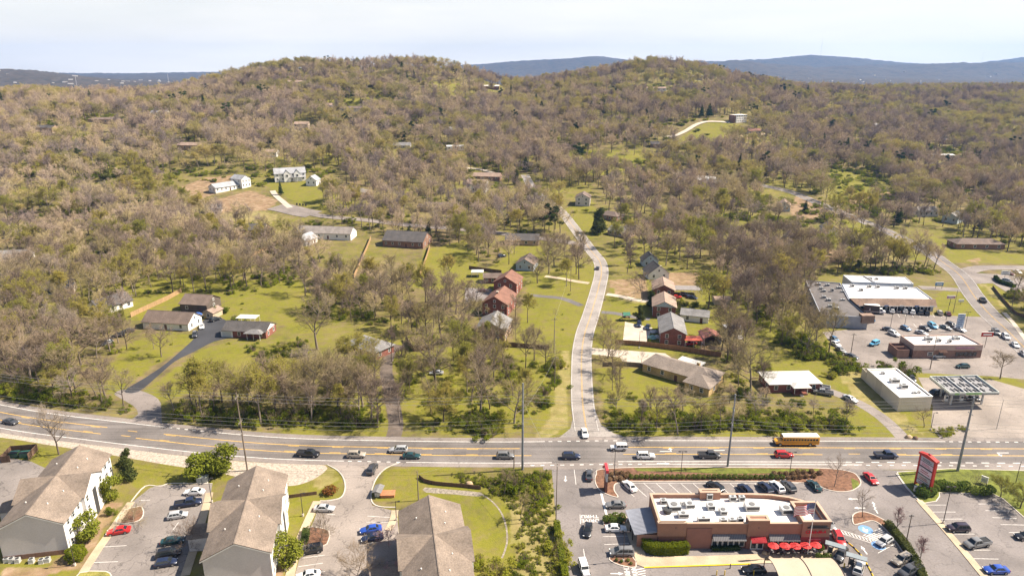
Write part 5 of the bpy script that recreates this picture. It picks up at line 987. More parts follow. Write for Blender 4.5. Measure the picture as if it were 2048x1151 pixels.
m = MB(); m.box(36.4,41.6,119.86,120,0,5.0); m.build('stucco_panel', mat('rose_stucco', (.245,.115,.085), .85, var=.08), rt)
M_AWN = courses('dark_striped_awning', (.10,.095,.10), (.20,.19,.19), .35, .8, 'X', .4, .7, .05)
for x0, x1 in ((41.8,48.7),(53.6,59.9)):
    m = MB(); m.add([(x0,119.95,3.5),(x1,119.95,3.5),(x1,118.9,2.6),(x0,118.9,2.6),(x0,119.95,2.55),(x1,119.95,2.55)], [(3,2,1,0),(0,4,3),(1,2,5),(4,5,2,3)]); m.build('awning', M_AWN, rt)
    n = 6
    for i in range(n):
        a = x0+(x1-x0)*i/n; b = x0+(x1-x0)*(i+1)/n
        if i == 1 and x0 < 45:
            d = door(rt, (a+b)/2, 119.93, 0, M_TRIM, 1.0, 2.3, name='glass_door'); g = MB(); g.box(-.35,.35,-.09,-.07,.3,2.1); g.build('pane', M_GLASS, d); continue
        f = MB(); f.box(a+.05,b-.05,119.9,120.02,.55,2.5); o = f.build('window', M_TRIM, rt); g = MB(); g.box(a+.13,b-.13,119.88,119.9,.65,1.85); g.build('pane', M_GLASS, o); g = MB(); g.box(a+.13,b-.13,119.88,119.9,1.95,2.42); g.build('transom_pane', M_GLASS, o)
m = MB(); m.add([(49.6,119.7,3.15),(52.8,119.7,3.15),(52.8,118.4,2.65),(49.6,118.4,2.65)], [(0,3,2,1),(0,1,2,3)]); m.box(49.6,52.8,118.4,118.5,2.4,2.65); m.build('red_awning', mat('red_canvas', (.50,.04,.05), .8, var=.1), rt)
for x in (50.5, 51.9): d = door(rt, x, 119.68, 0, M_TRIM, 1.3, 2.35, name='glass_door'); g = MB(); g.box(-.5,.5,-.09,-.07,.3,2.15); g.build('pane', M_GLASS, d)
m = MB(); m.box(61.7,64.3,119.5,119.56,.2,2.6); o = m.build('door_frame', M_TRIM, rt); g = MB(); g.box(61.85,64.15,119.48,119.5,.3,2.0); g.build('pane', M_GLASS, o); g = MB(); g.box(61.7,64.3,119.46,119.5,2.05,2.6); g.build('red_header', MATS['red_canvas'], o)
m = MB(); m.box(61.2,65.6,119.4,119.6,5.3,5.6); m.box(61.6,65.2,119.42,119.6,5.75,5.95); m.build('dark_louvre', M_DARKU, rt)
text('script_sign', 'Chick-fil-A', 1.0, mat('red_sign_letters', (.55,.015,.03), .4, var=0), rt, (63.0,119.54,4.35), (pi/2,0,0), .04, True, .25)
for x in (34, 51.2): text('small_emblem', 'C', .5, M_DARKU, rt, (x, 119.72, 5.2), (pi/2,0,0), .02)
# side lean-to with ribbed metal roof
m = MB(); m.add([(25.6,120.2,3.2),(30.5,120.2,3.9),(30.5,128.6,3.9),(25.0,128.6,3.2),(25.6,120.2,3.05),(30.5,120.2,3.75),(30.5,128.6,3.75),(25.0,128.6,3.05)], [(0,1,2,3),(7,6,5,4),(0,4,5,1),(1,5,6,2),(2,6,7,3),(3,7,4,0)]); ln = m.build('side_canopy_roof', mat('blue_grey_metal', (.33,.34,.38), .5, .2, var=.08), rt)
k = MB()
for i in range(20): y = 120.4+i*.43; k.add([(25.5,y,3.22),(30.4,y,3.92),(30.4,y+.08,3.92),(25.5,y+.08,3.22),(25.5,y,3.29),(30.4,y,3.99),(30.4,y+.08,3.99),(25.5,y+.08,3.29)], [(4,5,6,7),(0,1,5,4),(2,3,7,6)])
k.build('roof_rib', MATS['blue_grey_metal'], ln)
m = MB(); m.box(26.2,30.5,120.3,120.6,0,3.1); m.build('side_wall', ST_TAN, rt)
for y in (122.5, 125.3, 128.2): m = MB(); m.box(25.6,25.8,y-.1,y+.1,0,3.2); m.build('canopy_post', M_DARKM, rt)
for x, y, w_, d_, h_ in ((33.2,128.4,1.4,1.2,.9),(35.0,126.2,2.6,2.2,1.3),(38.6,127.0,2.0,1.6,1.0),(36.4,123.6,2.2,1.3,1.0),(43.0,126.4,1.6,1.6,1.1),(45.2,124.8,1.5,1.8,1.0),(40.3,122.0,2.6,.9,1.0),(44.3,121.6,1.4,1.0,1.0),(46.2,121.6,1.4,1.0,1.0),(48.0,122.0,1.2,1.0,1.0),(51.8,126.2,3.0,1.9,1.3),(58.8,125.0,2.4,2.0,1.3),(48.6,129.2,1.5,.9,1.2),(50.6,129.2,1.3,.9,1.2),(43.6,129.6,1.3,.8,1.6)): roof_unit(rr, x, y, 5.16, w_, d_, h_, rz=.03*(x%3))
for i in range(6):
    for j in range(3): m = MB(); m.tube((36.6+i*.35,127.6+j*.4,5.15),(36.6+i*.35,127.6+j*.4,5.6),.1); m.build('vent_pipe', M_UNIT, rr)
m = MB(); m.tube((33.4,125.0,5.2),(33.4,125.0,6.1),.85,.95,n=14); m.build('exhaust_drum', M_DARKU, rr)
# filling station store and canopy
st_ = thing('filling_station_store', 'flat roofed cream store with white roof beside the filling station', 'store', (0,0,0)); FS = [(113.3,180.2),(123.3,180.9),(123.4,200.6),(113.7,200.2)]
CREAM = courses('cream_ribbed_metal', (.60,.53,.42), (.40,.35,.28), .5, .5, 'X', .15, .7, .06)
w = MB(); ring_wall(FS, 0, 4.5, .3, w); w.build('wall', CREAM, st_); rf = MB(); rf.quad(*[(x,y,4.2) for x, y in [(113.6,180.5),(123.0,181.2),(123.1,200.3),(114,199.9)]]); r = rf.build('roof', R_WHITE, st_); w = MB(); ring_wall([(113.2,180.1),(123.4,180.8),(123.5,200.7),(113.6,200.3)], 4.5, 4.6, .45, w); w.build('coping', M_TRIM, st_)
for x, y, a, b, c in ((117,197,1.0,1.0,.8),(117.6,191.2,2.6,1.6,1.2),(118.2,187.2,2.0,1.6,1.3),(119.5,183.6,1.2,1.0,.5),(121,183.9,.8,.8,.5)): roof_unit(r, x, y, 4.21, a, b, c)
w = MB(); ring_wall([(113.7,200.4),(118.4,200.6),(118.4,203.8),(113.9,203.6)], 0, 3.4, .15, w); w.build('rear_enclosure', CREAM, st_)
for i in range(3): door(st_, 123.42, 184+i*4.5, pi/2, M_DARKU, 1.6, 2.4, name='store_door')
KEEP.extend([(118,y,8) for y in (184,192,200)])
cn = thing('station_canopy', 'flat grey pump canopy with ribbed top on steel columns', 'canopy', (0,0,0)); CX = [(128.6,181.4),(143.4,181.9),(144.3,193.6),(129.2,192.8)]
w = MB(); ring_wall(CX, 4.6, 5.5, .18, w); w.build('fascia', mat('pale_green_fascia', (.58,.60,.54), .5, var=.05), cn); w = MB(); w.slab(CX, 4.62, 4.95); w.build('deck', mat('grey_metal_deck', (.28,.27,.27), .6, .2, var=.12), cn)
for i in range(2): w = MB(); a = .33*(i+1); x0 = CX[0][0]+(CX[1][0]-CX[0][0])*a; x1 = CX[3][0]+(CX[2][0]-CX[3][0])*a; w.add([(x0-.14,181.7,4.95),(x0+.14,181.7,4.95),(x1+.14,193.1,4.95),(x1-.14,193.1,4.95),(x0-.14,181.7,5.42),(x0+.14,181.7,5.42),(x1+.14,193.1,5.42),(x1-.14,193.1,5.42)], [(4,5,6,7),(0,1,5,4),(2,3,7,6),(1,2,6,5),(3,0,4,7)]); w.build('main_beam', M_UNIT, cn)
for i in range(11):
    for j in range(3):
        if (i*7+j*5) % 9 == 0: continue
        x = 129.6+i*1.28+j*.2; y = 182.6+j*3.7+(i % 2)*.35; w = MB(); w.box(x,x+.22,y,y+1.7+(i % 3)*.5,4.95,5.25); w.box(x-.35,x+.75,y+1.5,y+1.7,4.95,5.2); w.build('deck_purlin', mat('purlin_grey', (.24,.235,.23), .6, .2, var=.1) if (i+j) % 2 else mat('purlin_dark', (.16,.155,.15), .6, .2, var=.1), cn)
w = MB(); w.add([(130.0,181.40,4.75),(131.4,181.45,4.75),(131.4,181.45,5.35),(130.0,181.40,5.35)], [(0,1,2,3)]); w.add([(133.4,181.51,4.75),(138.0,181.66,4.75),(138.0,181.66,5.35),(133.4,181.51,5.35)], [(0,1,2,3)]); w.build('green_sign_band', mat('leaf_green_sign', (.30,.50,.18), .5, var=.15), cn)
for x, y in ((131.5,184.5),(131.8,190),(141,184.8),(141.3,190.4)): w = MB(); w.box(x-.2,x+.2,y-.2,y+.2,0,4.62); w.build('column', M_UNIT, cn)
for x, y in ((131.5,186.8),(136.3,187.0),(141,187.2)):
    t = thing('fuel_pump', {131.5: 'fuel pump at the left canopy columns', 136.3: 'fuel pump under the middle of the canopy', 141: 'fuel pump at the right canopy columns'}[x], 'fuel pump', (x,y,.02), 0, 'fuel pumps'); w = MB(); w.box(-.45,.45,-.3,.3,.15,1.9); w.build('body', M_TRIM, t); w = MB(); w.box(-.35,.35,-.33,-.3,1.0,1.6); w.build('display', M_DARKU, t); w = MB(); w.box(-.9,.9,-.7,.7,0,.15); w.build('plinth', M_KERB, t)
KEEP.extend([(136,187,11)])
# diner
dn = thing('diner', 'flat roofed brown brick diner with white roof in the shopping lot', 'restaurant', (0,0,0)); FD = [(139.4,219.2),(163.4,219.4),(162.6,229.6),(139.6,228.4)]; BR_D = brick('diner_brown_brick', (.24,.135,.10))
w = MB(); ring_wall(FD, 0, 2.9, .3, w); w.build('brick_wall', BR_D, dn); w = MB(); ring_wall([(x,y-.02) for x, y in FD], 2.9, 4.9, .35, w); w.build('parapet', mat('pinkish_stucco', (.42,.31,.26), .8, var=.1), dn)
rf = MB(); rf.quad(*[(x+(.3 if x < 150 else -.3),y+(.3 if y < 224 else -.3),4.4) for x, y in FD]); r = rf.build('roof', R_WHITE, dn)
for x, y, a, b, c in ((147.5,225,2.4,1.6,1.2),(150.5,223.5,1.2,1,1.1),(153.6,222.6,1.1,1,1.3),(158,226,2.0,2.0,1.0),(146.4,222.6,.8,.8,.7)): roof_unit(r, x, y, 4.41, a, b, c)
w = MB(); ring_wall([(134.0,219.3),(138.2,219.3),(138.2,222.2),(134.0,222.2)], 0, 3.1, .2, w); w.build('bin_enclosure', BR_D, dn); w = MB(); ring_wall([(134.2,222.4),(139.3,222.4),(139.3,225.6),(134.2,225.6)], 0, 3.1, .2, w); w.build('bin_enclosure', BR_D, dn)
w = MB(); w.add([(147.8,219.1,3.3),(150.6,219.1,3.3),(150.6,217.6,2.7),(147.8,217.6,2.7)], [(0,3,2,1),(0,1,2,3)]); w.build('entrance_awning', mat('brown_awning', (.14,.07,.05), .8, var=.1), dn); door(dn, 149.2, 219.2, 0, M_DARKU, 1.6, 2.2, name='glass_door')
for i in range(5): window(dn, 155+i*1.5, 219.3, 1.5, 0, 1.1, 1.3, M_DARKM)
w = MB(); w.box(154,160.5,219.02,219.14,3.5,4.1); w.build('red_sign_strip', mat('dull_purple_sign', (.30,.16,.22), .6, var=.25), dn); window(dn, 145.4, 219.2, 1.6, 0, 1.5, 1.1)
KEEP.extend([(x,224,8) for x in (140,150,160)])
# shopping strip
sp_ = thing('shopping_strip', 'L shaped shopping strip with brown mansard, dark flat wing and white roof', 'shops', (0,0,0)); WG = [(120.0,249.4),(137.4,247.2),(139.8,268.2),(146.8,291.5),(132.8,295.5)]
w = MB(); ring_wall(WG, 0, 5.0, .3, w); w.build('wing_wall', mat('blue_grey_block_wall', (.30,.31,.34), .8, var=.12), sp_); rf = MB(); rf.quad(*[(x+(.3 if i in (0,4) else -.3),y+(.3 if i < 2 else -.3),4.6) for i, (x, y) in enumerate(WG)]); r = rf.build('wing_roof', R_BUR, sp_)
for x, y, a, b, c in ((136,289,1.6,1.2,1),(139.5,288,1.6,1.2,1),(134.6,283,1.4,1.2,1),(134.2,279.6,1.4,1.2,1),(138,280,1,1,1.4),(142.6,284,1.8,1,1),(142,279,1.4,.8,.8),(130.5,271,1.4,1.2,1.1),(131,267.6,1.6,1.3,1),(137,268,1.8,.8,.7),(128,259.6,1.4,1.2,1),(128.6,256,2.4,1.4,1.3)): roof_unit(r, x, y, 4.61, a, b, c)
MS = [(140.3,268.6),(174.8,267.2),(177.5,285.2),(147.2,290.6)]
w = MB(); ring_wall(MS, 0, 4.9, .3, w); w.build('main_wall', mat('pale_blue_grey_wall', (.42,.45,.50), .8, var=.08), sp_); rf = MB(); rf.quad(*[(x+(.3 if i in (0,3) else -.3),y+(.3 if i < 2 else -.3),4.5) for i, (x, y) in enumerate(MS)]); r = rf.build('main_roof', R_WHITE, sp_)
for x, y in ((150,287),(157,286),(160.5,285.6),(168,284),(171.5,283.6),(151,281)): roof_unit(r, x, y, 4.51, 1.5, 1.3, 1.2)
M_MANS = shingle('brown_mansard', (.27,.185,.135))
def mansard(a, b, h0=3.1, h1=5.6, out=2.4, name='mansard'):
    a = Vector((*a,0)); b = Vector((*b,0)); d = (b-a).normalized(); n = Vector((d.y,-d.x,0)); m = MB()
    q = [a+n*out, b+n*out, b+n*.1, a+n*.1]; v = [(q[0].x,q[0].y,h0),(q[1].x,q[1].y,h0),(q[2].x,q[2].y,h1),(q[3].x,q[3].y,h1),(q[2].x,q[2].y,h0),(q[3].x,q[3].y,h0)]
    m.add(v, [(0,1,2,3),(3,5,0),(1,4,2),(0,5,4,1)]); m.build(name, M_MANS, sp_)
    f = MB(); f.tube(q[0]+Vector((0,0,h0-.1)), q[1]+Vector((0,0,h0-.1)), .12, n=4); f.build('mansard_fascia', M_TRIM, sp_)
mansard((140.3,268.6), (174.8,267.2)); mansard((137.5,248), (139.9,268.4), 3.0, 5.6, 2.0); m = MB(); m.box(134.8,139.6,246.6,249.6,2.6,5.7); m.build('corner_block', M_MANS, sp_)
for i in range(11):
    x = 142.0+i*3.05; y = 268.5-.0406*(x-140.3); p_ = MB(); p_.box(x-1.55,x-1.4,y-2.3,y-2.15,0,3.05); p_.build('post', M_TRIM, sp_)
    f = MB(); f.box(x-1.25,x+1.25,y-.06,y+.02,.2,2.7); o = f.build('shop_window', M_TRIM, sp_); g = MB(); g.box(x-1.12,x-.05,y-.09,y-.06,.35,2.55); g.build('pane', M_GLASS, o); g = MB(); g.box(x+.05,x+1.12,y-.09,y-.06,.35,2.55); g.build('pane', M_GLASS, o)
    if i % 2 == 0: f = MB(); f.box(x-.9,x+.9,y-2.47,y-2.40,3.0,3.45); f.build('shop_sign', M_TRIM if i % 4 else mat('blue_shop_sign', (.08,.16,.35), .5, var=.1), sp_)
KEEP.extend([(x,y,11) for x, y in ((128,255),(133,268),(138,284),(150,278),(160,276),(170,275))])
wb_ = thing('warehouse', 'white flat roofed warehouse behind the shopping strip', 'warehouse', (0,0,0)); WB = [(152.4,292.5),(178.5,289.5),(180.5,300.0),(153.4,303.0)]
w = MB(); ring_wall(WB, 0, 5.2, .3, w); w.build('wall', mat('pale_grey_wall', (.56,.57,.60), .8, var=.06), wb_); rf = MB(); rf.quad(*[(x+(.3 if i in (0,3) else -.3),y+(.3 if i < 2 else -.3),4.9) for i, (x, y) in enumerate(WB)]); r = rf.build('roof', R_WHITE, wb_)
for x, y in ((163,297),(165.5,296.5)): roof_unit(r, x, y, 4.91, 1.4, 1.2, .9)
m = MB(); m.box(162.0,162.4,291.5,301.5,4.9,5.5); m.build('party_wall', M_UNIT, wb_)
for x in (160,164,168): window(wb_, x, 291.8-(x-152)*.115+.2, 3.4, -.11, 1.0, .7, M_DARKM)
KEEP.extend([(x,296,9) for x in (156,166,176)])
# restaurant forecourt: tent, order canopies, parasols, flag
tn = thing('tent_canopy', 'beige barrel vaulted tent canopy over the order lanes', 'canopy', (0,0,0)); TX0, TX1, TY, TR, TZ = 50.4, 63.0, 108.6, 4.6, 2.5; m = MB(); v = []; N = 14
for i in range(7):
    x = TX0+(TX1-TX0)*i/6; sag = .12 if i % 3 else 0
    for k in range(N+1): a = pi*k/N; v.append((x, TY-cos(a)*TR, TZ+sin(a)*(2.3-sag)))
m.add(v, [(i*(N+1)+k, (i+1)*(N+1)+k, (i+1)*(N+1)+k+1, i*(N+1)+k+1) for i in range(6) for k in range(N)]); o = m.build('fabric_cover', mat('beige_canvas', (.44,.36,.265), .85, var=.05), tn, smooth=True)
for i in (0, 1, 2):
    x = TX0+(TX1-TX0)*i/2; r = MB()
    for k in range(N): a = pi*k/N; b = pi*(k+1)/N; r.tube((x,TY-cos(a)*(TR+.04),TZ+sin(a)*2.36),(x,TY-cos(b)*(TR+.04),TZ+sin(b)*2.36),.06,n=5)
    r.build('arch_rib', M_DARKM, tn)
    for s in (-1, 1): r = MB(); r.tube((x,TY+s*TR,0),(x,TY+s*TR,TZ),.09); r.build('post', M_YELB if s < 0 else M_DARKM, tn)
for px, py, lab in ((1667,1112,'grey order canopy on a post beside the charcoal crossover'), (1709,1136,'grey order canopy beside the silver crossover, lower one')):
    p = G(px, py); t = thing('order_canopy', lab, 'canopy', (p.x,p.y,.02), radians(-28), 'order canopies'); m = MB(); m.box(-1.9,1.9,-.7,.7,2.75,2.95); m.build('roof', mat('dull_steel_roof', (.26,.29,.30), .5, .3, var=.1), t)
    for x in (-1.2, -.4): m = MB(); m.box(x-.09,x+.09,-.12,.12,0,2.75); m.build('post', M_DARKM, t)
    m = MB(); m.box(-1.1,-.5,-.2,-.12,.7,2.1); m.build('menu_board', M_DARKU, t); m = MB(); m.tube((-1.9,-.6,0),(-1.9,-.6,1.0),.13); m.build('yellow_guard', M_YELB, t)
PR = mat('red_parasol_canvas', (.62,.050,.045), .8, var=.06)
for i, (px, py) in enumerate(((1547,1089),(1570.5,1089.5),(1591,1089.5),(1612,1088.5),(1632,1087.5))):
    x, y = at(px, py, 2.35); o5 = ['leftmost','second from the left','middle','second from the right','rightmost'][i]
    t = thing('parasol', f'red parasol before the restaurant windows, {o5} of five', 'parasol', (x,y,.14), .2*i, 'red parasols'); m = MB(); v = [(0,0,2.6)]+[(1.18*cos(k*pi/4),1.18*sin(k*pi/4),2.08) for k in range(8)]; m.add(v, [(0,k+1,(k+1)%8+1) for k in range(8)]+[tuple(range(8,0,-1))])
    m.build('canopy', PR, t); r = MB(); [r.tube((0,0,2.62),(1.18*cos(k*pi/4),1.18*sin(k*pi/4),2.1),.02,n=3) for k in range(8)]; r.build('rib', MATS['red_canvas'], t); m = MB(); m.tube((0,0,.0),(0,0,2.7),.03); m.build('pole', M_METAL, t)
    tb = thing('cafe_table', f'round cafe table under the red parasol, {o5} of five', 'table', (x,y,.14), .3*i, 'cafe tables'); m = MB()
    for k in range(12): pass
    v = [(.55*cos(k*pi/6),.55*sin(k*pi/6),.74) for k in range(12)]+[(.55*cos(k*pi/6),.55*sin(k*pi/6),.78) for k in range(12)]+[(.08*cos(k*pi/6),.08*sin(k*pi/6),.78) for k in range(12)]+[(.08*cos(k*pi/6),.08*sin(k*pi/6),.74) for k in range(12)]
    m.add(v, [(r_*12+k, r_*12+(k+1)%12, ((r_+1)%4)*12+(k+1)%12, ((r_+1)%4)*12+k) for r_ in range(4) for k in range(12)]); m.build('table_top', M_METAL, tb)
    for k in range(3): m = MB(); m.tube((.4*cos(k*2.09),.4*sin(k*2.09),0),(.3*cos(k*2.09),.3*sin(k*2.09),.74),.025); m.build('leg', M_DARKM, tb)
    for k in range(2):
        a = k*pi+.5*i; c = thing('cafe_chair', f'dark metal chair {"left" if cos(a) < 0 else "right"} of the table under the {o5} red parasol', 'chair', (x+.95*cos(a),y+.95*sin(a),.14), a, 'cafe chairs'); m = MB(); m.box(-.22,.22,-.22,.22,.43,.47); m.build('seat', M_DARKM, c); m = MB(); m.box(.19,.23,-.22,.22,.5,.88); m.build('backrest', M_DARKM, c)
        for lx in (-.19,.19):
            for ly in (-.19,.19): m = MB(); m.tube((lx,ly,0),(lx,ly,.45),.015,n=4); m.build('leg', M_DARKM, c)
fx, fy = 61.1, 117.7; fp = thing('flagpole', 'white flagpole in front of the restaurant', 'flagpole', (fx,fy,.02)); m = MB(); m.tube((0,0,0),(0,0,13.0),.10,.05,n=8); m.build('pole', M_TRIM, fp); m = MB(); m.dome((0,0,13.05),.14,.14,.14); m.build('finial', M_CHROME, fp)
fl = thing('flag', 'striped flag with star field flying from the white pole', 'flag', (fx-.1,fy,12.7), radians(8)); FWD, FHT, NC = 4.4, 2.5, 26
def fpt(u, v): x = -u*FWD*.93; return (x, .30*sin(u*7.5+v*1.2)*u**.6, -v*FHT-.55*u*u+.16*sin(u*9+1)*u)
FR = mat('flag_red', (.50,.02,.04), .8, var=0); FW = mat('flag_white', (.78,.77,.76), .8, var=0); FB = mat('flag_blue', (.02,.03,.14), .8, var=0)
for r_ in range(13):
    m = MB(); c0 = 11 if r_ < 7 else 0; v = []
    for k in range(c0, NC+1): v += [fpt(k/NC, r_/13), fpt(k/NC, (r_+1)/13)]
    m.add(v, [(2*i, 2*i+1, 2*i+3, 2*i+2) for i in range(NC-c0)]); m.build('stripe', FR if r_ % 2 == 0 else FW, fl)
m = MB(); v = []
for k in range(12):
    for j in range(8): v.append(fpt(k/NC, j/13))
m.add(v, [(k*8+j, k*8+j+1, (k+1)*8+j+1, (k+1)*8+j) for k in range(11) for j in range(7)]); cnt = m.build('canton', FB, fl); m = MB()
for r_ in range(9):
    for k in range(6 if r_ % 2 == 0 else 5):
        u = (11/NC)*(k+.55+(.5 if r_ % 2 else 0))/6; v_ = 7/13*(r_+.6)/9.4; x, y, z = fpt(u, v_)
        for dy in (-.012, .012): m.add([(x+.07*cos(pi/2+q*2*pi/5)*(1 if q == int(q) else .4), y+dy, z+.07*sin(pi/2+q*2*pi/5)*(1 if q == int(q) else .4)) for q in [i*.5 for i in range(10)]], [tuple(range(10))])
m.build('star', FW, cnt)['kind'] = 'stuff'
# yellow and black lane kerb
kb = thing('lane_divider', 'curved row of yellow and black kerb blocks beside the order lane', 'kerb', (0,0,0)); L_ = resample(cr(gpts([(1692,1082),(1706,1093),(1722,1110),(1735,1130),(1746,1152),(1752,1170)]), 6), .62)
for i in range(len(L_)-1): m = MB(); m.tube(L_[i]+Vector((0,0,.1)), L_[i]+(L_[i+1]-L_[i])*.96+Vector((0,0,.1)), .14, n=6); m.build('block', M_YELB if i % 3 else M_BLK, kb)
for px, py in ((1433,1149),(1449,1149),(1507,1149),(1460,1136)):
    p = G(px, py); t = thing('bollard', {1433: 'yellow bollard leftmost of those below the restaurant walk', 1449: 'yellow bollard second of those below the restaurant walk', 1507: 'yellow bollard beside the beige tent', 1460: 'dark post at the yellow kerb line'}[px], 'bollard', (p.x,p.y,.02), 0, 'bollards'); m = MB(); m.tube((0,0,0),(0,0,1.05),.1,n=10); m.build('shaft', M_YELB if px != 1460 else M_DARKM, t); m = MB(); m.dome((0,0,1.05),.1,.1,.07); m.build('cap', M_YELB if px != 1460 else M_DARKM, t)

# ------------------------------------------------------------------ poles, lamps and wires
def upole(label, px, py, h, r, m, arms=(), light=False, lean=0.0):
    p = G(px, py); t = thing('utility_pole', label, 'pole', (p.x,p.y,p.z), 0, 'utility poles'); t.rotation_euler = (0, lean, 0)
    b = MB(); b.tube((0,0,-.2),(0,0,h),r,r*.6,n=10); b.build('shaft', m, t)
    for z, w, ax in arms:
        b = MB(); b.box(-w/2,w/2,-.06,.06,z-.06,z+.06) if ax == 'x' else b.box(-.06,.06,-w/2,w/2,z-.06,z+.06); c = b.build('crossarm', M_POLE if m is M_POLE else M_STEELP, t)
        for s in (-.85,-.3,.3,.85): b = MB(); q = (s*w/2,0,z) if ax == 'x' else (0,s*w/2,z); b.tube((q[0],q[1],z+.06),(q[0],q[1],z+.3),.05,n=6); b.build('insulator', M_UNIT, c)
    KEEP.append((p.x, p.y, 2)); return p
TALL = [upole('weathered wooden power pole by the middle apartment block', 495, 940, 21.5, .22, M_POLE, ((20.2,2.2,'y'),(13.5,2.4,'y'),(10.5,1.6,'y')), lean=-.012), upole('tall grey steel power pole at the restaurant corner', 1045, 938, 23.8, .33, M_STEELP, ((19,1.8,'y'),(13,1.6,'y'))), upole('grey steel power pole behind the mulch island', 1455, 933, 20.3, .28, M_STEELP, ((16,1.8,'y'),(12,1.6,'y'))), upole('grey steel power pole with black foot behind the plaza sign', 1915, 941, 20.4, .34, M_STEELP, ((16,1.8,'y'),(12,1.6,'y')))]
upole('short brown wooden post left of the steel pole', 1028, 936, 5.4, .16, M_POLE); upole('wooden pole at the corner of the third apartment block', 837, 1000, 7.8, .15, M_POLE)
upole('wooden pole on the lawn beside the side road, upper of two', 1108, 705, 13.4, .16, M_POLE, ((12.6,2.2,'x'),)); upole('wooden pole beside the side road, lower of two', 1109, 779, 11.5, .16, M_POLE, ((10.8,2.2,'x'),)); upole('dark wooden pole before the diner', 1860, 738, 11.8, .16, M_POLE, ((11.2,1.8,'x'),(10.4,1.6,'x')))
upole('wooden pole left of the turquoise off-roader', 1701, 711, 8.5, .15, M_POLE, ((8,1.6,'x'),)); upole('wooden pole by the bend of the side road', 1141, 582, 12, .14, M_POLE, ((11.4,1.8,'x'),)); upole('wooden pole in the plaza drive hedge', 1811, 1089, 7.6, .13, M_POLE, ((7.2,1.0,'x'),)); upole('thin dark post on the plaza lawn', 2031, 966, 6.2, .09, M_DARKM); upole('bare pole beside the grey roofed bungalow', 1243, 470, 11, .13, M_POLE); upole('thin pole behind the forecourt bushes', 1993, 857, 9, .09, M_METAL); upole('slim pole right of the valley road bend', 1892, 640, 7.5, .09, M_DARKM)
upole('thin wooden pole at the edge of the restaurant lane', 1112, 1040, 14.5, .13, M_POLE, ((14,1.4,'y'),)); upole('wooden pole right of the strip sign', 1906, 626, 10, .12, M_POLE); upole('street pole with lamp arm right of the valley road', 2021, 624, 11, .15, M_POLE, ((10.2,2.6,'x'),))
def lamp(label, px, py, h, double=True, m=M_DARKM):
    p = G(px, py); t = thing('lamp_post', label, 'lamp post', (p.x,p.y,.02), 0, 'parking lot lamps'); b = MB(); b.tube((0,0,.5),(0,0,h),.09,.06,n=8); b.build('shaft', m, t); b = MB(); b.tube((0,0,0),(0,0,.55),.25,n=10); b.build('footing', M_KERB, t)
    for s in ((-1,1) if double else (1,)): b = MB(); b.box(min(0,s*.75),max(0,s*.75),-.03,.03,h-.06,h); b.build('arm', m, t); b = MB(); b.box(s*.75-.28,s*.75+.28,-.16,.16,h-.1,h+.04); b.build('lamp_head', m, t)
    KEEP.append((p.x,p.y,1.2))
for a in [('lamp post on the mulch nearest the red topped sign',1228,955,7.4),('lamp post in the middle of the mulch strip',1361,955,7.4),('lamp post at the right end of the mulch strip',1578,955,7.2),('lamp post in the small mulched island',1246,1122,7.2),('lamp post on the plaza divider',1886,1046,9.4),('lamp post beside the round clipped bush',150,1130,6.5,False),('lamp post by the apartment generator box',424,1004,6.5,False),('lamp post on the grass by the silver saloon',606,1031,6,False),('lamp post at the middle apartment front',572,1140,6,False),
          ('lamp post on the concrete pad fence line',1278,696,6.5,False),('lamp post on the bare soil by the red roofs',1408,704,6.5,False),('lamp post by the charcoal saloon in the strip lot',1780,658,6.8),('lamp post over the blue hatchback',1808,656,6.8),('lamp post at the right end of the strip lot',1929,660,7.5),('small lamp at the forecourt tree',1861,860,5.5,False),('dark lamp post left of the third block roof',793,1040,5,False)]: lamp(*a)
LEFTP = Vector((-152, 167, 0)); RIGHTP = Vector((180, 149, 0))
for nm, q, hh in (('weathered power pole beyond the left end of the view', LEFTP, 21), ('steel power pole beyond the right end of the view', RIGHTP, 20.5)):
    t = thing('utility_pole', nm, 'pole', q, 0, 'utility poles'); b = MB(); b.tube((0,0,-.2),(0,0,hh),.24,.15,n=8); b.build('shaft', M_POLE, t)
for i, (dz, dy) in enumerate(((.3,0),(1.6,.9),(1.6,-.9),(7.4,.9),(7.4,-.9),(9.0,0),(11,.6))):
    m = MB(); pts = [LEFTP]+TALL+[RIGHTP]; hs = [21,21.5,21.2,20.3,20.4,20.5]
    for a, b, ha, hb in zip(pts, pts[1:], hs, hs[1:]):
        pr_ = None
        for k in range(15):
            s = k/14; q = Vector((a.x+(b.x-a.x)*s, a.y+(b.y-a.y)*s+dy, (ha-dz)+(hb-ha)*s-4*1.3*s*(1-s)))
            if pr_ is not None: m.tube(pr_, q, .028, n=4, cap=False)
            pr_ = q
    tag(m.build('power_line', M_WIRE), ['topmost overhead wire along the highway','far wire of the upper pair along the highway','near wire of the upper pair along the highway','far wire of the lower pair along the highway','near wire of the lower pair along the highway','thick lower cable along the highway','lowest cable along the highway'][i], 'wire', 'overhead wires')
def wire(label, a, za, b, zb, sag=.8):
    m = MB(); A = G(*a)+Vector((0,0,za)); B = G(*b)+Vector((0,0,zb)); pr_ = None
    for k in range(13):
        s = k/12; q = A+(B-A)*s-Vector((0,0,4*sag*s*(1-s)))
        if pr_ is not None: m.tube(pr_, q, .022, n=4, cap=False)
        pr_ = q
    tag(m.build('power_line', M_WIRE), label, 'wire', 'overhead wires')
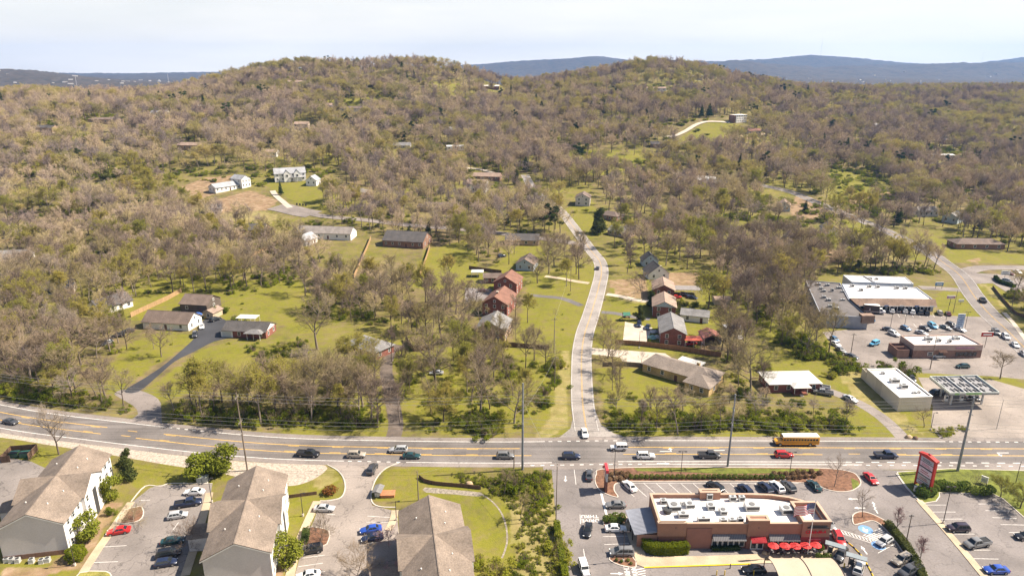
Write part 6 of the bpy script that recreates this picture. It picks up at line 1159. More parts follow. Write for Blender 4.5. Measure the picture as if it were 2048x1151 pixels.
wire('wire along the side road between its two poles', (1109,779), 10.9, (1108,705), 12.7); wire('wire from the steel pole down to the side road pole', (1045,938), 16, (1109,779), 11); wire('wire across the strip lot to the diner pole', (1701,711), 8, (1860,738), 11); wire('guy wire from the steel pole across the bank to the wooden pole', (1045,938), 9, (837,1000), 7); wire('wire crossing the highway from the restaurant lane pole', (1112,1040), 14, (1045,938), 19); wire('wire up the side road to the bend', (1108,705), 12.7, (1141,582), 11.5)

# ------------------------------------------------------------------ signs
M_SRED = mat('red_sign_frame', (.42,.035,.025), .5, var=.08); M_PANEL = mat('pale_sign_panel', (.62,.58,.60), .5, var=.12)
p = G(1845,976); t = thing('plaza_sign', 'tall red framed plaza sign with stacked pale panels', 'sign', (p.x,p.y,.1), radians(-74)); t.scale = (.82,1,1); 
for s in (-1, 1): m = MB(); m.box(s*2.5-.25,s*2.5+.25,-.35,.35,0,8.2); m.build('frame_post', M_SRED, t)
m = MB(); m.prism([(-3.0,8.2),(3.0,8.2),(3.0,8.6),(0,9.1),(-3.0,8.6)], -.55, .55); m.build('cap', M_SRED, t); m = MB(); m.dome((0,0,9.0),.5,.2,.35); m.build('crest', M_SRED, t)
m = MB(); m.box(-2.25,2.25,-.2,.2,.6,8.2); m.build('backing', M_DARKU, t)
for k, (z0, z1, cc) in enumerate(((6.9,8.0,(.42,.43,.48)),(5.6,6.7,(.66,.50,.56)),(3.5,5.2,(.70,.58,.60)),(1.9,3.2,(.52,.50,.44)),(.8,1.7,(.66,.58,.58)))):  # white panels, the mauve shade on their face put into the colours
    for s in (-1, 1): m = MB(); m.box(-2.2,2.2,min(s*.2,s*.27),max(s*.2,s*.27),z0,z1); q = m.build('panel', mat('plaza_panel_%d' % k, cc, .5, var=.2, scale=1.5), t); w = MB(); [w.box(-1.5,1.5-(i*.5),min(s*.27,s*.285),max(s*.27,s*.285),z0+(z1-z0)*(.25+.3*i),z0+(z1-z0)*(.38+.3*i)) for i in range(2)]; w.build('lettering_bar', mat('dull_red_lettering', (.40,.10,.10), .5, var=.2) if k else M_DARKU, q)
p = G(1211,980); t = thing('restaurant_pylon_sign', 'slim red topped pylon sign at the restaurant exit', 'sign', (p.x,p.y,.12), pi/2); m = MB(); m.box(-1.1,1.1,-.25,.25,0,3.2); m.build('brick_pier', BR_REST, t); m = MB(); m.box(-1.5,1.5,-.22,.22,3.2,5.6); m.build('panel', M_UNIT, t); m = MB(); m.box(-1.7,1.7,-.3,.3,5.6,6.4); m.build('red_cap', mat('bright_red_cap', (.60,.05,.06), .5, var=.05), t)
for s in (-1, 1): text('script_sign', 'Chick-fil-A', .5, MATS['red_sign_letters'], t, (0, s*.24, 4.6), (pi/2,0,0 if s < 0 else pi), .02, True, .25)
p = G(1207,952); t = thing('stop_sign', 'red octagonal stop sign left of the red topped pylon', 'sign', (p.x,p.y,.12), 0); m = MB(); m.tube((0,0,0),(0,0,2.6),.04,n=6); m.build('post', M_METAL, t); m = MB(); m.tube((0,-.02,2.6),(0,.02,2.6),.42,n=8); m.build('plate', M_SRED, t); text('lettering', 'STOP', .26, M_TRIM, t, (0,-.03,2.6), (pi/2,0,0), .005, True)
def board(label, px, py, w, h, z, col, rz=0, text_=None, post=1, name='road_sign', pm=M_DARKM, tc=M_TRIM, rows=1):
    p = G(px, py); t = thing(name, label, 'sign', (p.x,p.y,p.z+.02), radians(rz), 'signs'); m = MB(); m.box(-w/2,w/2,-.12,.12,z,z+h); pn = m.build('panel', col, t); m = MB(); m.box(-w/2-.06,w/2+.06,-.14,.14,z+h,z+h+.1); m.build('top_trim', M_TRIM, t)
    for s in ((0,) if post == 1 else (-.8,.8)): m = MB(); m.tube((s*w/2,.0,0),(s*w/2,.0,z),.09); m.build('post', pm, t)
    for k in range(rows): m = MB(); zz = z+h*(k+.3)/rows; m.box(-w*.36,w*(.36-.1*(k % 2)),-.14,-.12,zz,zz+h*.35/rows); m.build('lettering_bar', tc, pn)
    KEEP.append((p.x,p.y,1.5)); return t
board('red diner sign on a single pole', 1969, 694, 4.2, 1.6, 4.2, M_SRED); board('small mauve sign on the grass right of the shops', 1899, 610, 3.4, 1.2, 3.0, mat('mauve_sign', (.42,.20,.34), .5, var=.1), rows=2); board('blue sign by the service drive', 1877, 577, 3.6, 1.6, 1.4, mat('blue_sign', (.06,.20,.42), .5, var=.15), post=2); board('tall blue and white tenant sign in the strip lot', 1917, 662, 2.7, 5.4, 1.6, mat('blue_white_sign', (.42,.52,.62), .5, var=.3, scale=1.5), rows=6, post=2, tc=mat('navy_letter_bar', (.08,.14,.28), .5, var=.1)); board('small grey notice board on the grass', 1921, 608, 2.2, 1.0, 1.0, M_UNIT); board('white square sign by the small lot', 2008, 560, 4.2, 2.0, 2.6, M_TRIM, tc=M_DARKU, rows=2)
board('little white sign below the plaza sign', 1833, 984, 1.5, 1.3, .4, M_TRIM, tc=M_UNIT, post=2); board('white curved notice on the plaza lawn', 1967, 968, 1.4, 1.6, .5, M_TRIM, -50, tc=M_UNIT, post=2)

# ------------------------------------------------------------------ fences, walls, small structures
def fence(label, px, h, m, name='fence', panel=2.4):
    L_ = resample(gpts(px), panel); c = L_[len(L_)//2]; t = thing(name, label, 'fence', (c.x,c.y,c.z), 0, 'fences')
    for a, b in zip(L_, L_[1:]):
        if (b-a).length < .4: continue
        za = gz(a.x,a.y) if a.y > 300 else 0; zb = gz(b.x,b.y) if b.y > 300 else 0; d = (b-a); d.z = 0; d.normalize(); n = Vector((-d.y,d.x,0))*.03; o = Vector((c.x,c.y,c.z)); A = Vector((a.x,a.y,za))-o+d*.03; B = Vector((b.x,b.y,zb))-o-d*.03
        q = MB(); q.add([A-n,B-n,B+n,A+n]+[v_+Vector((0,0,h)) for v_ in (A-n,B-n,B+n,A+n)], [(0,1,5,4),(1,2,6,5),(2,3,7,6),(3,0,4,7),(4,5,6,7)]); q.build('panel', m, t); q = MB(); q.tube(A-d*.03,A-d*.03+Vector((0,0,h+.1)),.07,n=4); q.build('post', m, t)
    KEEPLINE.append((L_, 1.2))
fence('orange cedar fence running up behind the white cottage', [(262,634),(300,616),(335,600),(365,583)], 2.0, M_WOODF); fence('orange cedar fence below the subdivision street', [(500,516),(530,500),(560,484)], 2.0, M_WOODF); fence('tan cedar fence left of the dark roofed large house', [(708,556),(722,525),(742,478)], 2.0, M_WOODF); fence('tan cedar fence right of the dark roofed large house', [(840,552),(852,520),(860,495)], 2.0, M_WOODF); fence('dark board fence behind the brick wing', [(938,538),(975,543),(1003,547)], 1.8, M_WOODD)
fence('long reddish brown fence between the red roofs and the ranch house', [(1230,688),(1290,692),(1350,700),(1442,714)], 1.9, mat('reddish_fence', (.27,.145,.08), .9, var=.2, stretch=(3,3,.4))); fence('dark board fence running to the side road', [(965,690),(1030,694),(1098,699)], 1.8, M_WOODD); fence('dark deck fence beside the hidden brick house', [(812,680),(826,703),(868,699)], 2.2, M_WOODD); fence('weathered fence at the ranch driveway', [(1205,733),(1245,731),(1300,735)], 1.6, M_POLE); fence('dark timber wall on the grass by the middle apartment block', [(574,996),(605,992),(634,988)], .9, M_WOODD); fence('red brown fence at the far left edge', [(0,487),(18,482),(34,474)], 2, M_WOODD)
fence('black retaining wall beside the culvert', [(838,955),(852,966),(880,970),(930,974),(962,978)], 1.0, M_WOODD, 'retaining_wall'); fence('dark retaining wall right of the valley road', [(1985,575),(2000,595),(2030,628),(2060,640)], 1.2, M_WOODD, 'retaining_wall')
p = G(40,912); t = thing('bin_enclosure', 'brown board enclosure around two green skips', 'enclosure', (p.x,p.y,0), radians(10)); 
for x0, x1, y0, y1 in ((-3.2,3.2,2.5,2.6),(-3.2,-3.1,-2.5,2.5),(3.1,3.2,-2.5,2.5),(-3.2,-1.0,-2.6,-2.5)): m = MB(); m.box(x0,x1,y0,y1,0,1.9); m.build('board_wall', M_WOODD, t)
for i, dx in enumerate((-1.3, 1.4)): d = thing('skip', ['left green skip in the board enclosure','right green skip in the board enclosure'][i], 'skip', (p.x+dx,p.y,.02), radians(10), 'skips'); m = MB(); m.prism([(-1.0,0),(1.0,0),(1.1,1.3),(-1.1,1.3)], -.8, .8); m.build('bin', paint('green'), d); m = MB(); m.box(-1.1,1.1,-.85,.1,1.3,1.36); m.build('lid', M_BLK, d)
for i, px in enumerate((14,24,36,64,84,96)):
    q = G(px, 1122+.6*i % 3); t = thing('condenser', f'grey air conditioner at the brick base of the left block, {["first","second","third","fourth","fifth","sixth"][i]} from the left', 'condenser', (q.x,q.y,0), .2, 'air conditioners'); m = MB(); m.box(-.45,.45,-.45,.45,.08,.95); m.build('housing', M_UNIT, t); m = MB(); m.tube((0,0,.95),(0,0,1.0),.36,n=12); m.build('fan', M_DARKU, t); m = MB(); m.box(-.5,.5,-.5,.5,0,.08); m.build('pad', M_CONC, t)
q = G(406,962); t = thing('generator_box', 'pale green metal utility box by the grass', 'utility box', (q.x,q.y,0), .1); m = MB(); m.box(-1.2,1.2,-.8,.8,.1,1.5); m.build('cabinet', mat('grey_green_metal', (.36,.38,.35), .6, var=.1), t); m = MB(); m.box(-1.4,1.4,-1,1,0,.1); m.build('pad', M_CONC, t); m = MB(); m.box(-.05,.05,-.83,-.8,.3,1.3); m.build('door_seam', M_DARKU, t)
q = G(757,988); t = thing('mail_kiosk', 'grey mailbox kiosk at the apartment drive', 'kiosk', (q.x,q.y,0), -.1); t.scale = (.75,.75,.75); m = MB(); m.box(-.7,.7,-1.6,1.6,.2,1.6); m.build('boxes', M_UNIT, t); gable_roof(4,2.4,2.0,.4,.3,.08).build('roof', R_GREY, t, (0,0,0), pi/2); 
for y in (-1.6,1.6): m = MB(); m.tube((.9,y,0),(.9,y,2.1),.07); m.build('post', M_POLE, t)
q = G(776,990); t = thing('planter_box', 'rust coloured timber planter box on the grass', 'planter', (q.x,q.y,0), .05); m = MB(); m.box(-1.6,1.6,-1.0,1.0,0,.7); m.build('box', mat('rust_timber', (.44,.19,.09), .9, var=.2), t); m = MB(); m.box(-1.7,1.7,-1.1,1.1,.7,.78); m.build('rim', MATS['rust_timber'], t)
q = G(1822,874)
for i, (px, py, rr_, lab) in enumerate(((1817,875,1.0,'tan boulder at the foot of the narrow lane'),(1830,877,.9,'dark boulder right of the tan one'),(1530,1107,.7,'tan boulder beside the restaurant door'),(938,968,.9,'cut tree stump on the grassy bank'))): q = G(px, py); m = MB(); m.dome((0,0,.15),rr_,rr_*.7,rr_*.75,10,5,i,.18); tag(m.build('boulder' if i < 3 else 'tree_stump', mat('tan_rock', (.46,.33,.2), .9, var=.2) if i != 1 else M_WOODD, None, (q.x,q.y,0), smooth=True), lab, 'boulder' if i < 3 else 'stump', 'boulders')
for i, px in enumerate((594,600,606,612)): q = G(px, 410+i*.6); t = thing('wheelie_bin', f'dark wheelie bin on the verge below the farmhouse, {["first","second","third","fourth"][i]} from the left', 'bin', (q.x,q.y,q.z), 0, 'wheelie bins'); m = MB(); m.prism([(-.35,0),(.35,0),(.42,1.3),(-.42,1.3)], -.4, .4); m.build('body', M_BLK, t); m = MB(); m.box(-.45,.45,-.45,.45,1.3,1.38); m.build('lid', M_DARKM, t)
q = G(1252,640); t = thing('playset', 'dark timber playset with slide above the concrete pad', 'playset', (q.x,q.y,0), .1); 
for x in (-1.2,1.2):
    for y in (-1,1): m = MB(); m.tube((x,y,0),(x,y,2.6),.08); m.build('post', M_WOODD, t)
m = MB(); m.box(-1.3,1.3,-1.1,1.1,1.3,1.45); m.build('platform', M_WOODD, t); gable_roof(2.6,2.4,2.5,.9,.2,.06).build('roof', mat('green_play_roof', (.04,.16,.10), .7, var=.1), t); m = MB(); m.add([(-1.3,-.4,1.4),(-1.3,.4,1.4),(-3.4,.4,.2),(-3.4,-.4,.2)], [(0,1,2,3),(3,2,1,0)]); m.build('slide', MATS['green_play_roof'], t); m = MB(); m.tube((1.2,0,2.3),(5,0,2.3),.07); m.tube((5,-1,0),(5,0,2.3),.07); m.tube((5,1,0),(5,0,2.3),.07); m.build('swing_frame', M_WOODD, t)
for i, (px, py, c, lab) in enumerate(((1304,676,(.30,.50,.46),'turquoise tarpaulin heap left of the grey roofed brick house'),(1313,675,(.62,.62,.60),'white tarpaulin heap left of the grey roofed brick house'),(1308,664,(.50,.52,.54),'pale heap of garden things beside the pad'),(1478,676,(.66,.60,.54),'pale heap of scrap by the lean-to shed'),(1388,636,(.55,.50,.42),'small pale heap behind the brick house'),(415,635,(.60,.38,.06),'yellow covered machine between cottage and barn'),(397,629,(.05,.12,.36),'blue tarpaulin heap in the barn yard'))): q = G(px, py); m = MB(); m.dome((0,0,.1),1.6,1.1,1.0,9,4,i,.2); tag(m.build('tarpaulin_heap', mat('tarp_%d' % i, c, .7, var=.15), None, (q.x,q.y,0)), lab, 'tarpaulin', 'covered heaps')
# far masts
for label, px, pyb, h, D in (('thin radio mast on the far right ridge, left one', 1635, 113, 230, 7600), ('faint radio mast on the far right ridge, right one', 1957, 113, 215, 8200), ('white lattice tower beyond the left ridge', 158, 163, 60, 2600), ('white water tower mast behind the left ridge', 342, 172, 75, 2500)):
    x = (px-1024)/FPX*(D*CP+CAM_H*SP); z = gz(x, D); t = thing('radio_mast', label, 'mast', (x,D,z), 0, 'radio masts'); m = MB(); r_ = 1.2 if h > 100 else .9; m.tube((0,0,-2),(0,0,h),r_,r_*.5,n=5); m.build('mast', mat('pale_mast', (.55,.5,.5), .6, var=0), t); m = MB(); [m.tube((0,0,h*.8),(h*.3*cos(a),h*.3*sin(a),0),.15,n=3) for a in (0,2.1,4.2)]; m.build('guy_cable', M_METAL, t)
# ------------------------------------------------------------------ plants
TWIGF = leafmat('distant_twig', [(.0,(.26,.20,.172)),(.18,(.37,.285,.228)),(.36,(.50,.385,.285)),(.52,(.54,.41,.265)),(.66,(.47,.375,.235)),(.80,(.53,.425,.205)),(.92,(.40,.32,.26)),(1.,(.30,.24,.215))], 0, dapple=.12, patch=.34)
BARK = leafmat('grey_brown_bark', [(.0,(.115,.088,.070)),(.5,(.19,.15,.118)),(1.,(.30,.245,.195))], 0, dapple=.3)
TWIG = leafmat('bare_twig', [(.0,(.175,.130,.106)),(.25,(.245,.185,.135)),(.5,(.30,.225,.152)),(.72,(.29,.235,.130)),(.88,(.33,.265,.11)),(1.,(.21,.165,.145))], 0, dapple=.25)
TWIGP = leafmat('pale_twig', [(.0,(.28,.22,.17)),(1.,(.38,.31,.24))], 0, dapple=.3)
BUD = leafmat('spring_bud', [(.0,(.32,.32,.058)),(.5,(.41,.37,.080)),(1.,(.48,.39,.10))], .5)
LEAF = leafmat('fresh_leaf', [(.0,(.14,.18,.018)),(.4,(.225,.26,.028)),(.75,(.31,.33,.038)),(1.,(.40,.38,.06))], .5, dapple=.8)
LEAFY = leafmat('lime_hedge_leaf', [(.0,(.15,.18,.014)),(.5,(.25,.265,.022)),(1.,(.33,.32,.035))], .4, dapple=.8)
EVER = leafmat('dark_evergreen', [(.0,(.026,.046,.014)),(.5,(.048,.076,.022)),(1.,(.085,.112,.03))], .15, dapple=.8)
OLIVE = leafmat('olive_evergreen', [(.0,(.07,.088,.026)),(.5,(.12,.13,.04)),(1.,(.18,.175,.062))], .2, dapple=.8)
DRY = leafmat('tan_dry_grass', [(.0,(.25,.16,.085)),(1.,(.40,.28,.17))], .2, dapple=.8)
PINK = leafmat('pink_blossom', [(.0,(.34,.19,.20)),(1.,(.52,.34,.35))], .3, dapple=.8)
MAUVE = leafmat('redbud_twig', [(.0,(.24,.15,.145)),(1.,(.34,.21,.20))], .1, dapple=.5)
RUSTL = leafmat('rust_leaf', [(.0,(.16,.065,.02)),(1.,(.34,.16,.04))], .2, dapple=.8)
def tubes(P0, P1, R0, R1, n):
    """many tapered tubes at once -> verts, quads"""
    P0 = np.asarray(P0, float); P1 = np.asarray(P1, float); R0 = np.asarray(R0, float)[:,None,None]; R1 = np.asarray(R1, float)[:,None,None]
    d = P1-P0; d /= np.maximum(np.linalg.norm(d, axis=1, keepdims=True), 1e-6); ref = np.where(np.abs(d[:,2:3]) < .8, [[0,0,1.]], [[1.,0,0]])
    a = np.cross(d, ref); a /= np.linalg.norm(a, axis=1, keepdims=True); b = np.cross(d, a); t = 2*pi*np.arange(n)/n
    c = a[:,None,:]*np.cos(t)[None,:,None]+b[:,None,:]*np.sin(t)[None,:,None]
    V = np.concatenate([P0[:,None,:]+c*R0, P1[:,None,:]+c*R1], 1).reshape(-1, 3); k = np.arange(len(P0))[:,None]*2*n; i = np.arange(n)[None]
    F = np.stack([k+i, k+(i+1)%n, k+n+(i+1)%n, k+n+i], -1).reshape(-1, 4); return V, F
def npmesh(name, chunks, mats, smooth=False):
    """chunks: (verts, faces(n,4), material index)"""
    V = []; Fs = []; Mi = []; k = 0
    for v, f, m in chunks:
        if not len(f): continue
        V.append(v); Fs.append(f+k); Mi.append(np.full(len(f), m)); k += len(v)
    V = np.concatenate(V); Fs = np.concatenate(Fs); Mi = np.concatenate(Mi); me = bpy.data.meshes.new(name)
    me.vertices.add(len(V)); me.vertices.foreach_set('co', V.ravel()); me.loops.add(Fs.size); me.loops.foreach_set('vertex_index', Fs.ravel().astype(np.int32)); me.polygons.add(len(Fs)); me.polygons.foreach_set('loop_start', np.arange(0, Fs.size, Fs.shape[1])); me.polygons.foreach_set('material_index', Mi.astype(np.int32))
    for m in mats: me.materials.append(m)
    if smooth: me.polygons.foreach_set('use_smooth', np.ones(len(Fs), bool))
    me.update(); return me
def cards(C, N, s, rng):
    """leaf sized quads at C facing roughly N"""
    C = np.asarray(C); N = N/np.maximum(np.linalg.norm(N, axis=1, keepdims=True), 1e-6); r = rng.normal(size=C.shape); a = np.cross(N, r); a /= np.maximum(np.linalg.norm(a, axis=1, keepdims=True), 1e-6); b = np.cross(N, a); s = np.asarray(s)[:,None]*np.ones((len(C),1))
    V = np.stack([C-a*s-b*s*.6, C+a*s-b*s*.6, C+a*s*.7+b*s*.7, C-a*s*.7+b*s*.7], 1).reshape(-1, 3); F = np.arange(len(C)*4).reshape(-1, 4); return V, F
def bare_tree(seed, h=1.0, spread=.42, nl=9, n2=6, n3=6, n4=4, r4=.020, buds=0, upright=.55, trunk=.3, low=.26, lod=False):
    """unit: metres for a 15 m tree; returns (trunk mesh, crown mesh)"""
    rr = random.Random(seed); Ht = 15.0*h; T = ([],[],[],[]); S = ([],[],[],[]); tips = []
    def seg(B, p, q, a, b): B[0].append(tuple(p)); B[1].append(tuple(q)); B[2].append(a); B[3].append(b)
    def grow(p, d, L, r, lev, B):
        nseg = 3 if lev <= 2 else (2 if lev == 3 else 1); pts = [p.copy()]
        for k in range(nseg):
            d = (d+Vector((rr.gauss(0,.16),rr.gauss(0,.16),rr.gauss(.06 if lev < 4 else 0,.12)))).normalized(); q = p+d*(L/nseg); r1 = max(r*(1-.62*(k+1)/nseg), .012)
            seg(B, p, q, r*(1-.62*k/nseg), r1); p = q; pts.append(p.copy())
        return pts, d
    def child_dir(d, ang):
        ax = d.orthogonal().normalized(); ax.rotate(Matrix.Rotation(rr.uniform(0,2*pi), 3, d)); v = d.copy(); v.rotate(Matrix.Rotation(ang, 3, ax)); return v
    p = Vector((0,0,-.3)); d = Vector((rr.gauss(0,.04),rr.gauss(0,.04),1)).normalized(); tp = [p.copy()]
    for k in range(6):
        q = p+d*(Ht*.72/6); seg(T, p, q, trunk*(1-.8*k/6), trunk*(1-.8*(k+1)/6)); p = q; tp.append(p.copy()); d = (d+Vector((rr.gauss(0,.09),rr.gauss(0,.09),.1))).normalized()
    def along(pts, t):
        f = t*(len(pts)-1); i = min(int(f), len(pts)-2); return pts[i]+(pts[i+1]-pts[i])*(f-i)
    for i in range(nl):
        t = low/.72+(1-low/.72)*(i+rr.random()*.6)/nl; t = min(t, 1); base = along(tp, t); az = i*2.399+rr.uniform(-.4,.4); el = upright+.5*t*rr.uniform(.6,1.3)
        dd = Vector((cos(az)*cos(el), sin(az)*cos(el), sin(el))); L1 = Ht*spread*rr.uniform(.8,1.15)*(1.1-.45*t)
        pts, e = grow(base, dd, L1, trunk*.46*(1.15-.5*t), 1, T if not lod else S)
        for j in range(n2):
            u = .25+.75*(j+rr.random())/n2; b2 = along(pts, min(u,1)); p2, e2 = grow(b2, child_dir(e, rr.uniform(.4,.95)), L1*.50*rr.uniform(.7,1.2)*(1.15-.5*u), .055 if not lod else .10, 2, S)
            for k in range(n3):
                u3 = .2+.8*(k+rr.random())/n3; b3 = along(p2, min(u3,1)); L3 = L1*.27*rr.uniform(.7,1.25); p3, e3 = grow(b3, child_dir(e2, rr.uniform(.4,1.0)), L3, .030 if not lod else r4*1.6, 3, S); tips.append(p3[-1])
                for m in range(n4):
                    b4 = along(p3, rr.uniform(.15,1)); p4, e4 = grow(b4, child_dir(e3, rr.uniform(.4,1.1)), L3*.55*rr.uniform(.6,1.2), r4, 4, S); tips.append(p4[-1]); tips.append((p4[0]+p4[-1])/2)
    ch = []
    v, f = tubes(*S, 3); ch.append((v, f, 0))
    if buds:
        rng = np.random.default_rng(seed); C = np.array([tuple(q) for q in tips]); C = np.repeat(C, max(1, int(round(buds))), 0); C = C+rng.normal(size=C.shape)*.16; v, f = cards(C, rng.normal(size=C.shape), rng.uniform(.07,.14,len(C))*(1 if not lod else 2.2), rng); ch.append((v, f, 1))
    tv, tf = tubes(*T, 6)
    return npmesh('trunk', [(tv, tf, 0)], [BARK], True), ch
def leafy(seed, lobes, n, size, stem=True, inner=.35):
    """foliage volume made of leaf clumps; lobes: (cx,cy,cz,rx,ry,rz)"""
    rng = np.random.default_rng(seed); L = np.array(lobes); w = (L[:,3]*L[:,4]*L[:,5])**.67; w /= w.sum(); k = rng.choice(len(L), n, p=w); d = rng.normal(size=(n,3)); d /= np.linalg.norm(d, axis=1, keepdims=True)
    r = inner+(1-inner)*rng.random((n,1))**.5; bump = 1+.22*np.sin(d[:,0:1]*5+seed)*np.sin(d[:,1:2]*6+seed*2)*np.sin(d[:,2:3]*5+1); C = L[k,:3]+d*r*bump*L[k,3:6]; keep = C[:,2] > .03; C = C[keep]; d = d[keep]
    return cards(C, d+rng.normal(size=d.shape)*.7, rng.uniform(.6,1.25,len(C))*size, rng)
def stems(seed, n, h, spread, r=.04):
    rr = random.Random(seed); B = ([],[],[],[])
    for i in range(n):
        a = rr.uniform(0,2*pi); q = Vector((cos(a)*spread*rr.random(), sin(a)*spread*rr.random(), h*rr.uniform(.6,1))); B[0].append((q.x*.15,q.y*.15,-.1)); B[1].append(tuple(q)); B[2].append(r); B[3].append(r*.4)
    return npmesh('trunk', [(*tubes(*B, 5), 0)], [BARK])
PL = {}
def variant(kind, i):
    """plant meshes (trunk, crown, natural height)"""
    if (kind, i) in PL: return PL[(kind, i)]
    s = i*17+len(kind)*101+sum(map(ord, kind))
    if kind in ('bare', 'budding', 'pale', 'redbud'):
        sp = [.40,.46,.36,.44,.50,.38][i % 6]; up = [.5,.38,.75,.55,.3,.65][i % 6]; lw = [.34,.26,.42,.36,.20,.40][i % 6]
        tr, ch = bare_tree(s, 1, sp, [9,10,8,9,11,8][i % 6], 6, 6, 4, .021, {'bare': 0, 'budding': 1.6, 'pale': 0, 'redbud': .8}[kind], up, [.26,.30,.22,.28,.30,.24][i % 6], lw)
        r = (tr, npmesh('crown', ch, [TWIGP if kind == 'pale' else (MAUVE if kind == 'redbud' else TWIG), BUD if kind == 'budding' else PINK]), 15.0)
    elif kind == 'upright':
        tr, ch = bare_tree(s, 1, .26, 12, 6, 6, 3, .022, .0, 1.0, .2, .18); r = (tr, npmesh('crown', ch, [MAUVE, BUD]), 15.0)
    elif kind == 'young':
        tr, ch = bare_tree(s, 1, .40, 8, 5, 4, 2, .030, 0, .45, .20, .28); r = (tr, npmesh('crown', ch, [TWIGP, BUD]), 15.0)
    elif kind == 'barebush':
        tr, ch = bare_tree(s, 1, .62, 13, 6, 6, 4, .034, 0, .35, .2, .04); r = (tr, npmesh('crown', ch, [TWIG, BUD]), 15.0)
    elif kind == 'blossom':
        tr, ch = bare_tree(s, 1, .55, 9, 5, 5, 3, .03, 2, .4, .2, .10); r = (tr, npmesh('crown', ch, [MAUVE, PINK]), 15.0)
    elif kind == 'conifer':
        rng = np.random.default_rng(s); lob = []
        for k in range(9): z = 2.0+k*1.45; w = 3.3*(1-k/9.5); lob += [(cos(a)*w*.5+rng.normal()*.2, sin(a)*w*.5+rng.normal()*.2, z, w*.62, w*.62, .85) for a in (k, k+2.1, k+4.2)]
        r = (stems(s,1,14,.1,.2), npmesh('crown', [(*leafy(s, lob, 3000, .22), 0)], [EVER]), 15.0)
    elif kind == 'pine':
        rng = np.random.default_rng(s); lob = [(rng.normal()*1.5, rng.normal()*1.5, 7+k*.85, 2.2-.1*k, 2.2-.1*k, .9) for k in range(10)]; r = (stems(s,1,14,.1,.22), npmesh('crown', [(*leafy(s, lob, 2600, .22), 0)], [EVER]), 15.0)
    elif kind == 'magnolia':
        rng = np.random.default_rng(s); lob = [(rng.normal()*1.2, rng.normal()*1.2, 2.0+k*1.15, 3.2-.24*k, 3.2-.24*k, 1.6) for k in range(9)]; r = (stems(s,2,8,.4,.16), npmesh('crown', [(*leafy(s, lob, 3200, .30), 0)], [OLIVE]), 12.0)
    elif kind == 'shrub':
        rng = np.random.default_rng(s); lob = [(rng.normal()*1.35, rng.normal()*1.35, .5+abs(rng.normal())*1.05, .45+rng.random()*.6, .45+rng.random()*.6, .4+rng.random()*.6) for k in range(17)]; a_ = rng.uniform(0,6.28,130); q_ = rng.uniform(.3,2.2,130); h_ = rng.uniform(1.2,3.3,130); P0 = np.stack([np.cos(a_)*q_*.45, np.sin(a_)*q_*.45, np.zeros(130)], -1); P1 = np.stack([np.cos(a_)*q_, np.sin(a_)*q_, h_], -1); r = (stems(s,7,2.4,1.2,.035), npmesh('crown', [(*leafy(s, lob, 1500, .15, inner=.1), 0), (*tubes(P0, P1, np.full(130,.028), np.full(130,.012), 3), 1)], [LEAF, TWIG]), 3.0)
    elif kind == 'greenbush':
        rng = np.random.default_rng(s); lob = [(rng.normal()*.9, rng.normal()*.9, 1.0+k*.42, 1.3, 1.3, 1.0) for k in range(9)]; r = (stems(s,5,4,.8,.06), npmesh('crown', [(*leafy(s, lob, 2600, .15, inner=.3), 0)], [leafmat('bright_conifer', [(.0,(.15,.18,.020)),(1.,(.34,.34,.05))], .25, dapple=.9)]), 5.0)
    elif kind == 'clipped':
        r = (stems(s,4,.8,.3,.03), npmesh('crown', [(*leafy(s, [(0,0,.62,.66,.66,.62)], 520, .085, inner=.8), 0)], [leafmat('clipped_leaf', [(.0,(.12,.17,.034)),(1.,(.22,.26,.055))], .3, dapple=.8)]), 1.2)
    elif kind == 'dome':
        r = (stems(s,4,1.5,.6,.05), npmesh('crown', [(*leafy(s, [(0,0,1.15,1.75,1.75,1.5)], 3000, .11, inner=.82), 0)], [LEAFY]), 2.65)
    elif kind == 'mound':
        r = (stems(s,4,.5,.3,.02), npmesh('crown', [(*leafy(s, [(0,0,.35,.60,.60,.5)], 420, .09, inner=.5), 0)], [DRY]), .85)
    elif kind == 'rustbush':
        r = (stems(s,6,1.6,1,.03), npmesh('crown', [(*leafy(s, [(cos(k)*.7,sin(k)*.7,.7,.7,.7,.6) for k in range(6)], 600, .12, inner=.4), 0)], [RUSTL]), 1.7)
    PL[(kind, i)] = r; return r
TREES = []       # (x, y, z, height, kind, px, py)
def plant(kind, i, p, h, rz, sx=1.0):
    tr, cw, nh = variant(kind, i); k = h/nh; t = ob({'bare': 'bare_tree', 'budding': 'budding_tree', 'pale': 'pale_tree', 'redbud': 'redbud_tree', 'conifer': 'conifer_tree', 'pine': 'pine_tree', 'magnolia': 'magnolia_tree', 'shrub': 'leafy_shrub', 'greenbush': 'evergreen_bush', 'clipped': 'clipped_shrub', 'dome': 'dome_bush', 'mound': 'grass_mound', 'rustbush': 'rust_shrub', 'upright': 'upright_tree', 'young': 'young_tree', 'barebush': 'bare_bush', 'blossom': 'blossom_tree'}[kind], None, None, p, rz, sc_=(k*sx, k*sx, k))
    ob('trunk', tr, t); ob('crown', cw, t); return t
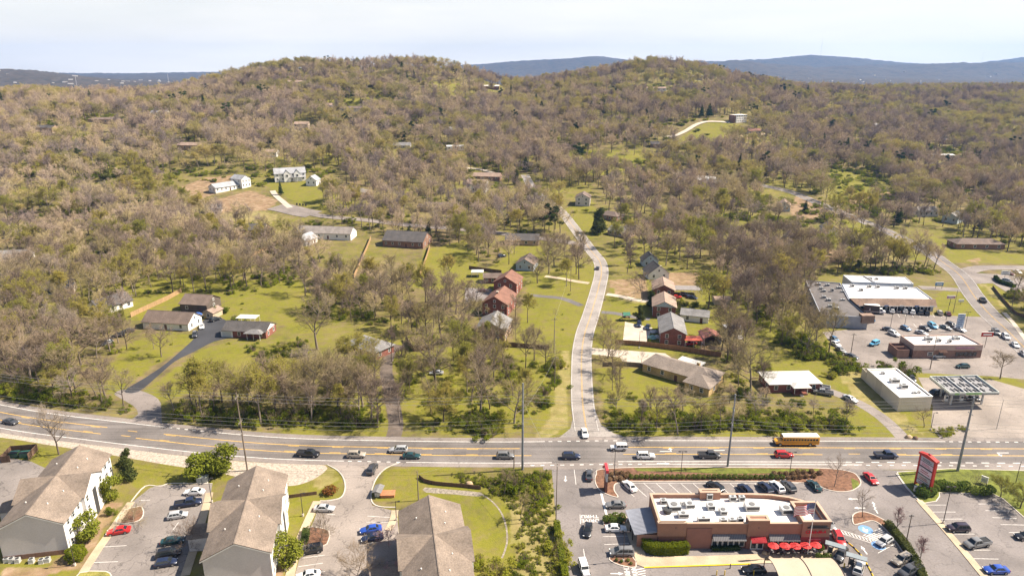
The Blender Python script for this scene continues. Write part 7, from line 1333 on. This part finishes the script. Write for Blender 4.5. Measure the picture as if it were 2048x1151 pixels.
LM = [  # landmarks used to say which plant is which
 (22,843,'charcoal car at the left end of the highway'),(120,900,'far left apartment block'),(290,815,'mouth of the black driveway'),(345,640,'white cottage'),(497,660,'brick ranch with the white garage door'),(400,600,'dark brown barn'),(225,608,'white end wall in the left woods'),(110,575,'dark roofed house in the left woods'),(30,512,'grey house at the left picture edge'),
 (560,400,'turning circle'),(450,375,'white new house on orange soil'),(585,350,'grey roofed farmhouse'),(510,465,'dark brick house behind the orange fence'),(650,465,'long white house'),(815,480,'large dark roofed house'),(715,382,'brown brick ranch by the street'),(870,410,'long low brown roofed house'),(955,368,'garage house on the middle slope'),(745,695,'hidden brick house'),(785,850,'mouth of the dirt lane'),(873,745,'silver saloon in the woods'),
 (620,855,'verge above the black pickup'),(455,845,'wooden power pole by the highway'),(985,640,'tan house below the brick pair'),(1000,590,'front brick house of the pair'),(1020,545,'rear brick house of the pair'),(1050,512,'pale blue gabled house'),(1045,478,'dark roofed house by the bend'),(1165,395,'pale two storey house at the bend'),(1108,690,'upper side road pole'),(1109,770,'lower side road pole'),(1040,830,'tall steel pole across the highway'),
 (1195,535,'dark saloon on the side road'),(1278,650,'concrete pad'),(1345,645,'grey roofed brick house'),(1328,595,'light brown roofed brick house'),(1320,535,'white cape house'),(1419,660,'faded red garage'),(1442,603,'beige storage shed'),(1340,735,'left end of the yellow brick ranch'),(1430,755,'right end of the yellow brick ranch'),(1576,765,'white metal roofed house'),(1590,870,'school bus'),(1290,870,'highway east of the junction'),(1215,850,'side road mouth'),
 (1640,640,'dark flat wing of the shops'),(1745,560,'white warehouse'),(1700,720,'thicket end pole'),(1790,790,'cream filling station store'),(1930,770,'pump canopy'),(1890,700,'diner'),(1920,560,'valley road junction'),(1656,455,'white gabled house by the valley road'),(1567,410,'pale gabled house by the valley road'),(1950,485,'long shaded brick ranch'),(1850,425,'grey house on the right slope'),(1432,365,'dark low house behind the pines'),(1475,230,'white hillside house'),
 (1243,460,'grey roofed bungalow'),(2020,625,'footpath by the valley road'),(640,985,'apartment drive corner'),(1040,1050,'weedy bank'),(1530,640,'thicket between the sheds and the shops'),(1840,1000,'plaza sign'),(1990,1000,'plaza lot corner'),(300,500,'left woods'),(690,600,'centre woods'),(130,700,'woods left of the black driveway'),(60,790,'bushes at the left end of the highway'),(930,830,'bushes right of the dirt lane'),(1480,840,'bushes below the yellow ranch')]
LOOK = {'bare': 'bare grey brown tree', 'budding': 'tree with yellow green buds', 'pale': 'pale barked bare tree', 'redbud': 'mauve redbud tree', 'conifer': 'dark pointed conifer', 'pine': 'tall dark pine', 'magnolia': 'olive evergreen tree', 'shrub': 'fresh green leafy shrub', 'greenbush': 'bright evergreen bush', 'upright': 'upright reddish bare tree', 'young': 'thin young bare tree', 'barebush': 'wide bare bush', 'blossom': 'pink blossoming bush', 'rustbush': 'rust brown shrub', 'clipped': 'clipped round shrub', 'mound': 'tan grass mound'}
ORD = ['','second ','third ','fourth ','fifth ','sixth ','seventh ','eighth ','ninth ','tenth ','eleventh ','twelfth ']+['%dth ' % k for k in range(13, 400)]
# --- hand placed plants: kind, base pixel, height in metres, width factor
HAND = [('pale',118,908,15,.8),('bare',212,797,14,1.1),('bare',192,792,12,1.0),('bare',323,713,12,1.0),('bare',308,697,10,.9),('bare',254,698,15,.7),('bare',635,699,21,1.15),('budding',718,742,13,1.25),('budding',690,735,11,1.1),('bare',783,722,13,.9),('bare',800,848,14,1.0),('bare',806,800,11,1.0),('bare',845,674,15,.9),('bare',824,661,14,.8),('bare',833,662,13,.8),('budding',900,568,15,1.1),('budding',1055,645,13,1.0),('budding',1133,572,14,1.1),('bare',1158,558,20,.9),('bare',1075,566,12,1.2),('bare',1283,597,13,1.15),('bare',1222,674,7.5,1.7),('budding',1333,527,14,1.1),('budding',1416,618,17,1.25),('bare',1255,545,13,1.0),('bare',1238,800,12,.8),('bare',1225,780,9,.9),('bare',1232,825,10,.8),('bare',1355,868,16,1.0),('bare',1312,862,12,1.0),('bare',1402,862,11,1.0),('bare',1440,860,12,1.),('young',1848,854,6.5,1.5),('bare',2000,757,9.5,1.6),('young',1668,973,9.2,.9),('young',1725,1034,8.2,.9),('upright',1793,1062,7.0,1.),('upright',1839,1122,7.4,1.),('young',1950,978,5,1.1),('budding',2001,994,5.5,1.3),('budding',2040,1016,6.5,1.3),('bare',1207,668,8,1.1),('bare',1216,715,11,1.0),('bare',1226,748,12,1.0),('bare',1240,772,12,.9),('bare',1206,700,9,1.),('bare',960,655,13,1.0),('bare',938,640,14,1.0),('bare',1012,694,10,1.1),('bare',1032,684,11,1.0),('bare',952,606,12,1.),('bare',1030,640,12,1.),('budding',975,690,10,1.1),('bare',925,612,13,1.),('young',1283,725,5,1.2),('young',1110,640,5.5,.6),
 ('redbud',1312,480,13,1.2),('redbud',1120,425,9,1.1),('conifer',562,390,11,.8),('conifer',1022,206,24,.7),('conifer',1478,345,17,.8),('magnolia',1196,466,15,1.2),('pine',1098,462,17,1.2),('pine',1108,470,15,1.1),('conifer',1418,380,11,1.2),('pine',1528,345,18,.9),('pine',1395,350,16,.9),('conifer',1645,300,18,.8),('conifer',1955,330,15,1.1),('magnolia',1280,640,6,1.1),('magnolia',1303,612,7,1.1),('conifer',1610,425,9,1.2),('magnolia',820,555,7,1.3),('magnolia',480,850,4,1.3),
 ('magnolia',258,958,8.0,.85),('greenbush',222,1002,6.8,.8),('greenbush',178,1078,6.0,1.0),('greenbush',412,950,6.5,1.35),('greenbush',448,946,7.2,1.2),('greenbush',578,1126,6.5,1.0),('barebush',268,1046,4.6,1.1),('barebush',385,1092,6.5,1.0),('barebush',641,1088,7.0,.8),('barebush',715,1160,7.5,1.0),('rustbush',660,985,2.0,1.2),('blossom',778,1094,4.4,1.2),('blossom',795,1165,5,1.2),('greenbush',222,1030,2.0,1.2),('bare',370,905,.1,1)][:-1]
def project(x, y, z): return pix(x, y, z)
for kind, px, py, h, sx in HAND:
    p = G(px, py); TREES.append((p.x, p.y, p.z, h, kind, sx, True))
# --- woods: photograph outlines with spacing in metres
WOODS = [([(0,470),(330,440),(500,440),(530,470),(650,520),(600,560),(440,590),(300,585),(240,640),(250,700),(120,770),(0,765)],8.0,'b'),([(0,735),(120,735),(225,790),(255,822),(140,822),(0,800)],6.5,'b'),([(335,826),(420,802),(560,790),(640,768),(755,765),(775,860),(335,856)],5.3,'b'),([(600,560),(780,560),(860,600),(830,690),(760,670),(690,640),(610,640)],8.0,'b'),
 ([(800,700),(960,700),(1085,720),(1130,740),(1080,800),(1050,860),(815,870)],9.0,'b'),([(1200,800),(1290,830),(1440,800),(1560,805),(1690,815),(1700,858),(1225,862)],8.0,'s'),([(1430,480),(1600,480),(1650,545),(1612,600),(1618,660),(1690,722),(1560,705),(1500,640),(1420,635)],7.0,'p'),([(1436,660),(1490,700),(1535,800),(1490,800),(1448,730)],5.5,'b'),([(1215,440),(1440,430),(1440,540),(1350,545),(1260,540),(1225,500)],10,'b'),
 ([(1630,500),(1780,520),(1890,527),(1880,548),(1800,550),(1690,548),(1612,555)],7,'b'),([(850,600),(960,610),(965,690),(850,690)],9,'b'),([(640,400),(1090,395),(1130,470),(930,480),(890,500),(640,440)],8.0,'b'),([(930,480),(1040,500),(1040,530),(940,530)],9,'b'),([(1060,500),(1180,500),(1180,550),(1080,560)],12,'b'),([(1700,440),(1880,520),(1640,500),(1640,440)],13,'b'),([(1880,440),(2100,450),(2100,510),(1960,505)],8,'b'),([(2030,590),(2120,590),(2120,680),(2060,650)],7,'b'),([(940,970),(1080,985),(1090,1150),(1045,1160),(1010,1060)],9,'s')]
CLEAR = [[(530,398),(690,415),(700,458),(520,452)],[(330,352),(690,338),(700,425),(560,445),(420,442),(330,400)],[(1520,366),(1700,424),(1850,494),(1890,526),(1850,545),(1690,488),(1530,415)],[(1040,345),(1110,390),(1150,440),(1120,450),(1040,395)],[(335,385),(410,352),(500,345),(530,380),(545,420),(430,425)],[(540,335),(680,360),(690,425),(600,410),(550,385)],[(1330,285),(1380,240),(1500,228),(1510,262),(1430,300)],[(1550,375),(1680,410),(1720,440),(1640,470),(1560,430)],[(935,345),(1010,350),(1010,405),(930,395)],[(1120,395),(1195,385),(1225,440),(1180,470),(1120,420)],[(180,238),(250,232),(250,262),(150,262)],[(590,245),(640,245),(640,280),(590,280)],[(960,168),(1010,172),(1005,190),(960,188)],[(1640,345),(1760,360),(1800,420),(1660,405)],[(350,285),(410,285),(410,305),(350,305)],[(380,210),(440,212),(440,228),(380,228)],[(1140,425),(1180,430),(1210,470),(1180,490)],[(1845,305),(1925,305),(1925,328),(1845,328)],[(1225,420),(1265,450),(1255,480),(1215,450)],[(850,408),(930,408),(930,440),(850,440)],[(1300,170),(1350,172),(1350,188),(1290,188)],[(670,215),(740,215),(740,228),(670,228)],[(540,425),(700,440),(1000,470),(1000,455),(700,425),(560,395)]]
KP = np.array(KEEP); _rng = np.random.default_rng(11)
KL = [(np.array([(q.x, q.y) for q in L_]), w) for L_, w in KEEPLINE]
def blocked(X, Y, pad=0.0):
    b = np.zeros(len(X), bool)
    for i in range(0, len(KP)): b |= (X-KP[i,0])**2+(Y-KP[i,1])**2 < (KP[i,2]+pad)**2
    for L_, w in KL:
        lo = L_.min(0)-w-2; hi = L_.max(0)+w+2; s = np.where((X > lo[0])&(X < hi[0])&(Y > lo[1])&(Y < hi[1]))[0]
        for a, c in zip(L_[:-1], L_[1:]):
            if not len(s): break
            d = c-a; t = np.clip(((X[s]-a[0])*d[0]+(Y[s]-a[1])*d[1])/max(d@d, 1e-6), 0, 1); dist = (X[s]-a[0]-t*d[0])**2+(Y[s]-a[1]-t*d[1])**2; b[s] |= dist < (w+pad)**2
    for P_ in KEEPPOLY: b |= inpoly_np(X, Y, P_)
    return b
def grid_pts(x0, x1, y0, y1, s):
    nx = int((x1-x0)/s)+1; ny = int((y1-y0)/s)+1; gx, gy = np.meshgrid(np.arange(nx), np.arange(ny)); X = x0+(gx+(gy % 2)*.5)*s+_rng.uniform(-.42,.42,gx.shape)*s; Y = y0+gy*s+_rng.uniform(-.42,.42,gx.shape)*s; return X.ravel(), Y.ravel()
def scatter_px(poly, s):
    W_ = [G(*q) for q in poly]; x0 = min(q.x for q in W_); x1 = max(q.x for q in W_); y0 = min(q.y for q in W_); y1 = max(q.y for q in W_); X, Y = grid_pts(x0, x1, y0, y1, s); Z = land(X, Y); px, py = pix(X, Y, Z); k = inpoly_np(px, py, poly); X, Y, Z = X[k], Y[k], Z[k]; k = ~blocked(X, Y); return X[k], Y[k], Z[k]
hand_xy = np.array([(t[0], t[1]) for t in TREES])
for poly, s, md in WOODS:
    for x, y, z in zip(*scatter_px(poly, s)):
        if ((hand_xy[:,0]-x)**2+(hand_xy[:,1]-y)**2).min() < 9: continue
        u = _rng.random(); kind = 'bare' if u < (.80 if md == 'b' else .92) else ('budding' if u < .97 else ('pale' if u < .985 else 'magnolia'))
        h = _rng.uniform(11,18.5) if md != 's' else _rng.uniform(5,10)
        if kind == 'magnolia': h *= .45
        TREES.append((x, y, z, h, kind, _rng.uniform(.85,1.15), False))
# default wood on the hills
X, Y = grid_pts(-1500, 1500, 425, 1750, 8.0); k = np.abs(X) < 120+.86*Y; X, Y = X[k], Y[k]; Z = land(X, Y); px, py = pix(X, Y, Z); k = (px > -120)&(px < 2170); k &= ~((Y < 520)&(_rng.random(len(X)) < .25))
for P_ in CLEAR: k &= ~inpoly_np(px, py, P_)
for P_, s, md in WOODS: k &= ~inpoly_np(px, py, P_)
for P_ in LAWN: k &= ~(inpoly_np(px, py, P_)&(_rng.random(len(X)) < .72))
k &= (Y < 900)|(_rng.random(len(X)) < .80); X, Y, Z, px, py = X[k], Y[k], Z[k], px[k], py[k]; k = ~blocked(X, Y); X, Y, Z, px, py = X[k], Y[k], Z[k], px[k], py[k]
thin = vnoise(X/55, Y/55, 41); k = _rng.random(len(X)) < np.clip(.22+thin*1.35, 0, 1); X, Y, Z, px, py = X[k], Y[k], Z[k], px[k], py[k]
sel = vnoise(X/38, Y/38, 42)+_rng.normal(size=len(X))*.16
for x, y, z, s in zip(X, Y, Z, sel):
    u = _rng.random(); kind = 'budding' if s > .69 else ('bare' if u < .965 else ('pine' if u < .975 else ('magnolia' if u < .99 else 'conifer'))); TREES.append((x, y, z, _rng.uniform(9,20)*(1 if kind != 'magnolia' else .6), kind, _rng.uniform(.8,1.35), False))
# the 300 or so that show largest stand alone, the rest is the distant wood
def appear(t): return t[3]/(t[1]*CP+20)
def seen(t):
    a, b = pix(t[0], t[1], t[2]+t[3]*.6); return -20 < a < 2068 and b < 1170
single = [t for t in TREES if t[6]]; rest = sorted([t for t in TREES if not t[6]], key=appear, reverse=True); nb = {'bare': 285, 'budding': 120, 'pale': 20, 'magnolia': 30, 'pine': 10, 'conifer': 10}; far = []
for t in rest:
    if nb.get(t[4], 0) > 0 and seen(t) and t[1] < 620: single.append(t); nb[t[4]] -= 1
    else: far.append(t)
# shrubs along verges
GREEN = [([(0,775),(110,790),(200,815),(255,825),(250,838),(140,828),(0,806)],3.0),([(325,830),(400,815),(560,825),(760,835),(770,868),(600,872),(345,860)],3.4),([(930,835),(1000,830),(1010,862),(940,872)],3.2),([(1215,845),(1440,835),(1690,845),(1700,868),(1240,868)],3.2),([(1560,650),(1600,680),(1700,735),(1690,748),(1580,705),(1545,660)],3.6),([(1095,720),(1125,730),(1120,800),(1085,830)],4.5),([(600,600),(690,560),(760,600),(760,650),(640,650)],7),([(960,720),(1040,720),(1040,780),(960,800)],7),([(1010,960),(1085,950),(1095,1000),(1040,1010)],4.0),([(940,1090),(1060,1100),(1080,1160),(960,1170)],6),([(1505,620),(1545,600),(1560,640),(1520,660)],6),([(430,560),(620,545),(640,570),(450,590)],8),([(1110,1055),(1122,1055),(1140,1160),(1124,1160)],1.7),([(1690,545),(1790,550),(1880,548),(1880,540),(1690,535)],5),([(1900,550),(1940,548),(1950,560),(1900,562)],2.5),([(480,690),(620,690),(620,730),(480,730)],9),([(800,610),(840,610),(850,660),(810,660)],7),([(2010,570),(2060,575),(2060,600),(2015,600)],3)]
SHR = []
for poly, s in GREEN:
    for x, y, z in zip(*scatter_px(poly, s)): SHR.append((x, y, z, _rng.uniform(1.6,3.6), 'shrub', _rng.uniform(.9,1.3), True))
for px, py, h in ((1700,735,3.4),(1720,740,2.6),(1768,735,2.4),(1807,750,4.2),(560,700,2.6),(590,712,2.4),(1302,690,1.6),(1238,830,2.2),(1195,470,2),(600,690,2.5),(980,872,2.8),(968,868,2.4),(1485,790,3),(1530,740,2.4),(440,625,3.2),(470,640,2.2),(1330,600,2.6),(1352,607,2.2),(1390,612,2.4),(1372,610,2.0),(1660,755,2.0),(1885,868,1.8),(1900,862,1.4),(1925,858,1.2)):
    q = G(px, py); SHR.append((q.x, q.y, q.z, h, 'shrub', 1.2, True))
SHR.sort(key=appear, reverse=True); single += SHR[:290]; shr_rest = SHR[290:]
cnt_k = {}
info = []
for j, (x, y, z, h, kind, sx, hd) in enumerate(single):
    nv = {'bare': 6, 'budding': 4, 'shrub': 5}.get(kind, 2 if kind in ('pale','magnolia','greenbush','barebush','conifer','pine') else 1); o = plant(kind, (j*7+int(x*3)) % nv, (x, y, z-.05), h, (j*2.399) % 6.283, sx); a, b = pix(x, y, z+h*.4); info.append((o, kind, a, b))
byk = {}
for e in info: byk.setdefault(e[1], []).append(e)
lmx = np.array([(a, b) for a, b, _ in LM], float)
for kind, es in byk.items():
    Q = np.array([(e[2], e[3]) for e in es]); D = np.sqrt(((Q[:,None]-lmx[None])**2).sum(-1)); order = np.argsort(np.argsort(D, 0), 0)
    used = set()
    for i, e in enumerate(es):
        c = sorted(range(len(LM)), key=lambda q: (order[i,q]+D[i,q]/60.0)); lab = None
        for q in c:
            s_ = f'{LOOK[kind]} {ORD[order[i,q]]}nearest the {LM[q][2]}'
            if len(s_.split()) > 16: continue
            if s_ not in used: lab = s_; break
        used.add(lab); tag(e[0], lab, 'bush' if kind in ('shrub','greenbush','barebush','rustbush') else 'tree', {'bare': 'bare trees', 'budding': 'budding trees', 'shrub': 'green shrubs'}.get(kind, 'single garden trees'))
# clipped rows at the restaurant and plaza
def row(kind, pts, h, lab, group):
    for i, (px, py) in enumerate(pts): q = G(px, py); tag(plant(kind, i % 3, (q.x, q.y, .10), h*random.uniform(.9,1.12), i*1.3, 1.05), lab(i, len(pts)), 'shrub', group)
row('clipped', [(1262+i*10.4, 956.5+.02*i) for i in range(30)], 1.12, lambda i, n: f'clipped round shrub, {ORD[i]}from the left in the long row behind the angled stalls' if i else 'clipped round shrub, first of the long row behind the angled stalls', 'clipped shrub row')
row('mound', [(1222,952),(1232,948),(1243,949),(1240,957),(1231,959),(1219,961),(1252,955),(1256,950),(1243,962)], 1.0, lambda i, n: f'tan grass mound, {ORD[i]}of those by the red topped pylon' if i else 'tan grass mound, first of those by the red topped pylon', 'tan grass mounds at the pylon')
row('mound', [(1548,949),(1560,950),(1572,949),(1586,950),(1595,946),(1607,946),(1623,945),(1639,948),(1600,956),(1588,957),(1612,955),(1552,956),(1577,957),(1627,954)], .95, lambda i, n: f'tan grass mound, {ORD[i]}of those at the right end of the mulch' if i else 'tan grass mound, first of those at the right end of the mulch', 'tan grass mounds at the mulch end')
row('clipped', [(1841,990),(1850,993),(1862,990),(1846,981),(1867,983),(1872,977),(1880,977),(1896,980),(1906,981),(1916,981),(1922,978),(1930,977),(1948,988),(1965,989),(1978,987),(1884,974)], 1.9, lambda i, n: f'dark clipped shrub at the plaza lot edge, {ORD[i]}counted from the sign' if i else 'dark clipped shrub right below the plaza sign', 'plaza lot shrubs')
row('clipped', [(1212,1043),(1220,1038),(1231,1037),(1244,1038),(1226,1046),(1240,1046)], 1.4, lambda i, n: f'shrub in the small planted island by the white saloon, {ORD[i]}of six' if i else 'shrub in the small planted island by the white saloon, first of six', 'island shrubs')
row('clipped', [(1233,1121),(1243,1124),(1256,1122),(1262,1128)], .6, lambda i, n: f'small dark plant in the minivan island, {ORD[i]}of four' if i else 'small dark plant in the minivan island, first of four', 'minivan island plants')
row('clipped', [(1640,1100),(1648,1090),(1637,1117),(1645,1121),(1655,1118)], 1.3, lambda i, n: f'dark shrub between parasols and order canopy, {ORD[i]}of five' if i else 'dark shrub between parasols and order canopy, first of five', 'parasol end shrubs')
def hedge(label, px, w, h, m, n, sz, name='hedge'):
    L_ = resample(cr(gpts(px), 5), .4); rng = np.random.default_rng(len(px)*7+n); c = L_[len(L_)//2]; k = rng.integers(0, len(L_), n); P_ = np.array([(q.x-c.x, q.y-c.y, 0) for q in L_])[k]; d = np.array([tuple((L_[min(i+1,len(L_)-1)]-L_[max(i-1,0)]).normalized()) for i in range(len(L_))])[k]; nn = np.stack([-d[:,1], d[:,0], np.zeros(n)], -1)
    f = rng.random(n); top = f < .4; u = rng.uniform(-1,1,n); side = np.where(rng.random(n) < .5, -1., 1.); lat = np.where(top, u, side)*w/2*(1+.10*rng.normal(size=n)); zz = np.where(top, h, rng.random(n)*h)*(1+.05*rng.normal(size=n)); C = P_+nn*lat[:,None]+d*rng.uniform(-.3,.3,n)[:,None]; C[:,2] = zz; N = np.where(top[:,None], [[0,0,1.]], nn*side[:,None])+rng.normal(size=(n,3))*.5
    v, fc = cards(C, N, rng.uniform(.7,1.3,n)*sz, rng); t = thing(name, label, 'hedge', (c.x,c.y,.1), 0, 'hedges'); ob('foliage', npmesh('foliage', [(v, fc, 0)], [m]), t)
    core = MB(); ln = [Vector((q.x-c.x, q.y-c.y, 0)) for q in L_]; A = offs(ln, w*.40); B = offs(ln, -w*.40); v = []
    for a, b in zip(A, B): v += [(b.x,b.y,0),(b.x,b.y,h*.88),(a.x,a.y,h*.88),(a.x,a.y,0)]
    fs = []
    for i in range(len(ln)-1):
        for j in range(3): fs.append((4*i+j, 4*i+j+1, 4*i+j+5, 4*i+j+4))
    fs += [(0,3,2,1), tuple(4*(len(ln)-1)+j for j in range(4))]; core.add(v, fs); core.build('stems', m, t)
hedge('lime green clipped hedge at the restaurant corner', [(1289,1086),(1293,1098),(1310,1105),(1345,1106),(1373,1103)], 1.7, 2.1, LEAFY, 3600, .11); hedge('dark clipped hedge along the plaza drive', [(1774,1050),(1792,1072),(1812,1097),(1832,1130),(1846,1160)], 1.5, 1.2, OLIVE, 3200, .12); hedge('dark hedge strip along the restaurant lane edge', [(1113,1052),(1118,1085),(1124,1120),(1131,1160)], 1.2, 1.5, LEAF, 3000, .13); hedge('low hedge under the restaurant windows', [(1424,1100),(1450,1099),(1478,1098)], .9, .8, EVER, 700, .1); q = G(154,1116); tag(plant('dome', 0, (q.x, q.y, 0), 3.0, 0), 'round clipped bush at the left block corner', 'bush', 'hedges'); hedge('dark hedge by the small lot', [(1990,556),(2000,566),(2030,575)], 1.6, 1.4, EVER, 700, .2); hedge('hedge on the nose island beside the black off-roader', [(613,1062),(611,1078),(607,1088)], 1.4, 1.0, EVER, 700, .12)
# ------------------------------------------------------------------ distant wood (one mass) and undergrowth
def lod_mesh(kind, i):
    s = i*31+7*len(kind)
    if kind in ('bare', 'budding'):
        tr, ch = bare_tree(s, 1, [.44,.40,.48,.37][i], [9,8,10,9][i], 6, 6, 4, .029, 1.0 if kind == 'budding' else 0, [.45,.6,.35,.7][i], .26, [.30,.36,.26,.38][i])
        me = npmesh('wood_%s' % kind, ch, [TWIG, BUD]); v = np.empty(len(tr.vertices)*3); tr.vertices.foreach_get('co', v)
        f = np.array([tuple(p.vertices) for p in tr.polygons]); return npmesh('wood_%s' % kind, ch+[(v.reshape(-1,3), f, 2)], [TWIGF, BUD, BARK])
    tr, cw, nh = variant(kind, i % 2); return cw
def mass(name, label, pts, meshes, nat):
    """one object: a cloud of points, a plant on each (geometry nodes)"""
    me = bpy.data.meshes.new(name); A = np.array(pts, float); n = len(A); me.vertices.add(n); me.vertices.foreach_set('co', A[:, :3].ravel())
    for nm, dat, ty in (('size', A[:,3]/nat, 'FLOAT'), ('turn', A[:,4], 'FLOAT'), ('which', A[:,5], 'INT'), ('wide', A[:,6], 'FLOAT')):
        a = me.attributes.new(nm, ty, 'POINT'); a.data.foreach_set('value', dat.astype(np.int32) if ty == 'INT' else dat)
    o = tag(ob(name, me), label, None, None, 'stuff'); ng = bpy.data.node_groups.new(name, 'GeometryNodeTree'); ng.interface.new_socket('Geometry', in_out='INPUT', socket_type='NodeSocketGeometry'); ng.interface.new_socket('Geometry', in_out='OUTPUT', socket_type='NodeSocketGeometry')
    N = ng.nodes; L = ng.links; gi = N.new('NodeGroupInput'); go = N.new('NodeGroupOutput'); ip = N.new('GeometryNodeInstanceOnPoints'); jn = N.new('GeometryNodeJoinGeometry')
    for m_ in reversed(meshes):
        src = bpy.data.objects.new(name+'_source', m_)          # never linked to the scene: only its mesh is read
        oi = N.new('GeometryNodeObjectInfo'); oi.inputs['Object'].default_value = src; oi.inputs['As Instance'].default_value = False; g2 = N.new('GeometryNodeGeometryToInstance'); L.new(oi.outputs['Geometry'], g2.inputs[0]); L.new(g2.outputs[0], jn.inputs[0])
    def attr(nm, ty): a = N.new('GeometryNodeInputNamedAttribute'); a.data_type = ty; a.inputs['Name'].default_value = nm; return a.outputs['Attribute']
    L.new(gi.outputs[0], ip.inputs['Points']); L.new(jn.outputs[0], ip.inputs['Instance']); ip.inputs['Pick Instance'].default_value = True; L.new(attr('which', 'INT'), ip.inputs['Instance Index'])
    cx = N.new('ShaderNodeCombineXYZ'); L.new(attr('turn', 'FLOAT'), cx.inputs['Z']); L.new(cx.outputs[0], ip.inputs['Rotation']); sz = attr('size', 'FLOAT'); wd = attr('wide', 'FLOAT'); mu = N.new('ShaderNodeMath'); mu.operation = 'MULTIPLY'; L.new(sz, mu.inputs[0]); L.new(wd, mu.inputs[1]); cs = N.new('ShaderNodeCombineXYZ'); L.new(mu.outputs[0], cs.inputs['X']); L.new(mu.outputs[0], cs.inputs['Y']); L.new(sz, cs.inputs['Z']); L.new(cs.outputs[0], ip.inputs['Scale'])
    L.new(ip.outputs[0], go.inputs[0]); md = o.modifiers.new('plants', 'NODES'); md.node_group = ng; return o
fb = [(x, y, z-.1, h, _rng.uniform(0,6.28), _rng.integers(0,4), sx*1.05) for x, y, z, h, k, sx, _ in far if k in ('bare','pale')]
fy_ = [(x, y, z-.1, h, _rng.uniform(0,6.28), _rng.integers(0,4), sx*1.05) for x, y, z, h, k, sx, _ in far if k == 'budding']
fe = [(x, y, z-.1, h, _rng.uniform(0,6.28), {'pine':0,'conifer':1,'magnolia':2}[k], sx) for x, y, z, h, k, sx, _ in far if k in ('pine','conifer','magnolia')]
mass('bare_woods', 'brown bare woods covering the hills behind the houses', fb, [lod_mesh('bare', i) for i in range(4)], 15.0)
mass('budding_woods', 'yellow green budding trees scattered through the hillside woods', fy_, [lod_mesh('budding', i) for i in range(4)], 15.0)
mass('evergreen_woods', 'dark evergreens scattered through the hillside woods', fe, [variant('pine',0)[1], variant('conifer',0)[1], variant('magnolia',0)[1]], 15.0)
# undergrowth: small shrubs and saplings on the wood floor
U = []
def under(poly, s, h0, h1, frac):
    for x, y, z in zip(*scatter_px(poly, s)):
        if _rng.random() < frac: U.append((x, y, z-.1, _rng.uniform(h0,h1), _rng.uniform(0,6.28), _rng.integers(0,3), _rng.uniform(.9,1.5)))
for poly, s, md in WOODS[:-1]: under(poly, s*.62, .7, 2.0, .30)
for poly in LAWN[:8]: under(poly, 9, .3, .8, .25)
under([(930,960),(1090,940),(1110,1000),(1120,1160),(1010,1160),(1000,1040)], 1.35, .25, 1.05, .8); under([(905,950),(1000,938),(1100,936),(1105,1000),(1010,1000),(960,975)], 1.5, .3, 1.2, .75); under([(620,700),(1080,700),(1090,860),(820,870),(640,850)], 4.5, .6, 1.7, .5); under([(1195,780),(1700,810),(1700,868),(1225,866)], 3.2, .5, 1.5, .6); under([(0,790),(250,822),(250,840),(0,812)], 2.6, .6, 1.6, .7); under([(320,820),(770,840),(770,872),(330,862)], 2.6, .6, 1.6, .6)
X, Y = grid_pts(-900, 900, 425, 1000, 11); Z = land(X, Y); px, py = pix(X, Y, Z); k = (px > -60)&(px < 2110)&(vnoise(X/60, Y/60, 55)+_rng.normal(size=len(X))*.12 > .56); X, Y, Z = X[k], Y[k], Z[k]; k = ~blocked(X, Y)
for x, y, z in zip(X[k], Y[k], Z[k]): U.append((x, y, z-.1, _rng.uniform(1.4,4.0), _rng.uniform(0,6.28), _rng.integers(0,3), _rng.uniform(1.,1.8)))
for x, y, z, h, kd, sx, _ in shr_rest: U.append((x, y, z-.1, h, 1.0, 0, sx))
mass('undergrowth', 'green spring undergrowth on the wood floor and rough banks', U, [variant('shrub', i)[1] for i in range(3)], 3.0)
# specks of far suburbs on the plain: too many and too small to tell apart
tw = MB(); tr_ = random.Random(5)
for k in range(150):
    a = tr_.uniform(-.85,-.28) if k < 120 else tr_.uniform(.3,.8); D = tr_.uniform(2500,5200); x = a*D; z = gz(x, D)+tr_.uniform(3,7); w = tr_.uniform(3,8); d = tr_.uniform(4,7)
    tw.slab([(x+w*cx-d*.7*cy_, D+w*.7*cx+d*cy_) for cx, cy_ in ((-1,-1),(1,-1),(1,1),(-1,1))], z, z+tr_.uniform(3,6))
tag(tw.build('distant_suburb', mat('pale_far_walls', (.50,.47,.44), .8, var=.2, scale=.01, scale2=.02)), 'pale specks of far houses on the hazy plain', None, None, 'stuff')
print('trees single', len(single), 'far', len(far), 'under', len(U))
# ------------------------------------------------------------------ haze
hz = MB(); hz.box(-10500, 10500, -700, 9900, -6, 420); ho = tag(hz.build('haze', None if False else M_TRIM), 'thin pale haze over the far hills', None, None, 'stuff'); ho.data.materials.clear()
hm = bpy.data.materials.new('haze_air'); hm.use_nodes = True; n_ = hm.node_tree.nodes; n_.clear(); o_ = n_.new('ShaderNodeOutputMaterial'); v_ = n_.new('ShaderNodeVolumePrincipled'); v_.inputs['Color'].default_value = (.24,.50,1.0,1); v_.inputs['Density'].default_value = 6.2e-5; v_.inputs['Anisotropy'].default_value = 0.2
hm.node_tree.links.new(v_.outputs[0], o_.inputs['Volume']); ho.data.materials.append(hm)
try: hm.cycles.homogeneous_volume = True
except Exception: pass
